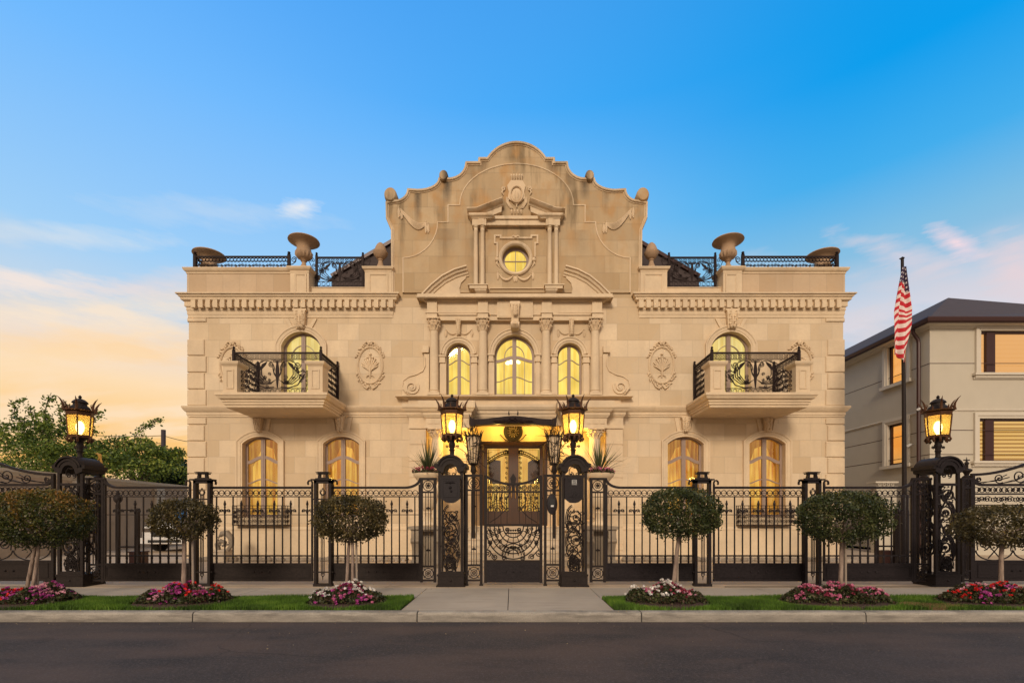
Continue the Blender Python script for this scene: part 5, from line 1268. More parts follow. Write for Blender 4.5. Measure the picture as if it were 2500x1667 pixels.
# ------------------------------------------------------------------ IRON FENCE
def FX(px, D=DF): return (px-1250)*D/1200.0
def FZ(py, D=DF): return CAMH+(1263-py)*D/1200.0
zTOP, zCIR, zR2, zTIP, zFL, zLOW, zKP, zBOT = FZ(1190), FZ(1203), FZ(1212), FZ(1220), FZ(1256), FZ(1356), FZ(1374), FZ(1418)
def share(name, mesh, parent, loc, mirror=False):
    o = bpy.data.objects.new(name, mesh); sc.collection.objects.link(o); o.parent = parent; o.location = loc; return o
def me_of(mb, m_):
    me = bpy.data.meshes.new('m'); me.from_pydata(mb.v, [], mb.f); me.polygons.foreach_set('use_smooth', mb.sm); me.update(); me.materials.append(M[m_]); return me
def picket_mesh(spear, m_):
    mb = MB(); r = .0105; top = (zR2 if not spear else zTIP-.02)
    mb.box(-r, r, -r, r, zKP, top)
    mb.lathe(0, 0, [(.012, zKP), (.022, zKP+.01), (.015, zKP+.03), (.024, zKP+.045), (.013, zKP+.065), (.024, zKP+.085), (.010, zKP+.14)], 8)
    mb.lathe(0, 0, [(.010, zLOW-.09), (.02, zLOW-.04), (.021, zLOW-.01), (.012, zLOW)], 8)
    if spear:
        mb.lathe(0, 0, [(.012, zTIP-.15), (.022, zTIP-.14), (.010, zTIP-.12), (.022, zTIP-.10), (.026, zTIP-.075), (.012, zTIP-.03), (.0, zTIP+.005)], 8)
        mb.lathe(0, 0, [(.010, zFL), (.022, zFL+.04), (.028, zFL+.08), (.012, zFL+.12)], 8)
        for s_ in (-1, 1):
            mb.ribbon([(s_*.006, zFL+.03), (s_*.02, zFL+.07), (s_*.05, zFL+.10)], .016); mb.ribbon(spiral(s_*.068, zFL+.075, .006, .036, 90-s_*10, -s_*1.35, 14), .017)
    return me_of(mb, m_)
PK = {}
def fence_panel(px0, px1, label, curlL=True, curlR=True, rise=None, first=None, mat_='iron', n=None):
    """a bay of fence; rise = (side, px where it starts, height) a quarter sweep up to a taller neighbour"""
    x0, x1 = FX(px0), FX(px1); t_ = thing('iron_fence', label, 'fence', ((x0+x1)/2, DF, 0), 'iron fence panels along the pavement')
    mb = MB(); w_ = .03
    mb.box(x0, x0+w_, DF-.02, DF+.02, zBOT, zTOP+(.06)); mb.box(x1-w_, x1, DF-.02, DF+.02, zBOT, zTOP+.06)
    top = [(x0+.01, zTOP), (x1-.01, zTOP)]
    if rise:
        side, r = rise
        if side == 'R': top = [(x0+.01, zTOP)]+[(x1-r+r*math.sin(R(a)), zTOP+r*.62*(1-math.cos(R(a)))) for a in range(0, 91, 10)]
        else: top = [(x0+r-r*math.sin(R(a)), zTOP+r*.62*(1-math.cos(R(a)))) for a in range(90, -1, -10)]+[(x1-.01, zTOP)]
    mb.ribbon(top, .045, DF, .05)
    for s_, on, e in ((-1, curlL, x0), (1, curlR, x1)):
        if on: mb.ribbon([(e-s_*.012, zTOP+.02), (e-s_*.012, zTOP+.09)]+[(e-s_*.055+s_*.043*math.cos(R(a)), zTOP+.09+.05*math.sin(R(a))) for a in range(20, 241, 25)], .026, DF, .035)
    for z, h in ((zR2, .020), (zFL, .014), (zLOW, .028)): mb.box(x0+w_, x1-w_, DF-.013, DF+.013, z-h/2, z+h/2)
    obj('frame', mb, mat_, t_)
    kb = MB(); kb.box(x0+w_-.001, x1-w_+.001, DF-.012, DF+.012, zBOT, zKP+.0); kb.box(x0, x1, DF-.022, DF+.022, zKP-.045, zKP); kb.box(x0, x1, DF-.022, DF+.022, zBOT-.0, zBOT+.045)
    kb.sweep_xz([(x0+.05, zBOT+.07), (x0+.05, zKP-.07), (x1-.05, zKP-.07), (x1-.05, zBOT+.07)], [(0, 0), (0, .010), (-.012, .010), (-.012, 0)], DF-.012, True)
    for s_ in (-1, 0, 1): kb.ball((x0+x1)/2+s_*.15, DF-.014, (zBOT+zKP)/2+.005, .020, 6)
    obj('kick_panel', kb, mat_, t_)
    rb = MB(); n_ = round((x1-x0-2*w_-.02)/.110)
    for k in range(n_):
        x = x0+w_+.01+(k+.5)*(x1-x0-2*w_-.02)/n_; rb.ring(x, zCIR, .050, .013, DF, .014, 14); rb.ball(x+.055, DF, zCIR, .012, 4)
    rb.box(x0+w_, x1-w_, DF-.005, DF+.005, zCIR-.004, zCIR+.004)
    obj('ring_band', rb, mat_, t_)
    n_ = n or round((x1-x0-2*w_)/.158); 
    for k in range(n_):
        x = x0+w_+(k+.5)*(x1-x0-2*w_)/n_; sp_ = (k % 2 == 1)
        key = (sp_, mat_)
        if key not in PK: PK[key] = picket_mesh(sp_, mat_)
        share('spear_picket' if sp_ else 'picket', PK[key], t_, (x-(x0+x1)/2, 0, 0))
    return t_
def fence_post(px0, px1, label, m_='iron'):
    x0, x1 = FX(px0, 9.47), FX(px1, 9.47); xc = (x0+x1)/2; t_ = thing('fence_post', label, 'fence post', (xc, DF, 0), 'open iron fence posts')
    y0, y1 = DF-.13, DF-.02; zt_ = FZ(1172, 9.47)
    mb = MB()
    for x in (x0, x1-.05):
        mb.box(x, x+.05, y0, y1, .05, zt_)
    mb.box(x0-.012, x1+.012, y0-.012, y1+.012, .007, .055); mb.box(x0, x1, y0, y1, zt_-.055, zt_)
    for z in (FZ(1396, 9.47), FZ(1218, 9.47)): mb.box(x0+.05, x1-.05, y0+.01, y0+.03, z-.012, z+.012); mb.box(x0-.03, x0, y0+.02, y0+.05, z-.012, z+.012); mb.box(x1, x1+.03, y0+.02, y0+.05, z-.012, z+.012)
    obj('cage', mb, m_, t_)
    mb = MB()
    for s_ in (-1, 0, 1): mb.box(xc+s_*.028-.006, xc+s_*.028+.006, y0+.012, y0+.026, .22, zt_-.26+(0 if s_ else -.02))
    mb.ring(xc, zt_-.235, .040, .014, y0+.02, .014, 14); mb.ring(xc, zt_-.23, .058, .010, y0+.02, .012, 14); mb.ball(xc, y0+.02, zt_-.16, .016, 6); mb.ball(xc, y0+.02, .19, .016, 6); mb.ring(xc, .23, .03, .012, y0+.02, .012, 10); mb.taper([(xc, y0+.02, .17), (xc, y0+.02, .12)], [.010, .003], 5)
    obj('rod_ornament', mb, m_, t_)
    mb = MB(); mb.box(x0-.045, x1+.045, y0-.045, y1+.045, zt_, zt_+.025); mb.box(x0+.02, x1-.02, y0+.02, y1-.02, zt_+.025, zt_+.045)
    z = zt_+.045
    for s_ in (-1, 1): mb.prism([(xc+s_*.055, z), (xc+s_*.10, z), (xc+s_*.085, z+.075), (xc+s_*.05, z+.075)], y0+.02, y1-.02)
    mb.box(xc-.055, xc+.055, y0+.03, y1-.03, z+.0, z+.012); mb.box(xc-.115, xc+.115, y0-.01, y1+.01, z+.075, z+.095); mb.box(xc-.08, xc+.08, y0+.01, y1-.01, z+.095, z+.106); mb.box(xc-.12, xc+.12, y0-.03, y1+.03, z+.106, z+.118)
    obj('cap', mb, m_, t_); return t_
def rosette(mb, cx, cz, r, y=DF, petals=6, kind=0):
    mb.ring(cx, cz, r, .016, y, .016, 20)
    if kind == 0:
        for k in range(petals): a = 2*PI*k/petals; mb.ring(cx+r*.42*math.cos(a), cz+r*.42*math.sin(a), r*.20, .014, y-.004, .02, 8)
        mb.ball(cx, y, cz, r*.22, 6)
    else:
        mb.ring(cx, cz, r*.55, .012, y, .014, 14); mb.ring(cx, cz, r*.27, .016, y, .02, 10); mb.ball(cx, y, cz, r*.13, 5)
        for k in range(4): a = PI/4+PI/2*k; mb.ribbon([(cx+r*.55*math.cos(a), cz+r*.55*math.sin(a)), (cx+r*1.3*math.cos(a), cz+r*1.3*math.sin(a))], .012, y)
def rosette_panel(px0, px1, label, name='rosette_panel', legs=False, zt_=None, m_='iron', bars=3):
    x0, x1 = FX(px0), FX(px1); xc = (x0+x1)/2; zt_ = zt_ or FZ(1166)
    t_ = thing(name, label, 'fence panel', (xc, DF, 0), 'narrow iron panels with rosette rings'); mb = MB(); w_ = .05
    zb_ = .007 if legs else zBOT-.02
    mb.box(x0, x0+w_, DF-.025, DF+.025, zb_, zt_); mb.box(x1-w_, x1, DF-.025, DF+.025, zb_, zt_)
    mb.box(x0-.01, x1+.01, DF-.03, DF+.03, zt_-.045, zt_); hw = (x1-x0)/2-w_
    zr = zt_-.045-2*hw-.04; zk = zBOT+2*hw+.06
    for z in (zr, zk, zBOT): mb.box(x0+w_, x1-w_, DF-.02, DF+.02, z-.0, z+.035)
    if legs:
        for x in (x0, x1-w_): mb.box(x-.01, x+w_+.01, DF-.04, DF+.04, .007, .03)
    obj('frame', mb, m_, t_)
    mb = MB(); rosette(mb, xc, (zt_-.045+zr+.035)/2, hw*.93, kind=0); obj('upper_rosette', mb, m_, t_)
    mb = MB(); rosette(mb, xc, (zk+zBOT+.035)/2, hw*.93, kind=1); obj('lower_rosette', mb, m_, t_)
    mb = MB()
    for k in range(bars): x = xc+(k-(bars-1)/2)*.048; mb.box(x-.007, x+.007, DF-.007, DF+.007, zk+.035, zr)
    mb.box(x0+w_, x1-w_, DF-.006, DF+.006, zr-.08, zr-.068)
    for z in (zr-.30, zk+.33):
        for k in range(3): mb.ball(xc+(k-1)*.024, DF, z+.02*(k % 2), .018, 5)
        mb.taper([(xc, DF, z-.07), (xc, DF, z), (xc, DF, z+.08)], [.004, .016, .004], 5)
    obj('centre_bars', mb, m_, t_); return t_
SIDE = [('leftmost', 'left')]
fence_panel(255, 466, 'iron fence panel between the far left lantern pillar and the leftmost open fence post', False, True, ('L', .28), mat_='iron')
fence_post(471, 512, 'open iron fence post, leftmost of the four, beside the small round tree')
fence_panel(515, 764, 'iron fence panel in front of the left window with a black iron guard')
fence_post(766, 808, 'open iron fence post just left of the tree with pink and white flowers below')
fence_panel(811, 1026, 'iron fence panel sweeping up to the left side of the entrance gate', True, False, ('R', .30), mat_='iron')
rosette_panel(1026, 1065, 'narrow rosette panel left of the pillar with the black letter box')
rosette_panel(1440, 1479, 'narrow rosette panel right of the pillar with the numbered letter box')
fence_panel(1479, 1694, 'iron fence panel sweeping up to the right side of the entrance gate', False, True, ('L', .30), mat_='iron_dark')  # same iron as the left bays, coloured darker for less reflected light
fence_post(1697, 1737, 'open iron fence post just right of the tree with white and pink flowers below', 'iron_dark')
fence_panel(1741, 1962, 'iron fence panel in front of the right window with a black iron guard', mat_='iron_dark')
fence_post(1966, 2006, 'open iron fence post, rightmost of the four, beside the broad round tree', 'iron_dark')
fence_panel(2010, 2228, 'iron fence panel in front of the base of the flagpole', True, False, ('R', .26), mat_='iron_dark')
rosette_panel(2228, 2272, 'narrow rosette panel touching the far right lantern pillar', m_='iron_dark')
rosette_panel(212, 255, 'narrow rosette panel touching the far left lantern pillar')
rosette_panel(2346, 2374, 'slim rosette panel between the far right lantern pillar and the driveway gate', m_='iron_dark', bars=2)
rosette_panel(1136, 1178, 'narrow legged side panel left of the entrance gate leaf', 'gate_side_panel', True, FZ(1158))
sp = rosette_panel(1328, 1371, 'narrow legged side panel right of the entrance gate leaf, carrying the intercom', 'gate_side_panel', True, FZ(1158), m_='iron')
# ------------------------------------------------------------------ scroll foliage for the pillars
def scroll_fill(mb, x0, x1, z0, z1, y, seed, heavy=1.0):
    r = random.Random(seed); w_ = x1-x0; h = z1-z0; xc = (x0+x1)/2
    stem = [(xc+w_*.33*math.sin(t_*2.2*PI+seed), z0+h*t_) for t_ in [i/22 for i in range(23)]]
    mb.ribbon(stem, .022*heavy, y, .02)
    mb.ribbon([(2*xc-x, z) for x, z in stem], .021*heavy, y+.01, .02)
    for k in range(4):
        zc_ = z0+h*(.14+.24*k); s_ = 1 if k % 2 else -1
        mb.ribbon(spiral(xc+s_*w_*.08, zc_, .015, w_*.40, 100*k+40, s_*1.9, 30), .020*heavy, y-.008, .03)
        for j in range(2): mb.ribbon(arc(xc-s_*w_*.05, zc_-.05, w_*(.40-.07*j), w_*(.75-.07*j), 90+s_*10, 90+s_*130, 10), .018, y, .02)
        mb.ball(xc+s_*w_*.08, y, zc_, .028, 6)
    for k in range(int(46*heavy)):
        x = xc+r.uniform(-.42, .42)*w_; z = z0+h*r.random(); a = r.uniform(0, 2*PI); L = r.uniform(.05, .11)
        mb.taper([(x, y-.01, z), (x+L*.5*math.cos(a), y-.03, z+L*.5*math.sin(a)), (x+L*math.cos(a+.7), y-.01, z+L*math.sin(a+.7))], [.005, .014, .002], 5)
        if k % 3 == 0: mb.ribbon(spiral(x, z, .006, r.uniform(.03, .05), r.uniform(0, 360), r.choice((-1.3, 1.3)), 12), .015, y)
def hood(mb, xc, y0, y1, z0, hw, ro_, ri, band=.0):
    o = [(xc-hw, z0), (xc-hw, z0+.07), (xc-ro_-.0, z0+.075)]+arc(xc, z0-.02, ro_, ro_*.98, 160, 20, 16)+[(xc+ro_+.0, z0+.075), (xc+hw, z0+.07), (xc+hw, z0), (xc+hw-.04, z0), (xc+hw-.05, z0-.06), (xc+ri+.02, z0-.10)]+arc(xc, z0-.07, ri, ri*1.1, 0, 180, 12)+[(xc-ri-.02, z0-.10), (xc-hw+.05, z0-.06), (xc-hw+.04, z0)]
    mb.prism(o, y0, y1)
    for (r_, d) in ((ro_-.02, .035), (ro_-.08, .018)): mb.ribbon(arc(xc, z0-.03, r_, r_, 164, 16, 16), .03, y0-d/2+.002, d)
def lantern(x, y, z0, label, rot=0, energy=85):
    """z0 = foot of the stem"""
    t_ = thing('lantern', label, 'lantern', (x, y, z0), 'crowned street lanterns on the gate pillars')
    mb = MB(); mb.lathe(0, 0, [(.045, 0), (.05, .02), (.042, .05), (.045, .12), (.06, .14), (.045, .16), (.05, .20), (.065, .235), (.06, .27), (.045, .30), (.055, .33), (.10, .37), (.13, .395), (.0, .40)], 12)
    for s_ in (-1, 1): mb.ribbon([(s_*.045, .19), (s_*.10, .235), (s_*.125, .21)]+spiral(s_*.105, .21, .006, .028, 0, s_*1.2, 10), .014, 0)
    obj('stem', mb, 'iron', t_, world=False)
    def fit(m_):   # proportions of the head
        m_.v = [(a*.88, b*.88, c if c < .835 else .835+(c-.835)*.77) for a, b, c in m_.v]; return m_
    n = 6; ang = [rot+2*PI*k/6 for k in range(6)]
    zb_, zt_ = .425, .835; rb, rt = .205, .245
    mb = MB(); hexr = lambda r, z: [(r*math.cos(a), r*math.sin(a), z) for a in ang]
    mb.rings([hexr(.10, .37), hexr(.20, .385), hexr(.225, .40), hexr(.225, .425)], smooth=False)
    mb.rings([hexr(rt+.008, zt_), hexr(rt+.015, zt_+.07), hexr(rt+.035, zt_+.085), hexr(rt+.085, zt_+.105), hexr(rt+.085, zt_+.12), hexr(.21, .965), hexr(.20, .97)], smooth=False)
    for a in ang: mb.tube([(rb*math.cos(a), rb*math.sin(a), zb_), (rt*math.cos(a), rt*math.sin(a), zt_)], .016, 5, smooth=False)
    for k in range(6):
        a, b = ang[k], ang[(k+1) % 6]
        for (r_, z) in ((rb, zb_+.01), (rt, zt_-.005)): mb.tube([(r_*math.cos(a), r_*math.sin(a), z), (r_*math.cos(b), r_*math.sin(b), z)], .012, 5)
        m_ = (a+b)/2
        # hanging leaf curls under the base
        for q in (a, m_):
            c, s2 = math.cos(q), math.sin(q); mb.taper([(.21*c, .21*s2, .40), (.225*c, .225*s2, .36), (.20*c, .20*s2, .325), (.165*c, .165*s2, .335), (.17*c, .17*s2, .36)], [.016, .026, .026, .016, .004], 6)
        # side horns
        c, s2 = math.cos(a), math.sin(a)
        mb.taper([(.30*c, .30*s2, .93), (.285*c, .285*s2, 1.02), (.30*c, .30*s2, 1.10), (.345*c, .345*s2, 1.19), (.40*c, .40*s2, 1.255)], [.026, .028, .022, .014, .002], 6)
        mb.taper([(.285*c, .285*s2, .95), (.25*c, .25*s2, 1.02), (.24*c, .24*s2, 1.09), (.26*c, .26*s2, 1.12)], [.012, .012, .010, .002], 5)
        c, s2 = math.cos(m_), math.sin(m_)
        mb.taper([(.27*c, .27*s2, .95), (.26*c, .26*s2, 1.0), (.27*c, .27*s2, 1.07)], [.022, .018, .002], 5)
    obj('frame', fit(mb), 'rustiron', t_, world=False)
    mb = MB(); mb.lathe(0, 0, [(.20, .96), (.195, 1.00), (.165, 1.06), (.13, 1.09), (.125, 1.14), (.15, 1.15), (.15, 1.165), (.125, 1.20), (.085, 1.24), (.04, 1.26), (.022, 1.27), (.03, 1.29), (.035, 1.31), (.02, 1.335), (.0, 1.36)], 12)
    obj('dome', fit(mb), 'iron', t_, world=False)
    for k in range(6):
        a, b = ang[k], ang[(k+1) % 6]; mb = MB(); k1, k2 = rb*.985, rt*.985
        q = [(k1*math.cos(a), k1*math.sin(a), zb_+.01), (k1*math.cos(b), k1*math.sin(b), zb_+.01), (k2*math.cos(b), k2*math.sin(b), zt_), (k2*math.cos(a), k2*math.sin(a), zt_)]
        mb.add(q, [(0, 1, 2, 3)]); obj('glass_pane', fit(mb), 'amber', t_, world=False)
    mb = MB(); mb.lathe(0, 0, [(.015, .42), (.03, .48), (.055, .53), (.072, .60), (.06, .67), (.03, .72), (0, .73)], 12); obj('bulb', mb, 'bulb', t_, world=False)
    l = bpy.data.lights.new('lamp_light', 'POINT'); l.energy = energy; l.color = (1, .70, .30); l.shadow_soft_size = .10
    o = bpy.data.objects.new('lamp_light', l); sc.collection.objects.link(o); o.location = (0, 0, .62); o.parent = t_
    return t_
def pillar(px0, px1, label, yb=1430, ytop=1110, m_='iron', seed=1, name='gate_pillar', yarch=None):
    x0, x1 = FX(px0, 9.42), FX(px1, 9.42); xc = (x0+x1)/2; y0, y1 = 9.40, 9.86; w_ = .05
    t_ = thing(name, label, 'gate pillar', (xc, (y0+y1)/2, 0), 'tall iron gate pillars')
    zt_ = FZ(ytop, 9.42); zs = zt_-.27*.98+.02; zcap = zs
    mb = MB()
    for x in (x0, x1-w_):
        mb.box(x, x+w_, y0, y0+.05, .2, zcap-.03); xi = x if x == x0 else x+w_-.035; mb.box(xi, xi+.035, y1-.035, y1, .2, zcap-.03)
    mb.box(x0-.01, x1+.01, y0-.01, y1+.01, .03, .235); mb.box(x0-.035, x1+.035, y0-.035, y1+.035, .007, .035); mb.box(x0-.02, x1+.02, y0-.02, y1+.02, .21, .245); mb.ball(xc, y0-.012, .125, .022, 6)
    zc_ = FZ(1162, 9.42) if seed < 3 else zcap-.30
    mb.box(x0+w_, x1-w_, y0+.005, y0+.05, zc_-.025, zc_+.025); mb.box(x0+w_, x1-w_, y0+.005, y0+.05, .245, .30)
    mb.box(x0+w_, x1-w_, y1-.05, y1-.005, zc_-.025, zc_+.025)
    obj('frame', mb, m_, t_)
    mb = MB(); hood(mb, xc, y0-.04, y1+.04, zcap, (x1-x0)/2+.07, .27, .125); obj('hood', mb, m_, t_)
    mb = MB(); zz = zcap-.09
    for s_ in (-1, 1): mb.ribbon([(xc, zz+.08), (xc+s_*.05, zz+.11), (xc+s_*.10, zz+.05), (xc+s_*.10, zz-.03)]+spiral(xc+s_*.055, zz-.04, .01, .045, 0, -s_*1.3, 12), .016, y0+.03)
    mb.ball(xc, y0+.03, zz+.09, .02, 6)
    obj('hood_scroll', mb, m_, t_)
    mb = MB(); scroll_fill(mb, x0+w_, x1-w_, .58, zc_-.02 if seed >= 3 else zc_-.66, y0+.035, seed, 1.25 if seed >= 3 else 1.0); obj('scrollwork', mb, m_, t_)
    mb = MB(); c = (x0+x1)/2; mb.ring(c, .44, .135, .016, y0+.03); scroll_fill(mb, c-.11, c+.11, .34, .56, y0+.035, seed+7, .5); obj('lower_rosette', mb, m_, t_)
    if seed >= 3:
        mb = MB(); scroll_fill(mb, y0+w_, y1-w_, .5, zc_, 0, seed+2, .8)
        xx = x1-.04 if xc < 0 else x0+.04; mb.v = [(xx+b, a, c_) for a, b, c_ in mb.v]; obj('scrollwork', mb, m_, t_)
    return t_, xc, zt_
for px0, px1, lab, lab2, sd in ((1070, 1131, 'iron gate pillar left of the entrance, carrying the plain black letter box', 'lit lantern on the gate pillar just left of the entrance', 1), (1372, 1433, 'iron gate pillar right of the entrance, carrying the numbered letter box', 'lit lantern on the gate pillar just right of the entrance', 2)):
    t_, xc, zt_ = pillar(px0, px1, lab, seed=sd); lantern(xc+.0, 9.62, zt_-.02, lab2, energy=150)
t_, xc, zt_ = pillar(142, 204, 'iron gate pillar at the far left between fence and driveway gate', ytop=1113, seed=3); lantern(xc, 9.62, zt_-.02, 'lit lantern at the far left, in front of the green trees')
t_, xc, zt_ = pillar(2282, 2342, 'iron gate pillar at the far right between fence and driveway gate', ytop=1113, m_='iron_dark', seed=4); lantern(xc, 9.62, zt_-.02, 'lit lantern at the far right, in front of the neighbouring house')
# letter boxes
for px0, px1, num, lab in ((1076, 1123, False, 'plain black letter box with an embossed door on the left entrance pillar'), (1379, 1424, True, 'black letter box with a small number plate on the right entrance pillar')):
    x0, x1 = FX(px0, 9.3), FX(px1, 9.3); t_ = thing('letter_box', lab, 'letter box', ((x0+x1)/2, 9.36, FZ(1228, 9.3)), 'letter boxes')
    z1_, z0_ = FZ(1168, 9.3), FZ(1216, 9.3); xc = (x0+x1)/2; y0 = 9.27
    zz = FZ(1227, 9.3)
    mb = MB(); mb.prism([(x0, z1_), (x1, z1_), (x1, z0_), (xc+.08, zz+.01), (xc+.04, zz), (xc-.04, zz), (xc-.08, zz+.01), (x0, z0_)], y0, 9.395); mb.prism([(x0-.012, z1_), (x1+.012, z1_), (x1+.0, z1_+.02), (x0+.0, z1_+.02)], y0-.015, 9.396)
    obj('body', mb, 'iron_dark', t_)
    mb = MB(); mb.sweep_xz([(x0+.04, z0_+.02), (x0+.04, z1_-.03), (x1-.04, z1_-.03), (x1-.04, z0_+.02)], [(0, 0), (0, .012), (-.01, .012), (-.01, 0)], y0, True)
    if not num:
        for s_ in (-1, 1): mb.taper([(xc+s_*.01, y0-.01, z1_-.08), (xc+s_*.05, y0-.018, z1_-.07), (xc+s_*.10, y0-.01, z1_-.085)], [.012, .014, .003], 6)
        mb.ball(xc, y0-.002, z1_-.08, .025, 6); mb.ball(xc, y0, z1_-.17, .03, 6); mb.ball(xc+.02, y0, z1_-.24, .025, 6)
    else: mb.ribbon([(xc-.05, z0_+.05), (xc, z0_+.12), (xc+.05, z0_+.07), (xc-.01, z0_+.05)], .01, y0-.005)
    obj('door', mb, 'iron_dark', t_)
    if num:
        mb = MB(); mb.box(xc-.045, xc+.045, y0-.012, y0-.001, z1_-.10, z1_-.025); p = obj('number_plate', mb, 'black', t_)
        mb = MB(); mb.sweep_xz([(xc-.045, z1_-.10), (xc-.045, z1_-.025), (xc+.045, z1_-.025), (xc+.045, z1_-.10)], [(0, 0), (0, .016), (-.006, .016), (-.006, 0)], y0, True); yy = y0-.015
        for ox, segs in ((-.022, 'abc'), (.018, 'ring')):
            if segs == 'abc': mb.ribbon([(xc+ox-.012, z1_-.045), (xc+ox-.012, z1_-.08), (xc+ox+.008, z1_-.08), (xc+ox+.008, z1_-.045)], .006, yy, .004)
            else: mb.ring(xc+ox, z1_-.062, .016, .006, yy, .004, 10)
        mb.box(xc-.05, xc+.05, y0-.02, y0-.012, z1_-.118, z1_-.112); obj('plate_lettering', mb, 'whiteplastic', p)
# intercom
t_ = thing('intercom', 'dark oval intercom with a small white name plate on the right gate side panel', 'intercom', (FX(1347, 9.5), 9.52, FZ(1230, 9.5)))
x = FX(1348, 9.5); z = FZ(1230, 9.5); n = 20
mb = MB(); mb.rings([[(x+a*math.cos(2*PI*k/n), yy, z+b*math.sin(2*PI*k/n)) for k in range(n)] for a, b, yy in ((.10, .20, 9.565), (.105, .205, 9.53), (.095, .19, 9.50), (.02, .05, 9.49))]); obj('housing', mb, 'iron_dark', t_)
mb = MB(); mb.box(x-.05, x+.05, 9.47, 9.50, z-.03, z+.10); obj('speaker_box', mb, 'black', t_)
obj('name_plate', MB().box(x-.028, x+.028, 9.466, 9.472, z-.055, z-.02), 'whiteplastic', t_)
# ------------------------------------------------------------------ ENTRANCE GATE
gx0, gx1 = FX(1182), FX(1324); xc = (gx0+gx1)/2
t_ = thing('entrance_gate', 'wrought iron entrance gate with a dipping top rail and a fan of scrolls below', 'gate', (xc, DF, 0))
mb = MB(); w_ = .055; zt_ = FZ(1160); zr = FZ(1200)
mb.box(gx0, gx0+w_, DF-.03, DF+.03, zBOT-.03, zt_); mb.box(gx1-w_, gx1, DF-.03, DF+.03, zBOT-.03, zt_)
dip = [(gx0+w_*.6+(gx1-gx0-w_*1.2)*t_2, zt_-.01-.165*math.sin(PI*t_2)**.75) for t_2 in [i/20 for i in range(21)]]
mb.ribbon(dip, .045, DF, .055)
for z, h in ((zr, .035), (FZ(1281), .045), (FZ(1369), .04)): mb.box(gx0+w_, gx1-w_, DF-.022, DF+.022, z-h/2, z+h/2)
mb.ribbon([(xc, zr), (xc, zt_-.17)], .05, DF, .03); mb.prism([(xc-.04, zt_-.16), (xc-.06, zt_-.06), (xc, zt_+.04), (xc+.06, zt_-.06), (xc+.04, zt_-.16)], DF-.02, DF+.02)
obj('frame', mb, 'iron', t_)
mb = MB(); zk = FZ(1371)
mb.box(gx0+w_-.002, gx1-w_+.002, DF-.021, DF+.014, zBOT, zk); mb.box(gx0+.01, gx1-.01, DF-.026, DF+.026, zBOT-.02, zBOT+.03); mb.sweep_xz([(gx0+.09, zBOT+.07), (gx0+.09, zk-.05), (gx1-.09, zk-.05), (gx1-.09, zBOT+.07)], [(0, 0), (0, .010), (-.012, .010), (-.012, 0)], DF-.014, True)
for s_ in (-1, 0, 1): mb.ball(xc+s_*.14, DF-.016, (zBOT+zk)/2, .02, 6)
obj('kick_panel', mb, 'iron_dark', t_)
mb = MB()
for k in range(4):
    for s_ in (-1, 1):
        x = xc+s_*(.10+.115*k); zz = zr+.075
        mb.ring(x, zz, .045, .018, DF); mb.ring(x, zz, .02, .015, DF, n=8)
for k in range(-4, 5):
    if k: mb.box(xc+k*.12-.006, xc+k*.12+.006, DF-.006, DF+.006, FZ(1281), zr)
for s_ in (-1, 1):
    for k in range(5): mb.ribbon(spiral(xc+s_*(.12+.10*k), FZ(1243)+.04*(k % 2), .008, .045, 70*k, s_*1.4, 12), .016, DF); mb.ribbon(spiral(xc+s_*(.14+.10*k), FZ(1215), .008, .035, 70*k+180, -s_*1.4, 12), .015, DF)
    mb.ribbon([(xc+s_*.06, zr), (xc+s_*.13, zr-.15), (xc+s_*.12, zr-.32), (xc+s_*.30, zr-.5), (xc+s_*.46, zr-.60)], .021, DF)
    for k in range(3): mb.ribbon([(xc+s_*(.2+.1*k), zr), (xc+s_*(.26+.08*k), zr-.15), (xc+s_*(.2+.1*k), zr-.3)], .015, DF)
obj('upper_scrollwork', mb, 'iron', t_)
mb = MB(); zz = FZ(1284)
for k in range(5): mb.ribbon(arc(xc, zz, .20+.085*k, .22+.105*k, 180, 360, 18), .024, DF)
for k in range(3): mb.ribbon(arc(xc, FZ(1355), .10+.06*k, .11+.06*k, 0, 180, 12), .021, DF)
for k in range(9):
    a = R(180+22.5*k); mb.ribbon([(xc+.20*math.cos(a), zz+.22*math.sin(a)), (xc+.54*math.cos(a), zz+.62*math.sin(a))], .015, DF)
for s_ in (-1, 1):
    for (dx, dz, r) in ((.47,-.12,.07),(.50,-.52,.075),(.36,-.60,.06),(.18,-.62,.05),(.46,-.32,.05),(.12,-.07,.05),(.27,-.10,.05)):
        mb.ribbon(spiral(xc+s_*dx, zz+dz, .01, r, 100*dx*10, s_*1.6, 16), .021, DF)
for s_ in (-1, 1):
    for k in range(9): a = R(-8-9.5*k); mb.ribbon(spiral(xc+s_*(.36+.05*(k % 2))*math.cos(a), zz+(.42+.06*(k % 2))*math.sin(a), .008, .042, 60*k, s_*1.5, 12), .016, DF)
    mb.ribbon([(xc+s_*.50, zz-.02), (xc+s_*.40, zz-.25), (xc+s_*.50, zz-.45), (xc+s_*.36, zz-.60)], .020, DF)
mb.box(xc-.16, xc+.16, DF-.015, DF+.015, zz-.145, zz-.12)
for k in range(-3, 4): mb.ball(xc+k*.045, DF, zz-.08, .022, 5); mb.box(xc+k*.045-.004, xc+k*.045+.004, DF-.004, DF+.004, zz-.23+.015*abs(k), zz-.13)
obj('lower_scrollwork', mb, 'iron', t_)
obj('lock', MB().box(gx1-.09, gx1-.02, DF-.055, DF-.02, FZ(1297), FZ(1285)).ball(gx1-.06, DF-.07, FZ(1291), .025, 6), 'iron_dark', t_)
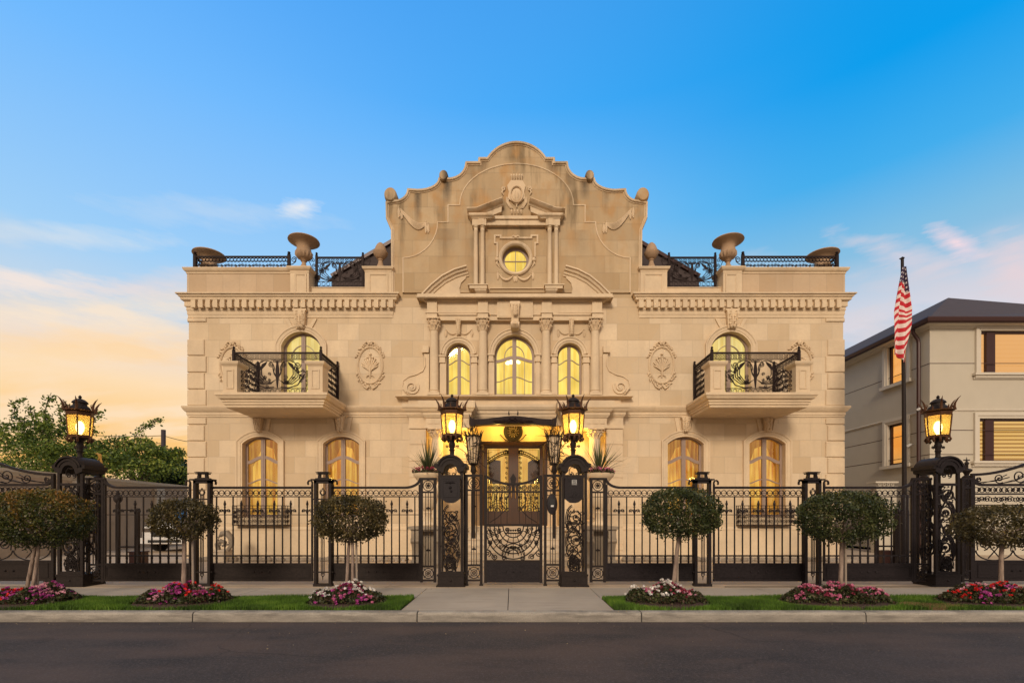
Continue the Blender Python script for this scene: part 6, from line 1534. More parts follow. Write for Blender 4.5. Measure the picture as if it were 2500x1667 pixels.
# ------------------------------------------------------------------ DRIVEWAY GATES (run off both edges of the picture)
def drive_gate(left):
    s_ = -1 if left else 1; m_ = 'iron' if left else 'iron_dark'  # right gate: shade put into the iron's colour
    xa = FX(2377) if not left else FX(128); L = 3.1; yy = DF+.05
    t_ = thing('driveway_gate', ('sliding iron driveway gate leaving the picture at the left edge, behind the largest round tree' if left else 'sliding iron driveway gate leaving the picture at the right edge'), 'gate', (xa, yy, 0), 'driveway gates')
    X = lambda d: xa+s_*d
    zt_ = FZ(1158); zl = FZ(1185); mb = MB()
    mb.box(X(0), X(.05), yy-.03, yy+.03, zBOT, zt_); mb.box(X(L), X(L-.05), yy-.03, yy+.03, zBOT, zt_)
    mb.ribbon([(X(L*t_2), zt_+.78*(.5-.5*math.cos(PI*t_2))) for t_2 in [i/20 for i in range(21)]], .05, yy, .05)
    mb.ribbon([(X(.02+.22*(1-math.cos(R(a)))), zt_-.02-.18*math.sin(R(a))) for a in range(0, 91, 15)]+[(X(L-.03), zt_-.20)], .05, yy, .05)
    for z, h in ((FZ(1205), .03), (FZ(1232), .02), (FZ(1370), .04)): mb.box(X(.05), X(L-.05), yy-.02, yy+.02, z-h/2, z+h/2)
    obj('frame', mb, m_, t_)
    mb = MB(); zk = FZ(1369); mb.box(X(.04), X(L-.04), yy-.014, yy+.014, zBOT+.02, zk); mb.sweep_xz([(X(.12), zBOT+.07), (X(.12), zk-.05), (X(L-.12), zk-.05), (X(L-.12), zBOT+.07)], [(-.006, 0), (-.006, .010), (.006, .010), (.006, 0)], yy-.014, True)
    for k in (-1, 0, 1): mb.ball(X(L/2-.6)+k*.16, yy-.016, (zBOT+zk)/2, .02, 6)
    for k in (-1, 0, 1): mb.ball(X(.95)+k*.16, yy-.016, (zBOT+zk)/2, .02, 6)
    mb.box(X(0), X(L), yy-.026, yy+.026, zBOT-.0, zBOT+.05)
    mb.prism([(X(.02), zBOT), (X(.22), zBOT), (X(.17), .05), (X(.14), .01), (X(.08), .01), (X(.07), .06)], yy-.02, yy+.02)
    obj('kick_panel', mb, m_, t_)
    mb = MB()
    for k in range(7): # scrolls in the crest
        d = .15+.40*k; h = .78*(.5-.5*math.cos(PI*d/L)); zz = zt_-.10+h*.45; r = .055+.045*min(k, 4)
        mb.ribbon(spiral(X(d), zz, .012, r, 60*k, s_*1.7, 22), .018, yy); mb.ribbon([(X(d), zz-r), (X(d+.3), zz-r*.5), (X(d+.6), zz+r*.9)], .018, yy)
        mb.ribbon([(X(d+.08), zt_-.16), (X(d+.35), zt_-.1+h*.3), (X(d+.55), zt_+h*.9)], .014, yy)
    obj('crest_scrollwork', mb, m_, t_)
    mb = MB(); mb2 = MB(); k = 0; d = .10
    while d < L-.1:
        mb.ring(X(d), FZ(1195), .052, .013, yy, n=10); mb.ribbon(spiral(X(d+.05), FZ(1195), .008, .045, 50*k, 1.3, 10), .012, yy)
        mb2.ribbon(spiral(X(d), FZ(1218), .01, .065, 90*k, 1.4 if k % 2 else -1.4, 12), .013, yy); mb2.ring(X(d+.05), FZ(1218), .035, .010, yy, n=8)
        d += .11; k += 1
    obj('scroll_band', mb, m_, t_); obj('scroll_band', mb2, m_, t_)
    mb = MB(); r = .36
    for k in range(4):
        d = .09+r+k*(2*r+.02); zc_ = FZ(1369)+.02+r*.52
        mb.ribbon([(X(d-s_*0+r*math.cos(R(a))), zc_+r*.55*math.sin(R(a))) for a in range(180, 361, 12)], .022, yy)
        for q in (-1, 1): mb.ribbon(spiral(X(d+q*r*.55), zc_+.12, .015, .12, 200, q*s_*1.8, 24), .020, yy); mb.ribbon([(X(d+q*r*.9), zc_), (X(d+q*r*1.0), zc_+.3), (X(d+q*r*.5), zc_+.6), (X(d), FZ(1232))], .018, yy)
        mb.ribbon([(X(d-.22), zc_+.22), (X(d+.12), zc_-.16)], .018, yy); mb.ribbon([(X(d+.22), zc_+.22), (X(d-.12), zc_-.16)], .018, yy); mb.box(X(d)-.008, X(d)+.008, yy-.008, yy+.008, zc_+.2, FZ(1232))
    obj('lower_scrollwork', mb, m_, t_)
drive_gate(True); drive_gate(False)
st('gate_track', MB().box(-13, FX(140), 9.36, 9.40, .006, .016).box(FX(1758), 13, 9.36, 9.40, .006, .016), 'joint')
# finial posts standing just inside the fence
for px, lab, g, D_ in ((240, 'dark iron finial post with a gilt flame beside the far left lantern pillar', True, 10.9), (2256, 'iron finial post with a cross-shaped tip, left of the far right lantern pillar', False, 10.9), (2360, 'iron finial post with a cross-shaped tip, right of the far right lantern pillar', False, 10.9)):
    x = HX(px, D_); t_ = thing('finial_post', lab, 'post', (x, D_, 0), 'iron finial posts inside the fence'); zt_ = HZ(1112, D_); m_ = 'iron_dark' if g else 'iron'
    mb = MB(); mb.lathe(x, D_, [(.11, .0), (.11, .12), (.06, .16), (.045, .3), (.045, 1.55), (.06, 1.58), (.09, 1.62), (.05, 1.66), (.045, zt_-.75), (.10, zt_-.70), (.10, zt_-.66), (.05, zt_-.62)], 12); obj('shaft', mb, m_, t_)
    mb = MB(); mb.lathe(x, D_, [(.05, zt_-.63), (.035, zt_-.58), (.08, zt_-.50), (.085, zt_-.47), (.04, zt_-.43), (.06, zt_-.38), (.10, zt_-.34), (.10, zt_-.31), (.03, zt_-.28), (.03, zt_-.2), (.05, zt_-.17), (.02, zt_-.13), (.0, zt_-.02)], 12)
    if not g: mb.box(x-.06, x+.06, D_-.008, D_+.008, zt_-.11, zt_-.085); mb.ball(x-.06, D_, zt_-.097, .014, 5); mb.ball(x+.06, D_, zt_-.097, .014, 5)
    obj('finial', mb, m_, t_)
    if g: mb = MB(); mb.taper([(x+.0, D_, zt_-.10), (x+.04, D_, zt_-.06), (x+.03, D_, zt_+.02), (x-.03, D_, zt_+.05), (x-.05, D_, zt_+.02)], [.02, .03, .035, .02, .004], 6); mb.taper([(x+.05, D_, zt_-.3), (x+.075, D_, zt_-.16), (x+.03, D_, zt_)], [.01, .02, .02], 6); obj('flame', mb, 'gold', t_)
# inner iron gate posts in the yard
for px, D_, lab in ((288, 11.6, 'slim iron yard post with a rosette head behind the leftmost fence panel'), (2140, 11.9, 'slim iron yard post with a rosette head behind the fence panel at the flagpole'),):
    x = HX(px, D_); t_ = thing('yard_post', lab, 'post', (x, D_, 0), 'slim yard posts')
    obj('shaft', MB().box(x-.035, x+.035, D_-.035, D_+.035, 0, 1.65).box(x+.42, x+.50, D_-.035, D_+.035, 0, 1.55).box(x, x+.5, D_-.02, D_+.02, .62, .66).box(x, x+.5, D_-.02, D_+.02, 1.49, 1.52), 'iron', t_)
    mb = MB(); mb.lathe(x, D_, [(.03, 1.65), (.07, 1.72), (.07, 1.80), (.03, 1.86), (.045, 1.9), (0, 1.99)], 10); mb.ring(x, 1.78, .10, .02, D_, .02); obj('head', mb, 'iron', t_)
    obj('control_box', MB().box(x+.22, x+.5, D_+.05, D_+.3, 0, .5).box(x+.2, x+.52, D_+.04, D_+.31, .5, .53), 'brown', t_)
# ------------------------------------------------------------------ TOPIARY TREES
def topiary(pxc, pyc, hw, hh, pxb, D, label, m_='topiary', seed=1, lean=0, trunks=1, stakes=1, dens=1.0):
    rg = np.random.default_rng(seed)
    bx = HX(pxb, D); cx_ = HX(pxc, D); cz = HZ(pyc, D); rx = .885*hw*D/1200.0; rz = .93*hh*D/1200.0
    t_ = thing('topiary_tree', label, 'tree', (bx, D, 0), 'round clipped trees on the verge')
    n = int(14500*dens*(rx*rz)/.33+3600)
    u = rg.normal(size=(n, 3)); u /= np.linalg.norm(u, axis=1)[:, None]
    # cushion profile: superellipsoid, flatter below, lumpy
    th = np.arctan2(u[:, 1], u[:, 0]); lump = 1+.05*np.sin(th*5+seed)+.05*np.sin(th*9+u[:, 2]*7+seed)+.045*np.sin(u[:, 2]*11+th*4)
    e = (np.abs(u[:, 0])**2.5+np.abs(u[:, 1])**2.5+np.abs(u[:, 2])**2.5)**(-1/2.5)
    r = 1-np.abs(rg.normal(0, .13, n)); r = np.where(rg.random(n) < .035, 1+.08*rg.random(n), r)
    k = (e*lump*r)[:, None]*.96
    P = u*k*np.array([rx, rx*.92, rz])
    P[:, 2] += np.where(P[:, 2] < 0, .05*rz*rg.normal(size=n), 0)
    keep = ~((P[:, 2] < -rz*.72) & (rg.random(n) < .55)); 
    hn = np.sin(P[:, 0]*9+seed)+np.sin(P[:, 1]*8.3)+np.sin(P[:, 2]*11+seed*2)
    keep &= ~((hn > 1.55) & (rg.random(n) < .72))
    P = P[keep]; n = len(P); P += np.array([cx_, D, cz])
    tint = np.clip(.5*rg.random(n)+.28*(np.sin(P[:, 0]*14+P[:, 2]*9+seed)*.5+.5)+.0, 0, 1)
    if m_ == 'topiary_red': tint = np.clip(tint+.28*np.clip((P[:, 2]-cz)/rz, -.6, 1), 0, 1)
    v, tt = leaf_cloud(P, .040, seed=seed, tint=tint)
    quads_obj('crown', v, tt, m_, t_)
    cb = cz-rz*.55
    mb = MB(); rr = random.Random(seed)
    for q in range(trunks):
        ox = (q-.5*(trunks-1))*.09
        pts = [(bx+ox*1.0, D, 0.0), (bx+ox+(cx_-bx)*.3+.008*math.sin(seed), D, cb*.33), (bx+ox*.8+(cx_-bx)*.65, D+.01, cb*.7), (cx_+ox*.3, D, cb+.02)]
        mb.taper(pts, [.038 if trunks == 1 else .030, .034 if trunks == 1 else .026, .031 if trunks == 1 else .024, .030 if trunks == 1 else .022], 9)
    for q in range(9):
        a = 2*PI*q/9; mb.taper([(cx_, D, cb-.05), (cx_+rx*.3*math.cos(a), D+rx*.3*math.sin(a), cb+rz*.3), (cx_+rx*.65*math.cos(a), D+rx*.65*math.sin(a), cz+rz*.15)], [.022, .014, .005], 5)
    obj('trunk', mb, 'bark', t_)
    for q in range(stakes):
        s_ = 1
        obj('stake', MB().tube([(bx+.11+.02*q, D+.05, 0), (bx+.10+.09*lean, D+.04, cb+.1)], .017, 7), 'stake', t_)
    return t_
topiary(95, 1265, 116, 76, 68, 7.75, 'largest round clipped tree, with coppery top leaves, at the left edge', 'topiary_red', 3, stakes=1, trunks=2)
topiary(449, 1268, 82, 55, 450, 7.8, 'smallest round clipped tree, thin and brownish, in front of the leftmost fence post', 'topiary_dry', 5, stakes=1, dens=.62)
topiary(857, 1267, 95, 62, 852, 7.8, 'round clipped tree left of the entrance with a double stem and a pale stake', 'topiary_dry', 7, trunks=2, stakes=1, dens=.8)
topiary(1661, 1254, 103, 67, 1640, 7.8, 'dense dark green round clipped tree right of the entrance on a leaning pale trunk', 'topiary', 9, stakes=1)
topiary(2057, 1262, 112, 68, 2053, 7.75, 'broad dense round clipped tree in front of the rightmost fence post', 'topiary', 11, stakes=1)
topiary(2448, 1284, 112, 56, 2442, 7.85, 'loose feathery round clipped tree cut by the right edge', 'topiary_dry', 13, stakes=0, dens=.75)
# ------------------------------------------------------------------ FLOWER BEDS
BED = [(-30, 175, 'flower bed with red, pink and purple flowers at the left edge', [('red', 18, -.55), ('palepink', 26, .3), ('magenta', 34, .3)]),
       (322, 558, 'flower bed with two red clumps among magenta flowers, under the smallest tree', [('magenta', 46, -.2), ('red', 30, .0), ('palepink', 18, .3), ('dusk', 16, .5)]),
       (750, 933, 'flower bed with white flowers behind and magenta in front, left of the entrance path', [('white', 34, -.1), ('magenta', 26, .15), ('dusk', 26, .0), ('pink', 16, .5)]),
       (1534, 1724, 'flower bed with white flowers between pink ones, right of the entrance path', [('white', 38, -.0), ('pink', 22, -.1), ('dusk', 26, .0), ('palepink', 16, .1)]),
       (1924, 2177, 'flower bed wholly of dusty pink flowers under the broad tree', [('pink', 60, 0), ('palepink', 40, .1), ('dusk', 16, 0)]),
       (2322, 2560, 'flower bed with a band of bright red flowers at the right edge', [('red', 50, .3), ('magenta', 22, -.5), ('palepink', 14, .0)])]
bed_x = []
for bi, (pa, pb, lab, fl) in enumerate(BED):
    rg = np.random.default_rng(40+bi); Dm = 7.62; xa, xb = HX(pa, 7.5), HX(pb, 7.6); xc = (xa+xb)/2; hw = (xb-xa)/2; bed_x.append((xa-.06, xb+.06))
    t_ = thing('flower_bed', lab, 'flower bed', (xc, Dm, 0), 'flower beds under the clipped trees')
    mb = MB(); n = 30; mb.rings([[(xc+(hw+.06)*k*math.cos(2*PI*i/n), Dm+.52*k*math.sin(2*PI*i/n), z) for i in range(n)] for k, z in ((1, -.01), (.93, .022), (.7, .05), (.3, .07), (.02, .075))]); obj('mulch_mound', mb, 'mulch', t_)
    def top(x, y):
        q = 1-((x-xc)/hw)**2-((y-Dm-.05)/.44)**2; return .05+.19*np.sqrt(np.clip(q, 0, 1))*(1+.30*np.sin(x*11+bi*2)+.2*np.sin(y*17+x*5))
    a = rg.random(5200)*2*PI; rr = np.sqrt(rg.random(5200)); x = xc+hw*(1+.07*np.sin(a*5+bi)+.05*np.sin(a*9))*rr*np.cos(a); y = Dm+.05+.42*rr*np.sin(a); z = top(x, y)*(.25+.75*np.sqrt(rg.random(5200)))
    v, tt = leaf_cloud(np.stack([x, y, z], 1), .042, seed=bi, aspect=.7); quads_obj('foliage', v, tt, 'bedleaf', t_)
    for (colr, cnt, bias) in fl:
        pts = []
        ncl = max(3, cnt//5)
        for c in range(ncl):
            q = rg.random()*2*PI; r_ = math.sqrt(rg.random())*.85; cx_ = xc+hw*max(-.92, min(.92, r_*math.cos(q)+bias*.5)); cy_ = Dm+.02+.38*r_*math.sin(q)-(.05 if colr == 'magenta' else 0)
            if colr == 'white': cy_ += .02
            if colr == 'magenta' and bi in (2,): cy_ -= .12
            for j in range(int(cnt/ncl*2.0)): pts.append((cx_+rg.normal()*.075, cy_+rg.normal()*.06))
        P = []; 
        for (x_, y_) in pts:
            if ((x_-xc)/hw)**2+((y_-Dm-.05)/.46)**2 > 1.02: continue
            z_ = float(top(x_, y_))+(.045 if colr == 'white' else .014)
            for k in range(5):
                a_ = 2*PI*k/5+x_*50; P.append((x_+.014*math.cos(a_), y_+.014*math.sin(a_)-.0, z_+.006*math.sin(a_*2)+rg.normal()*.004))
        P = np.array(P); v, tt = leaf_cloud(P, .034, seed=bi*7+cnt, aspect=.9); quads_obj('blossoms', v, tt, 'fl_'+colr, t_)
# ------------------------------------------------------------------ GRASS VERGE
def grass(name, x0, x1, skip, m_, n, hmin, hmax, seed, patch=None, y0=KB+.01, y1=GB-.01):
    rg = np.random.default_rng(seed); x = x0+(x1-x0)*rg.random(n); y = y0+(y1-y0)*rg.random(n); keep = np.ones(n, bool)
    for a, b in skip:
        xc = (a+b)/2; hw = (b-a)/2; keep &= ((x-xc)/hw)**2+((y-7.62)/.52)**2 > 1.0
    pd = ((x-6.28)/.50)**2+((y-7.34)/.24)**2 < 1+.5*np.sin(x*9)*np.sin(y*13)
    if patch == 'only': keep &= pd
    elif patch == 'not': keep &= (~pd) | (rg.random(n) < .12)
    x = x[keep]; y = y[keep]; n = len(x)
    h = (hmin+(hmax-hmin)*rg.random(n))*(1+.25*np.sin(x*3.1)*np.sin(y*4)); a = rg.random(n)*2*PI; w_ = .0045+.003*rg.random(n)
    b0 = np.stack([x-w_*np.cos(a), y-w_*np.sin(a), np.zeros(n)-.01], 1); b1_ = np.stack([x+w_*np.cos(a), y+w_*np.sin(a), np.zeros(n)-.01], 1)
    tp = np.stack([x+rg.normal(size=n)*.012, y+rg.normal(size=n)*.012, h], 1)
    v = np.stack([b0, b1_, tp], 1).reshape(-1, 3)
    tint = np.clip(.45*rg.random(n)+.3*(np.sin(x*2.3+y*3)*.5+.5)+.2*(np.sin(x*7.1)*np.sin(y*9)), 0, 1)
    o = quads_obj(name, v, tint, m_, None, (0, 0, 0), 3); tag(o, kind='stuff'); return o
o = grass('grass', -11.5, AX0-.02, bed_x, 'grass', 150000, .035, .075, 1); tag(o, 'short green grass on the verge left of the entrance path', 'grass')
o = grass('grass', AX1+.02, 11.5, bed_x, 'grass', 150000, .035, .075, 2, 'not'); tag(o, 'short green grass on the verge right of the entrance path', 'grass')
o = grass('dry_grass', 5.5, 7.1, bed_x, 'drygrass', 60000, .02, .045, 3, 'only'); tag(o, 'bald patch of dry straw-coloured grass on the right verge', 'grass')
# ------------------------------------------------------------------ BACKGROUND TREES (left)
def big_tree(name, label, x, y, h, blobs, m_, seed, size=.11, n=9000, trunk=.22, group='trees beyond the left driveway', shoots=()):
    """blobs = (dx, dy, z, rx, rz, weight) leafy masses"""
    rg = np.random.default_rng(seed); t_ = thing(name, label, 'tree', (x, y, 0), group)
    mb = MB(); mb.taper([(x, y, -.1), (x+.05, y, h*.2), (x-.04, y, h*.45), (x, y, h*.7)], [trunk, trunk*.8, trunk*.6, trunk*.25], 9)
    Ps = []
    tot = sum(b[5] for b in blobs)
    for (dx, dy, z, rx, rz, wt) in blobs:
        k = int(n*wt/tot); u = rg.normal(size=(k, 3)); u /= np.linalg.norm(u, axis=1)[:, None]; r = rg.random(k)**.45
        # clump the leaves: pull towards random twig centres
        p = u*r[:, None]*np.array([rx, rx, rz]); c = p[rg.integers(0, k, k//40+1)]; j = rg.integers(0, len(c), k); q = c[j]+rg.normal(size=(k, 3))*np.array([.20, .20, .13])*max(.5, rx*.6)
        Ps.append(q+np.array([x+dx, y+dy, z]))
        mb.taper([(x, y, h*.35), (x+dx*.5, y+dy*.5, z*.72), (x+dx, y+dy, z+rz*.3)], [trunk*.4, trunk*.25, .02], 6)
    for pts in shoots:
        mb.taper(pts, [.035]+[.02]*(len(pts)-2)+[.006], 5)
        for i in range(len(pts)-1):
            a = np.array(pts[i]); b = np.array(pts[i+1]); k = 60; tq = rg.random(k)[:, None]; Ps.append(a+(b-a)*tq+rg.normal(size=(k, 3))*.10)
    obj('trunk', mb, 'barkdark', t_)
    P = np.concatenate(Ps); cz = P[:, 2].mean(); tint = np.clip(.55*rg.random(len(P))+.35*(np.sin(P[:, 0]*2.1+seed)*np.sin(P[:, 2]*2.7)*.5+.5), 0, 1)
    v, tt = leaf_cloud(P, size, seed=seed, tint=tint, aspect=.65); quads_obj('crown', v, tt, m_, t_); return t_
D_ = 24.0
def BX(px, D=24.0): return HX(px, D)
def BZ_(py, D=24.0): return HZ(py, D)
def sh(*pp, D=24.0): return [(HX(a, D), D, HZ(b, D)) for a, b in pp]
big_tree('broadleaf_tree', 'tall loose green tree with long shoots behind the far left lantern', BX(130), 24, 5.0,
    [(0, 0, BZ_(1100), 2.2, .9, 3), (-1.8, 0, BZ_(1075), 1.5, 1.0, 2), (-.6, 0, BZ_(1040), 1.1, .9, 1.4), (1.6, 0, BZ_(1110), 1.5, .8, 2), (.3, 0, BZ_(1150), 2.6, .8, 2.2), (-2.4, 0, BZ_(1140), 1.6, .9, 1.5)], 'treeleaf', 21, .13, 12500,
    shoots=[sh((60, 1040), (36, 1010), (34, 985), (60, 975)), sh((90, 1040), (75, 1010), (73, 992)), sh((120, 1050), (108, 1010), (118, 975), (130, 972)), sh((210, 1040), (232, 1020), (250, 1005)), sh((150, 1030), (145, 1000), (160, 990)), sh((190, 1065), (222, 1052), (236, 1052)), sh((20, 1070), (5, 1060), (-10, 1055))])
big_tree('broadleaf_tree', 'wide green tree with reaching branches between the far left lantern and the house', BX(285), 25, 4.0,
    [(0, 0, BZ_(1125, 25), 1.8, .75, 2.5), (1.4, 0, BZ_(1110, 25), 1.2, .6, 1.5), (-1.2, 0, BZ_(1105, 25), 1.3, .7, 1.5), (.6, 0, BZ_(1150, 25), 2.3, .6, 2), (-.2, 0, BZ_(1085, 25), .8, .4, .6)], 'treeleaf', 22, .13, 8500,
    shoots=[sh((310, 1110), (332, 1062), (352, 1040), (378, 1034), D=25), sh((330, 1085), (355, 1070), (372, 1085), D=25), sh((340, 1100), (365, 1082), (380, 1086), D=25), sh((345, 1120), (368, 1108), (382, 1112), D=25), sh((375, 1030), (392, 1024), D=25)])
big_tree('evergreen_tree', 'small dark bushy tree touching the left corner of the house', BX(418, 27), 27, 4.0,
    [(0, 0, BZ_(1160, 27), 1.3, .9, 3), (-.2, 0, BZ_(1130, 27), .7, .7, 1.2), (-.3, 0, BZ_(1112, 27), .35, .35, .4), (.9, 0, BZ_(1170, 27), .8, .5, 1), (-1.2, 0, BZ_(1172, 27), 1.0, .5, 1)], 'darkleaf', 23, .15, 9000)
# utility pole with cables
t_ = thing('utility_pole', 'dark utility pole rising behind the small dark tree at the left', 'utility pole', (HX(399, 38), 38, 0))
obj('pole', MB().tube([(HX(399, 38), 38, 0), (HX(399, 38), 38, HZ(1049, 38))], .16, 8), 'polewood', t_)
for (za, xb, zb_) in ((1063, -60, 1022), (1080, 120, 1064), (1063, 600, 1068)):
    a = Vector((HX(399, 38), 38, HZ(za, 38))); b = Vector((HX(xb, 38), 38, HZ(zb_, 38))); pts = [a.lerp(b, i/12)-Vector((0, 0, .5*4*(i/12)*(1-i/12))) for i in range(13)]
    obj('cable', MB().tube([tuple(p) for p in pts], .022, 4), 'black', t_)
# ------------------------------------------------------------------ YUCCA PLANTERS on the stair pedestals
def planter(px, lab, seed, D=13.2):
    x = HX(px, D); zc_ = HZ(1284, D)
    p = thing('stair_pedestal', 'scrolled stone console pedestal %s of the entrance steps' % lab, 'pedestal', (x, D, 0), 'stone pedestals beside the steps')
    obj('slab', MB().box(x-.48, x+.48, D-.3, D+.5, zc_-.08, zc_).box(x-.42, x+.42, D-.24, D+.45, zc_-.12, zc_-.08), 'oldstone', p)
    mb = MB()
    for s_ in (-1, 1):
        xx = x+s_*.30; prof = [(-.24, 0), (-.26, .12), (-.16, .22), (-.14, .45), (-.22, .60), (-.28, .75), (-.26, zc_-.12), (.3, zc_-.12), (.3, 0)]
        mb.rings([[(xx+e, D+a, b) for a, b in prof] for e in (-.10, .10)], smooth=False); mb.tube([(xx-.115, D-.22, .72), (xx+.115, D-.22, .72)], .07, 10); mb.tube([(xx-.115, D-.2, .12), (xx+.115, D-.2, .12)], .08, 10)
    mb.box(x-.40, x+.40, D+.1, D+.44, 0, zc_-.12); obj('scroll_leg', mb, 'oldstone', p)
    t_ = thing('stone_planter', 'stone urn planter with a spiky yucca and small flowers %s of the entrance' % lab, 'planter', (x, D, zc_), 'planters beside the entrance')
    zt_ = HZ(1156, D)-zc_
    mb = MB(); mb.lathe(0, 0, [(.22, 0), (.24, .03), (.22, .08), (.12, .14), (.09, .30), (.12, .36), (.10, .40), (.16, .48), (.24, .62), (.27, .80), (.25, .95), (.22, zt_-.32), (.26, zt_-.22), (.34, zt_-.12), (.385, zt_-.07), (.39, zt_-.0), (.34, zt_), (.32, zt_-.06), (0, zt_-.07)], 26); obj('urn', mb, 'trim', t_, world=False)
    rr = random.Random(seed); V = []; T = []
    for k in range(84):
        a = rr.uniform(0, 2*PI); el_ = rr.uniform(.12, 1.45); L = rr.uniform(.70, 1.05); w_ = .016
        d = Vector((math.cos(a)*math.cos(el_), math.sin(a)*math.cos(el_), math.sin(el_))); sd_ = d.cross(Vector((0, 0, 1))).normalized()*w_
        p0 = Vector((0, 0, zt_-.02)); p1 = p0+d*L*.5; p2 = p0+d*L+Vector((0, 0, -.10*(1.5-el_)*L)); c = rr.random()
        for (A, B, k1, k2) in ((p0, p1, .5, 1), (p1, p2, 1, .08)):
            V += [tuple(A-sd_*k1), tuple(A+sd_*k1), tuple(B+sd_*k2), tuple(B-sd_*k2)]; T.append(c)
    base = wloc(t_); V = np.array(V)+np.array(tuple(base)); quads_obj('yucca_leaves', V, T, 'yucca', t_)
    rg = np.random.default_rng(seed); n = 700; a = rg.random(n)*2*PI; r_ = np.sqrt(rg.random(n))*.42
    P = np.stack([r_*np.cos(a), r_*np.sin(a), zt_+.0+.10*rg.random(n)], 1)+np.array(tuple(base)); v, tt = leaf_cloud(P, .05, seed=seed); quads_obj('underplanting', v, tt, 'bedleaf', t_)
    P = P[:220]+np.array([0, 0, .06]); v, tt = leaf_cloud(P, .05, seed=seed+1, aspect=.9); quads_obj('blossoms', v, tt, 'fl_dusk' if seed == 1 else 'fl_pink', t_)
planter(1045, 'left', 1); planter(1463, 'right', 2)
# bottle shaped door lanterns with tangled willow
def torch(px, lab, seed, D=14.75):
    x = HX(px, D); z0 = HZ(1166, D); t_ = thing('torch_lantern', 'tall slatted iron torch lantern full of twisted branches, %s of the front door' % lab, 'lantern', (x, D, 1.06 if D > 15.2 else .0), 'torch lanterns flanking the door')
    zA, zB = HZ(1132, D), HZ(1066, D)
    zbase = 0.53 if D < 15 else 1.06
    mb = MB(); 
    mb.lathe(x, D, [(.16, 0.0), (.17, .04), (.07, .12), (.05, .3), (.05, z0-.3), (.07, z0-.25), (.045, z0-.2), (.05, z0), (.085, z0+.05), (.05, z0+.12), (.095, z0+.2), (.06, zA-.06), (.13, zA-.02), (.13, zA)], 12); obj('stand', mb, 'iron', t_)
    mb = MB(); rT = .235
    for k in range(12):
        a = 2*PI*k/12; c, s_ = math.cos(a), math.sin(a); mb.tube([(x+.13*c, D+.13*s_, zA), (x+rT*c, D+rT*s_, zB)], .011, 4, smooth=False)
        mb.taper([(x+rT*c, D+rT*s_, zB), (x+(rT+.02)*c, D+(rT+.02)*s_, zB+.09), (x+(rT+.08)*c, D+(rT+.08)*s_, zB+.20)], [.022, .018, .003], 5)
    mb.tube([(x+rT*math.cos(2*PI*k/20), D+rT*math.sin(2*PI*k/20), zB) for k in range(20)], .018, 5, closed=True); mb.tube([(x+.14*math.cos(2*PI*k/20), D+.14*math.sin(2*PI*k/20), zA) for k in range(20)], .018, 5, closed=True)
    obj('slatted_basket', mb, 'iron', t_)
    g = MB(); g.lathe(x, D, [(.115, zA+.02), (rT-.02, zB-.01)], 12, smooth=False); obj('frosted_shade', g, 'carve', t_)
    rr = random.Random(seed); mb = MB()
    for k in range(85):
        a = rr.uniform(0, 2*PI); zz = rr.uniform(zA-.1, zB+.2); r0 = rr.uniform(.12, .26); p = Vector((x+r0*math.cos(a), D+r0*math.sin(a)-.05, zz)); pts = [tuple(p)]
        d = Vector((rr.uniform(-.6, .6), rr.uniform(-.4, .1), rr.uniform(-1, 1))).normalized()
        for j in range(5): p = p+d*rr.uniform(.06, .11); d = (d+Vector((rr.uniform(-.5, .5), rr.uniform(-.3, .2), rr.uniform(-.3, .5)))).normalized(); pts.append(tuple(p))
        mb.taper(pts, [.009, .010, .009, .007, .005, .002], 4)
    obj('twisted_branches', mb, 'iron_dark', t_)
torch(1156, 'left', 1); torch(1353, 'right', 2)
# ------------------------------------------------------------------ NEIGHBOURING HOUSE (right)
Dn = 17.5; NX = HX(2270, Dn); NZ = HZ(792, Dn); NB = 30.0; NR = 27.0
N = thing('neighbour_house', 'beige stucco house with a dark hipped roof and orange lit windows at the right', 'house', (NX+5, Dn, 0))
def fwin(px0, px1, py0, py1): return (HX(px0, Dn), HX(px1, Dn), HZ(py1, Dn), HZ(py0, Dn))
# zoomed view (1980,620; 3.0154) measurements
def nv(u, v): return (1980+u/3.0154, 620+v/3.0154)
W1 = fwin(nv(1245, 0)[0], 2560, nv(0, 565)[1], nv(0, 880)[1]); W2 = fwin(nv(1235, 0)[0], 2560, nv(0, 1210)[1], nv(0, 1525)[1])
def rect(w_): return [(w_[0], w_[2]), (w_[1], w_[2]), (w_[1], w_[3]), (w_[0], w_[3])]
mb = MB(); mb.holed([(NX, 0), (NR, 0), (NR, NZ), (NX, NZ)], [rect(W1)[::-1], rect(W2)[::-1]], Dn, Dn+.25)
# side wall with two openings (built flat, turned)
def side_D(px): return NX*1200.0/(px-1250)
s1 = (side_D(nv(690,0)[0]), side_D(nv(568,0)[0])); S = []
for (a, b, y0, y1) in ((568, 705, 690, 975), (570, 700, 1262, 1560)):
    da, db = side_D(nv(b, 0)[0]), side_D(nv(a, 0)[0]); zt_ = HZ(nv(0, y0)[1], db); zb_ = HZ(nv(0, y1)[1], db); S.append((da, db, zb_, zt_))
q = MB(); q.holed([(Dn+.25, 0), (NB, 0), (NB, NZ), (Dn+.25, NZ)], [[(a, z0), (a, z1_), (b, z1_), (b, z0)] for a, b, z0, z1_ in S], 0, .25); q.v = [(NX+y, x, z) for x, y, z in q.v]
mb.add_all(q); mb.box(NR-.2, NR, Dn, NB, 0, NZ).box(NX, NR, NB-.2, NB, 0, NZ).box(NX, NR, Dn+.3, NB, -.1, .1)
obj('wall', mb, 'stucco', N)
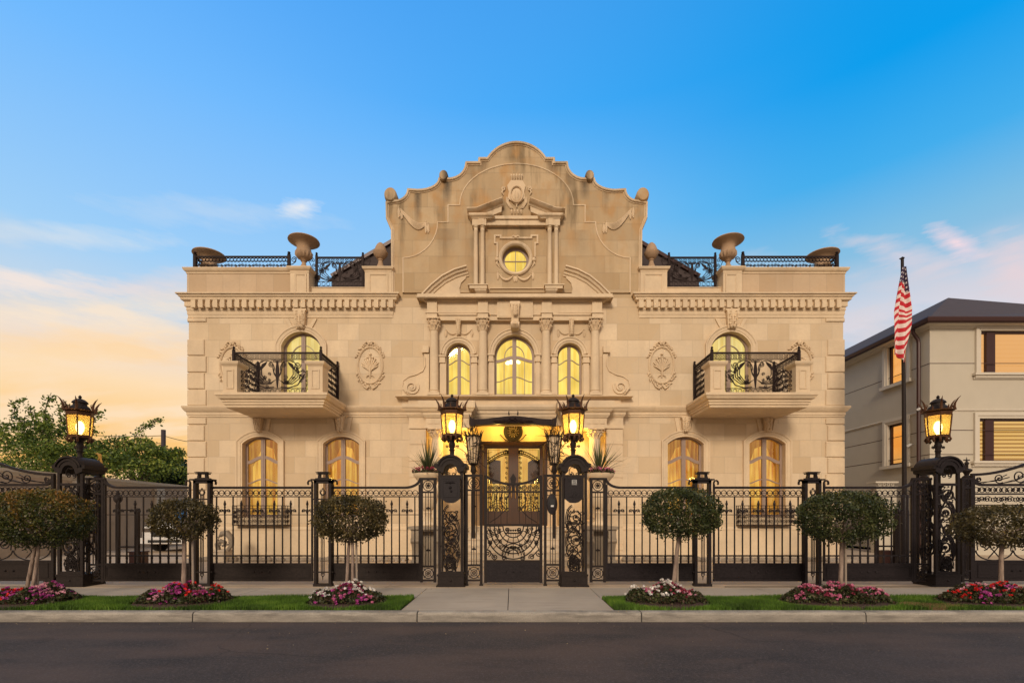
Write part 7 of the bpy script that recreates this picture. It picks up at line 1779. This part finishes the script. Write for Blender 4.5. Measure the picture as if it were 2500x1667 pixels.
# grooves and bands
mb = MB()
for v in (887, 1050, 1109): z = HZ(v, Dn); mb.box(NX-.003, NR, Dn-.004, Dn-.001, z-.012, z+.012); mb.box(NX-.004, NX-.001, Dn, NB, z-.012, z+.012)
obj('wall_groove', mb, 'brown', N)
z = HZ(1001, Dn); mb = MB(); mb.sweep_xy([(NX, NB), (NX, Dn), (NR, Dn)], [(0, z-.04), (.03, z-.03), (.05, z+.02), (0, z+.05)]); obj('wall_band', mb, 'stucco_trim', N)
for (w_, bl) in ((W1, 'blind_pale'), (W2, 'blind')):
    x0, x1, z0, z1_ = w_; mb = MB(); t2 = .16
    mb.sweep_xz([(x0, z0), (x0, z1_), (x1, z1_)], [(0, 0), (0, .04), (.07, .05), (.10, .08), (.20, .08), (.20, 0)], Dn)
    mb.box(x0-.30, x1, Dn-.16, Dn-.001, z0-.08, z0-.0); mb.box(x0-.24, x1, Dn-.10, Dn-.001, z0-.16, z0-.081); mb.box(x0-.27, x1, Dn-.06, Dn-.001, z0-.20, z0-.161)
    obj('window_trim', mb, 'stucco_trim', N)
    mb = MB(); xs_ = x0+(HX(nv(1340, 0)[0], Dn)-HX(nv(1245, 0)[0], Dn))
    mb.box(x0, x0+.06, Dn+.08, Dn+.16, z0, z1_).box(x0, x1, Dn+.08, Dn+.16, z1_-.08, z1_).box(x0, x1, Dn+.08, Dn+.16, z0, z0+.05).box(xs_-.17, xs_+.14, Dn+.06, Dn+.17, z0+.001, z1_-.001)
    wn = obj('window', mb, 'brown', N)
    obj('pane', MB().box(x0+.05, x1, Dn+.12, Dn+.13, z0+.04, z1_-.07), 'glass', wn)
    obj('blind', MB().box(x0+.0, x1, Dn+.22, Dn+.24, z0, z1_), bl, wn)
for (a, b, z0, z1_) in S:
    mb = MB(); q = MB(); q.sweep_xz([(a, z0), (a, z1_), (b, z1_), (b, z0)], [(0, 0), (0, .04), (.08, .06), (.10, .08), (.22, .08), (.22, 0)], 0); q.v = [(NX+y, x, z) for x, y, z in q.v]; mb.add_all(q); mb.box(NX-.14, NX-.001, a-.3, b+.3, z0-.12, z0-.0); obj('window_trim', mb, 'stucco_trim', N)
    mb = MB(); mb.box(NX+.06, NX+.14, a, a+.08, z0, z1_).box(NX+.06, NX+.14, b-.08, b, z0, z1_).box(NX+.06, NX+.14, a, b, z1_-.08, z1_).box(NX+.06, NX+.14, a, b, z0, z0+.08); wn = obj('window', mb, 'brown', N)
    obj('pane', MB().box(NX+.10, NX+.11, a+.05, b-.05, z0+.05, z1_-.05), 'glass', wn)
    obj('blind', MB().box(NX+.2, NX+.22, a, b, z0, z1_), 'orange', wn)
# roof: eave, gutter, hip
ov = .32; ex0, ey0 = NX-ov, Dn-ov; A = Vector((ex0, ey0, NZ+.05))
RP = Vector((HX(2315, 22.0), 22.0, HZ(727, 22.0))); RP2 = Vector((NR, 23.2, HZ(727, 22.0)))
mb = MB(); mb.add([(ex0, ey0, NZ+.08), (NR+.3, ey0, NZ+.08), (NR+.3, 23.2, RP.z), tuple(RP), (ex0, NB+.3, NZ+.08), (RP.x, NB, RP.z), (NR+.3, NB+.3, RP.z)],
       [(0, 1, 2, 3), (0, 3, 5, 4), (3, 2, 6, 5)]); mb.box(ex0+.02, NR+.3, ey0+.02, NB+.3, NZ+.0, NZ+.07)
obj('roof', mb, 'roof', N)
mb = MB(); mb.sweep_xy([(ex0, NB), (ex0, ey0), (NR+.3, ey0)], [(0, NZ-.06), (.03, NZ-.07), (.09, NZ-.02), (.11, NZ+.09), (.10, NZ+.12), (0, NZ+.12)]); obj('gutter', mb, 'brown', N)
mb = MB(); mb.sweep_xy([(NX, NB), (NX, Dn), (NR, Dn)], [(0, NZ-.16), (.04, NZ-.14), (.08, NZ-.08), (.28, NZ-.06), (.28, NZ), (0, NZ)]); obj('eaves_moulding', mb, 'stucco_trim', N)
# downpipe on the side wall near the corner
pd = side_D(nv(812, 0)[0]); px_ = NX-.10
mb = MB(); mb.tube([(NX-.30, pd, NZ-.05), (NX-.30, pd, NZ-.16), (NX-.12, pd, NZ-.42), (NX-.10, pd, NZ-.55), (NX-.10, pd, .1)], .062, 8); obj('downpipe', mb, 'brown', N)
for (u, v) in ((755, 1400), (828, 1135)):
    dd = side_D(nv(u, 0)[0]); zz = HZ(nv(0, v)[1], dd); c_ = thing('security_camera', 'small white security camera on the neighbouring house, %s' % ('the lower one' if v > 1300 else 'the upper one beside the downpipe'), 'camera', (NX-.02, dd, zz), 'security cameras')
    obj('bracket', MB().tube([(NX, dd, zz), (NX-.12, dd-.02, zz)], .02, 6), 'whiteplastic', c_); obj('body', MB().tube([(NX-.10, dd+.02, zz-.01), (NX-.30, dd-.12, zz-.07)], .045, 8), 'whiteplastic', c_)
# low wall with a pierced coping beside the neighbour
# ------------------------------------------------------------------ FLAGPOLE
D_ = 13.0; x = HX(2207, D_); zt_ = HZ(628, D_)
t_ = thing('flagpole', 'tall dark flagpole standing behind the fence right of the mansion', 'flagpole', (x, D_, 0))
obj('pole', MB().tube([(x+.02, D_, 0), (x-.0, D_, zt_*.5), (x-.045, D_, zt_-.05)], .062, 12, .036), 'iron', t_)
obj('truck', MB().lathe(x-.045, D_, [(.03, zt_-.06), (.05, zt_-.04), (.05, zt_-.02), (.02, zt_), (.0, zt_+.02)], 10).box(x-.12, x-.04, D_-.01, D_+.01, zt_-.05, zt_-.03), 'iron', t_)
obj('base_sleeve', MB().lathe(x+.02, D_, [(.16, 0), (.16, .04), (.10, .06), (.10, 1.5), (.085, 1.55), (.085, 1.9), (.06, 1.95)], 12), 'iron_dark', t_)
# limp flag: a sheet gathered in folds under its own weight
z1_, z0_ = HZ(655, D_), HZ(872, D_); nu, nv_ = 34, 60
me = bpy.data.meshes.new('flag'); V = []; F = []; UV = []
xp = x-.05
for j in range(nv_+1):
    t = j/nv_; z = z1_+(z0_-z1_)*t
    wl = .05+.34*t**.75 if t < .5 else .42; wl = min(.28, .05+.45*t)
    wr = min(.23, .04+.42*t) if t < .62 else max(.05, .23-.62*(t-.62))
    for i in range(nu+1):
        s_ = i/nu; xx = xp-wl+(wl+wr)*s_ ; 
        yy = D_-.075-.05*math.sin(s_*9+t*2.2)*(.3+t)-.03*math.sin(s_*19-t*3)
        zz = z+.10*math.sin(s_*5.5+1)*t-(.18*abs(s_-.35) if t > .9 else .12*abs(s_-.35)*t)
        V.append((xx, yy, zz)); 
        # cloth hangs on the bias, so stripes run diagonally down
        UV.append((min(.98, t*.86+.02), .98-(.85*s_+.45*t*(1-s_)) if t > .5 else .98-(.62*s_*.4+t*.95)))
for j in range(nv_):
    for i in range(nu): a = j*(nu+1)+i; F.append((a, a+1, a+nu+2, a+nu+1))
# stripe coordinate varies smoothly: near-horizontal stripes above, diagonal below
UV = []
for j in range(nv_+1):
    t = j/nv_
    for i in range(nu+1):
        s_ = i/nu; k = min(1, max(0, (t-.46)/.12))
        can = t < .17+.02*math.sin(s_*7) or (t < .30-.1*(1-s_) and s_ > .62)
        UV.append(((-1.2+s_) if can else (.1+s_), t/.047+k*s_*4.2+.25*math.sin(s_*8)))
me.from_pydata(V, [], F); uvl = me.uv_layers.new(name='flag')
for l in me.loops: uvl.data[l.index].uv = UV[l.vertex_index]
me.polygons.foreach_set('use_smooth', [True]*len(F)); me.materials.append(M['flag']); me.update()
fo = bpy.data.objects.new('flag', me); sc.collection.objects.link(fo); md = fo.modifiers.new('thickness', 'SOLIDIFY'); md.thickness = .004
tag(fo, 'limp red and white striped flag with a blue starred corner hanging on the flagpole', 'flag')
# ------------------------------------------------------------------ GARDEN WALL, CAR, SCULPTURE (left)
WX = -16.3; t_ = thing('garden_wall', 'long beige rendered garden wall with a moulded coping along the left driveway', 'wall', (WX, 20, 0))
obj('wall_panel', MB().box(WX-.3, WX, 12, 40, 0, 2.72), 'paving', t_)
mb = MB(); mb.sweep_xy([(WX+.0, 12), (WX+.0, 40)][::1], [(-.34, 2.70), (.0, 2.70), (.04, 2.76), (.10, 2.82), (.12, 2.92), (-.34, 2.92)]); obj('coping', mb, 'stucco_trim', t_)
for k in range(6): obj('pilaster', MB().box(WX+.001, WX+.12, 14+k*4.2, 14.5+k*4.2, 0, 2.69), 'stucco_trim', t_)
# matching boundary wall behind the right driveway
t_ = thing('boundary_wall', 'low stone wall with a pierced coping between the two houses', 'wall', (12.8, 19, 0))
mb = MB(); z = HZ(1175, 18.5); mb.box(HX(2140, 18.5), NX-.4, 18.5, 18.8, 0, z-.2); obj('wall_panel', mb, 'stucco', t_)
mb = MB(); xa, xb = HX(2140, 18.5), NX-.4; mb.box(xa-.1, xb, 18.4, 18.9, z-.06, z); mb.box(xa-.05, xb, 18.45, 18.85, z-.22, z-.18)
for k in range(int((xb-xa)/.16)): mb.ring(xa+.08+k*.16, z-.12, .05, .02, 18.46, .05, n=8)
obj('coping', mb, 'stucco_trim', t_)
def car():
    D0 = 18.8; x0, x1 = -14.25, -12.25; xc = (x0+x1)/2; hw = (x1-x0)/2
    t_ = thing('parked_car', 'white sport utility vehicle parked nose-out in the left driveway', 'car', (xc, D0+2.4, 0))
    # lofted body: stations along Y (front to back) with half width and heights
    def sec(y, hw_, zb, zbelt, ztop, hwt):
        L = [(-hw_, zb), (-hw_*1.0, zb+.2), (-hw_*1.0, zbelt-.1), (-hw_*.96, zbelt), (-hwt, ztop-.08), (-hwt*.85, ztop)]
        return [(xc+a, y, b) for a, b in L]+[(xc-a, y, b) for a, b in L[::-1]]
    mb = MB(); mb.rings([sec(D0, hw*.86, .38, .80, .88, hw*.74), sec(D0+.10, hw*.97, .30, .98, 1.06, hw*.85), sec(D0+1.15, hw, .28, 1.12, 1.20, hw*.88), sec(D0+1.3, hw, .28, 1.14, 1.24, hw*.9), sec(D0+4.7, hw, .30, 1.15, 1.25, hw*.9), sec(D0+4.9, hw*.93, .4, 1.0, 1.1, hw*.8)]); obj('body', mb, 'carwhite', t_)
    mb = MB(); mb.rings([sec(D0+1.15, hw*.88, 1.15, 1.2, 1.26, hw*.86), sec(D0+1.95, hw*.86, 1.15, 1.25, 1.93, hw*.74), sec(D0+2.4, hw*.88, 1.15, 1.25, 1.99, hw*.77), sec(D0+4.4, hw*.88, 1.15, 1.25, 1.97, hw*.77), sec(D0+4.85, hw*.85, 1.15, 1.25, 1.3, hw*.75)]); obj('cabin_glass', mb, 'carglass', t_)
    mb = MB(); mb.box(xc-hw*.70, xc+hw*.70, D0+2.0, D0+4.4, 1.975, 2.03)
    for s_ in (-1, 1):
        mb.tube([(xc+s_*hw*.86, D0+1.2, 1.22), (xc+s_*hw*.74, D0+1.97, 1.92)], .045, 6); mb.box(xc+s_*hw*.78-.02, xc+s_*hw*.78+.02, D0+2.2, D0+4.3, 2.03, 2.08)
    obj('roof_panel', mb, 'black', t_)
    for s_ in (-1, 1):
        obj('headlight', MB().box(xc+s_*hw*.55, xc+s_*hw*.90, D0-.02, D0+.12, .78, .93), 'chrome', t_); obj('wing_mirror', MB().ball(xc+s_*(hw+.10), D0+1.55, 1.28, .11, 6, .09), 'black', t_)
        for yy in (D0+.95, D0+3.95):
            w_ = obj('wheel', MB().tube([(xc+s_*(hw-.24), yy, .38), (xc+s_*(hw+.02), yy, .38)], .38, 20), 'black', t_); obj('rim', MB().tube([(xc+s_*(hw+.0), yy, .38), (xc+s_*(hw+.03), yy, .38)], .24, 14), 'chrome', w_)
    obj('grille', MB().box(xc-hw*.48, xc+hw*.48, D0-.03, D0+.1, .60, .92), 'black', t_); obj('bumper', MB().box(xc-hw*.92, xc+hw*.92, D0-.10, D0+.15, .34, .56), 'carwhite', t_); obj('bumper_grille', MB().box(xc-hw*.6, xc+hw*.6, D0-.115, D0, .38, .48), 'black', t_)
car()
# weathered sculpture by the house wall
D_ = 14.9; x = HX(548, D_); t_ = thing('garden_sculpture', 'small weathered grey stone sculpture of curled forms on a block by the house wall', 'sculpture', (x, D_, 0))
obj('block', MB().box(x-.28, x+.12, D_-.2, D_+.2, 0, .36).box(x-.30, x+.14, D_-.22, D_+.22, .30, .34), 'step', t_)
mb = MB(); mb.taper([(x-.18, D_, .36), (x-.22, D_, .52), (x-.10, D_, .62), (x+.02, D_, .58), (x+.02, D_, .45)], [.07, .08, .07, .06, .03], 8)
mb.taper([(x+.10, D_, .34), (x+.22, D_, .50), (x+.20, D_, .72), (x+.08, D_, .86), (x-.08, D_, .84), (x-.14, D_, .76)], [.06, .07, .09, .10, .08, .04], 8)
for k in range(14): mb.ball(x+.18*math.cos(k*.45)+.02, D_-.06, .66+.18*math.sin(k*.45), .035, 5)
obj('curled_form', mb, 'oldstone', t_)
# rocks edging the bed under the mansion wall
rr = random.Random(5)
bed = MB(); bed.box(XL+.3, CX-3.4, 14.95, 15.94, -.01, .05); st('gravel_strip', bed.copy().add_all(bed.copy().mirror(CX)), 'concrete')
mb = MB()
for k in range(60):
    xx = XL+1.0+k*.21 if k < 30 else 3.5+(k-30)*.21
    r_ = rr.uniform(.07, .17); n = 8
    mb.rings([[(xx+r_*q*math.cos(2*PI*i/n)*(1+.2*math.sin(i*2.1+k)), 14.95+r_*.7*q*math.sin(2*PI*i/n), z*r_) for i in range(n)] for q, z in ((.8, 0), (1, .3), (.8, .75), (.3, 1.0))], smooth=False)
tag(obj('stone_rubble', mb, 'oldstone'), 'rough stone rubble strewn along the foot of the mansion wall', 'rubble', kind='stuff')

# fallen leaves and grit in the gutter and on the slabs
rg = np.random.default_rng(77); n = 420; x_ = rg.uniform(-8.5, 8.5, n); y_ = np.where(rg.random(n) < .6, KF-.02-np.abs(rg.normal(0, .10, n)), rg.uniform(KF-1.6, KF-.05, n)); zz_ = np.full(n, RZ+.006)
m_ = rg.random(n) < .28; y_[m_] = rg.uniform(GB, 10.2, m_.sum()); zz_[m_] = .010
v, tt = leaf_cloud(np.stack([x_, y_, zz_], 1), .022, seed=9); v[:, 2] = np.repeat(zz_, 4)+rg.random(4*n)*.008
tag(quads_obj('leaf_litter', v, tt, 'drygrass', None, (0, 0, 0)), 'tiny dry leaves scattered along the gutter and slabs', 'leaf litter', kind='stuff')
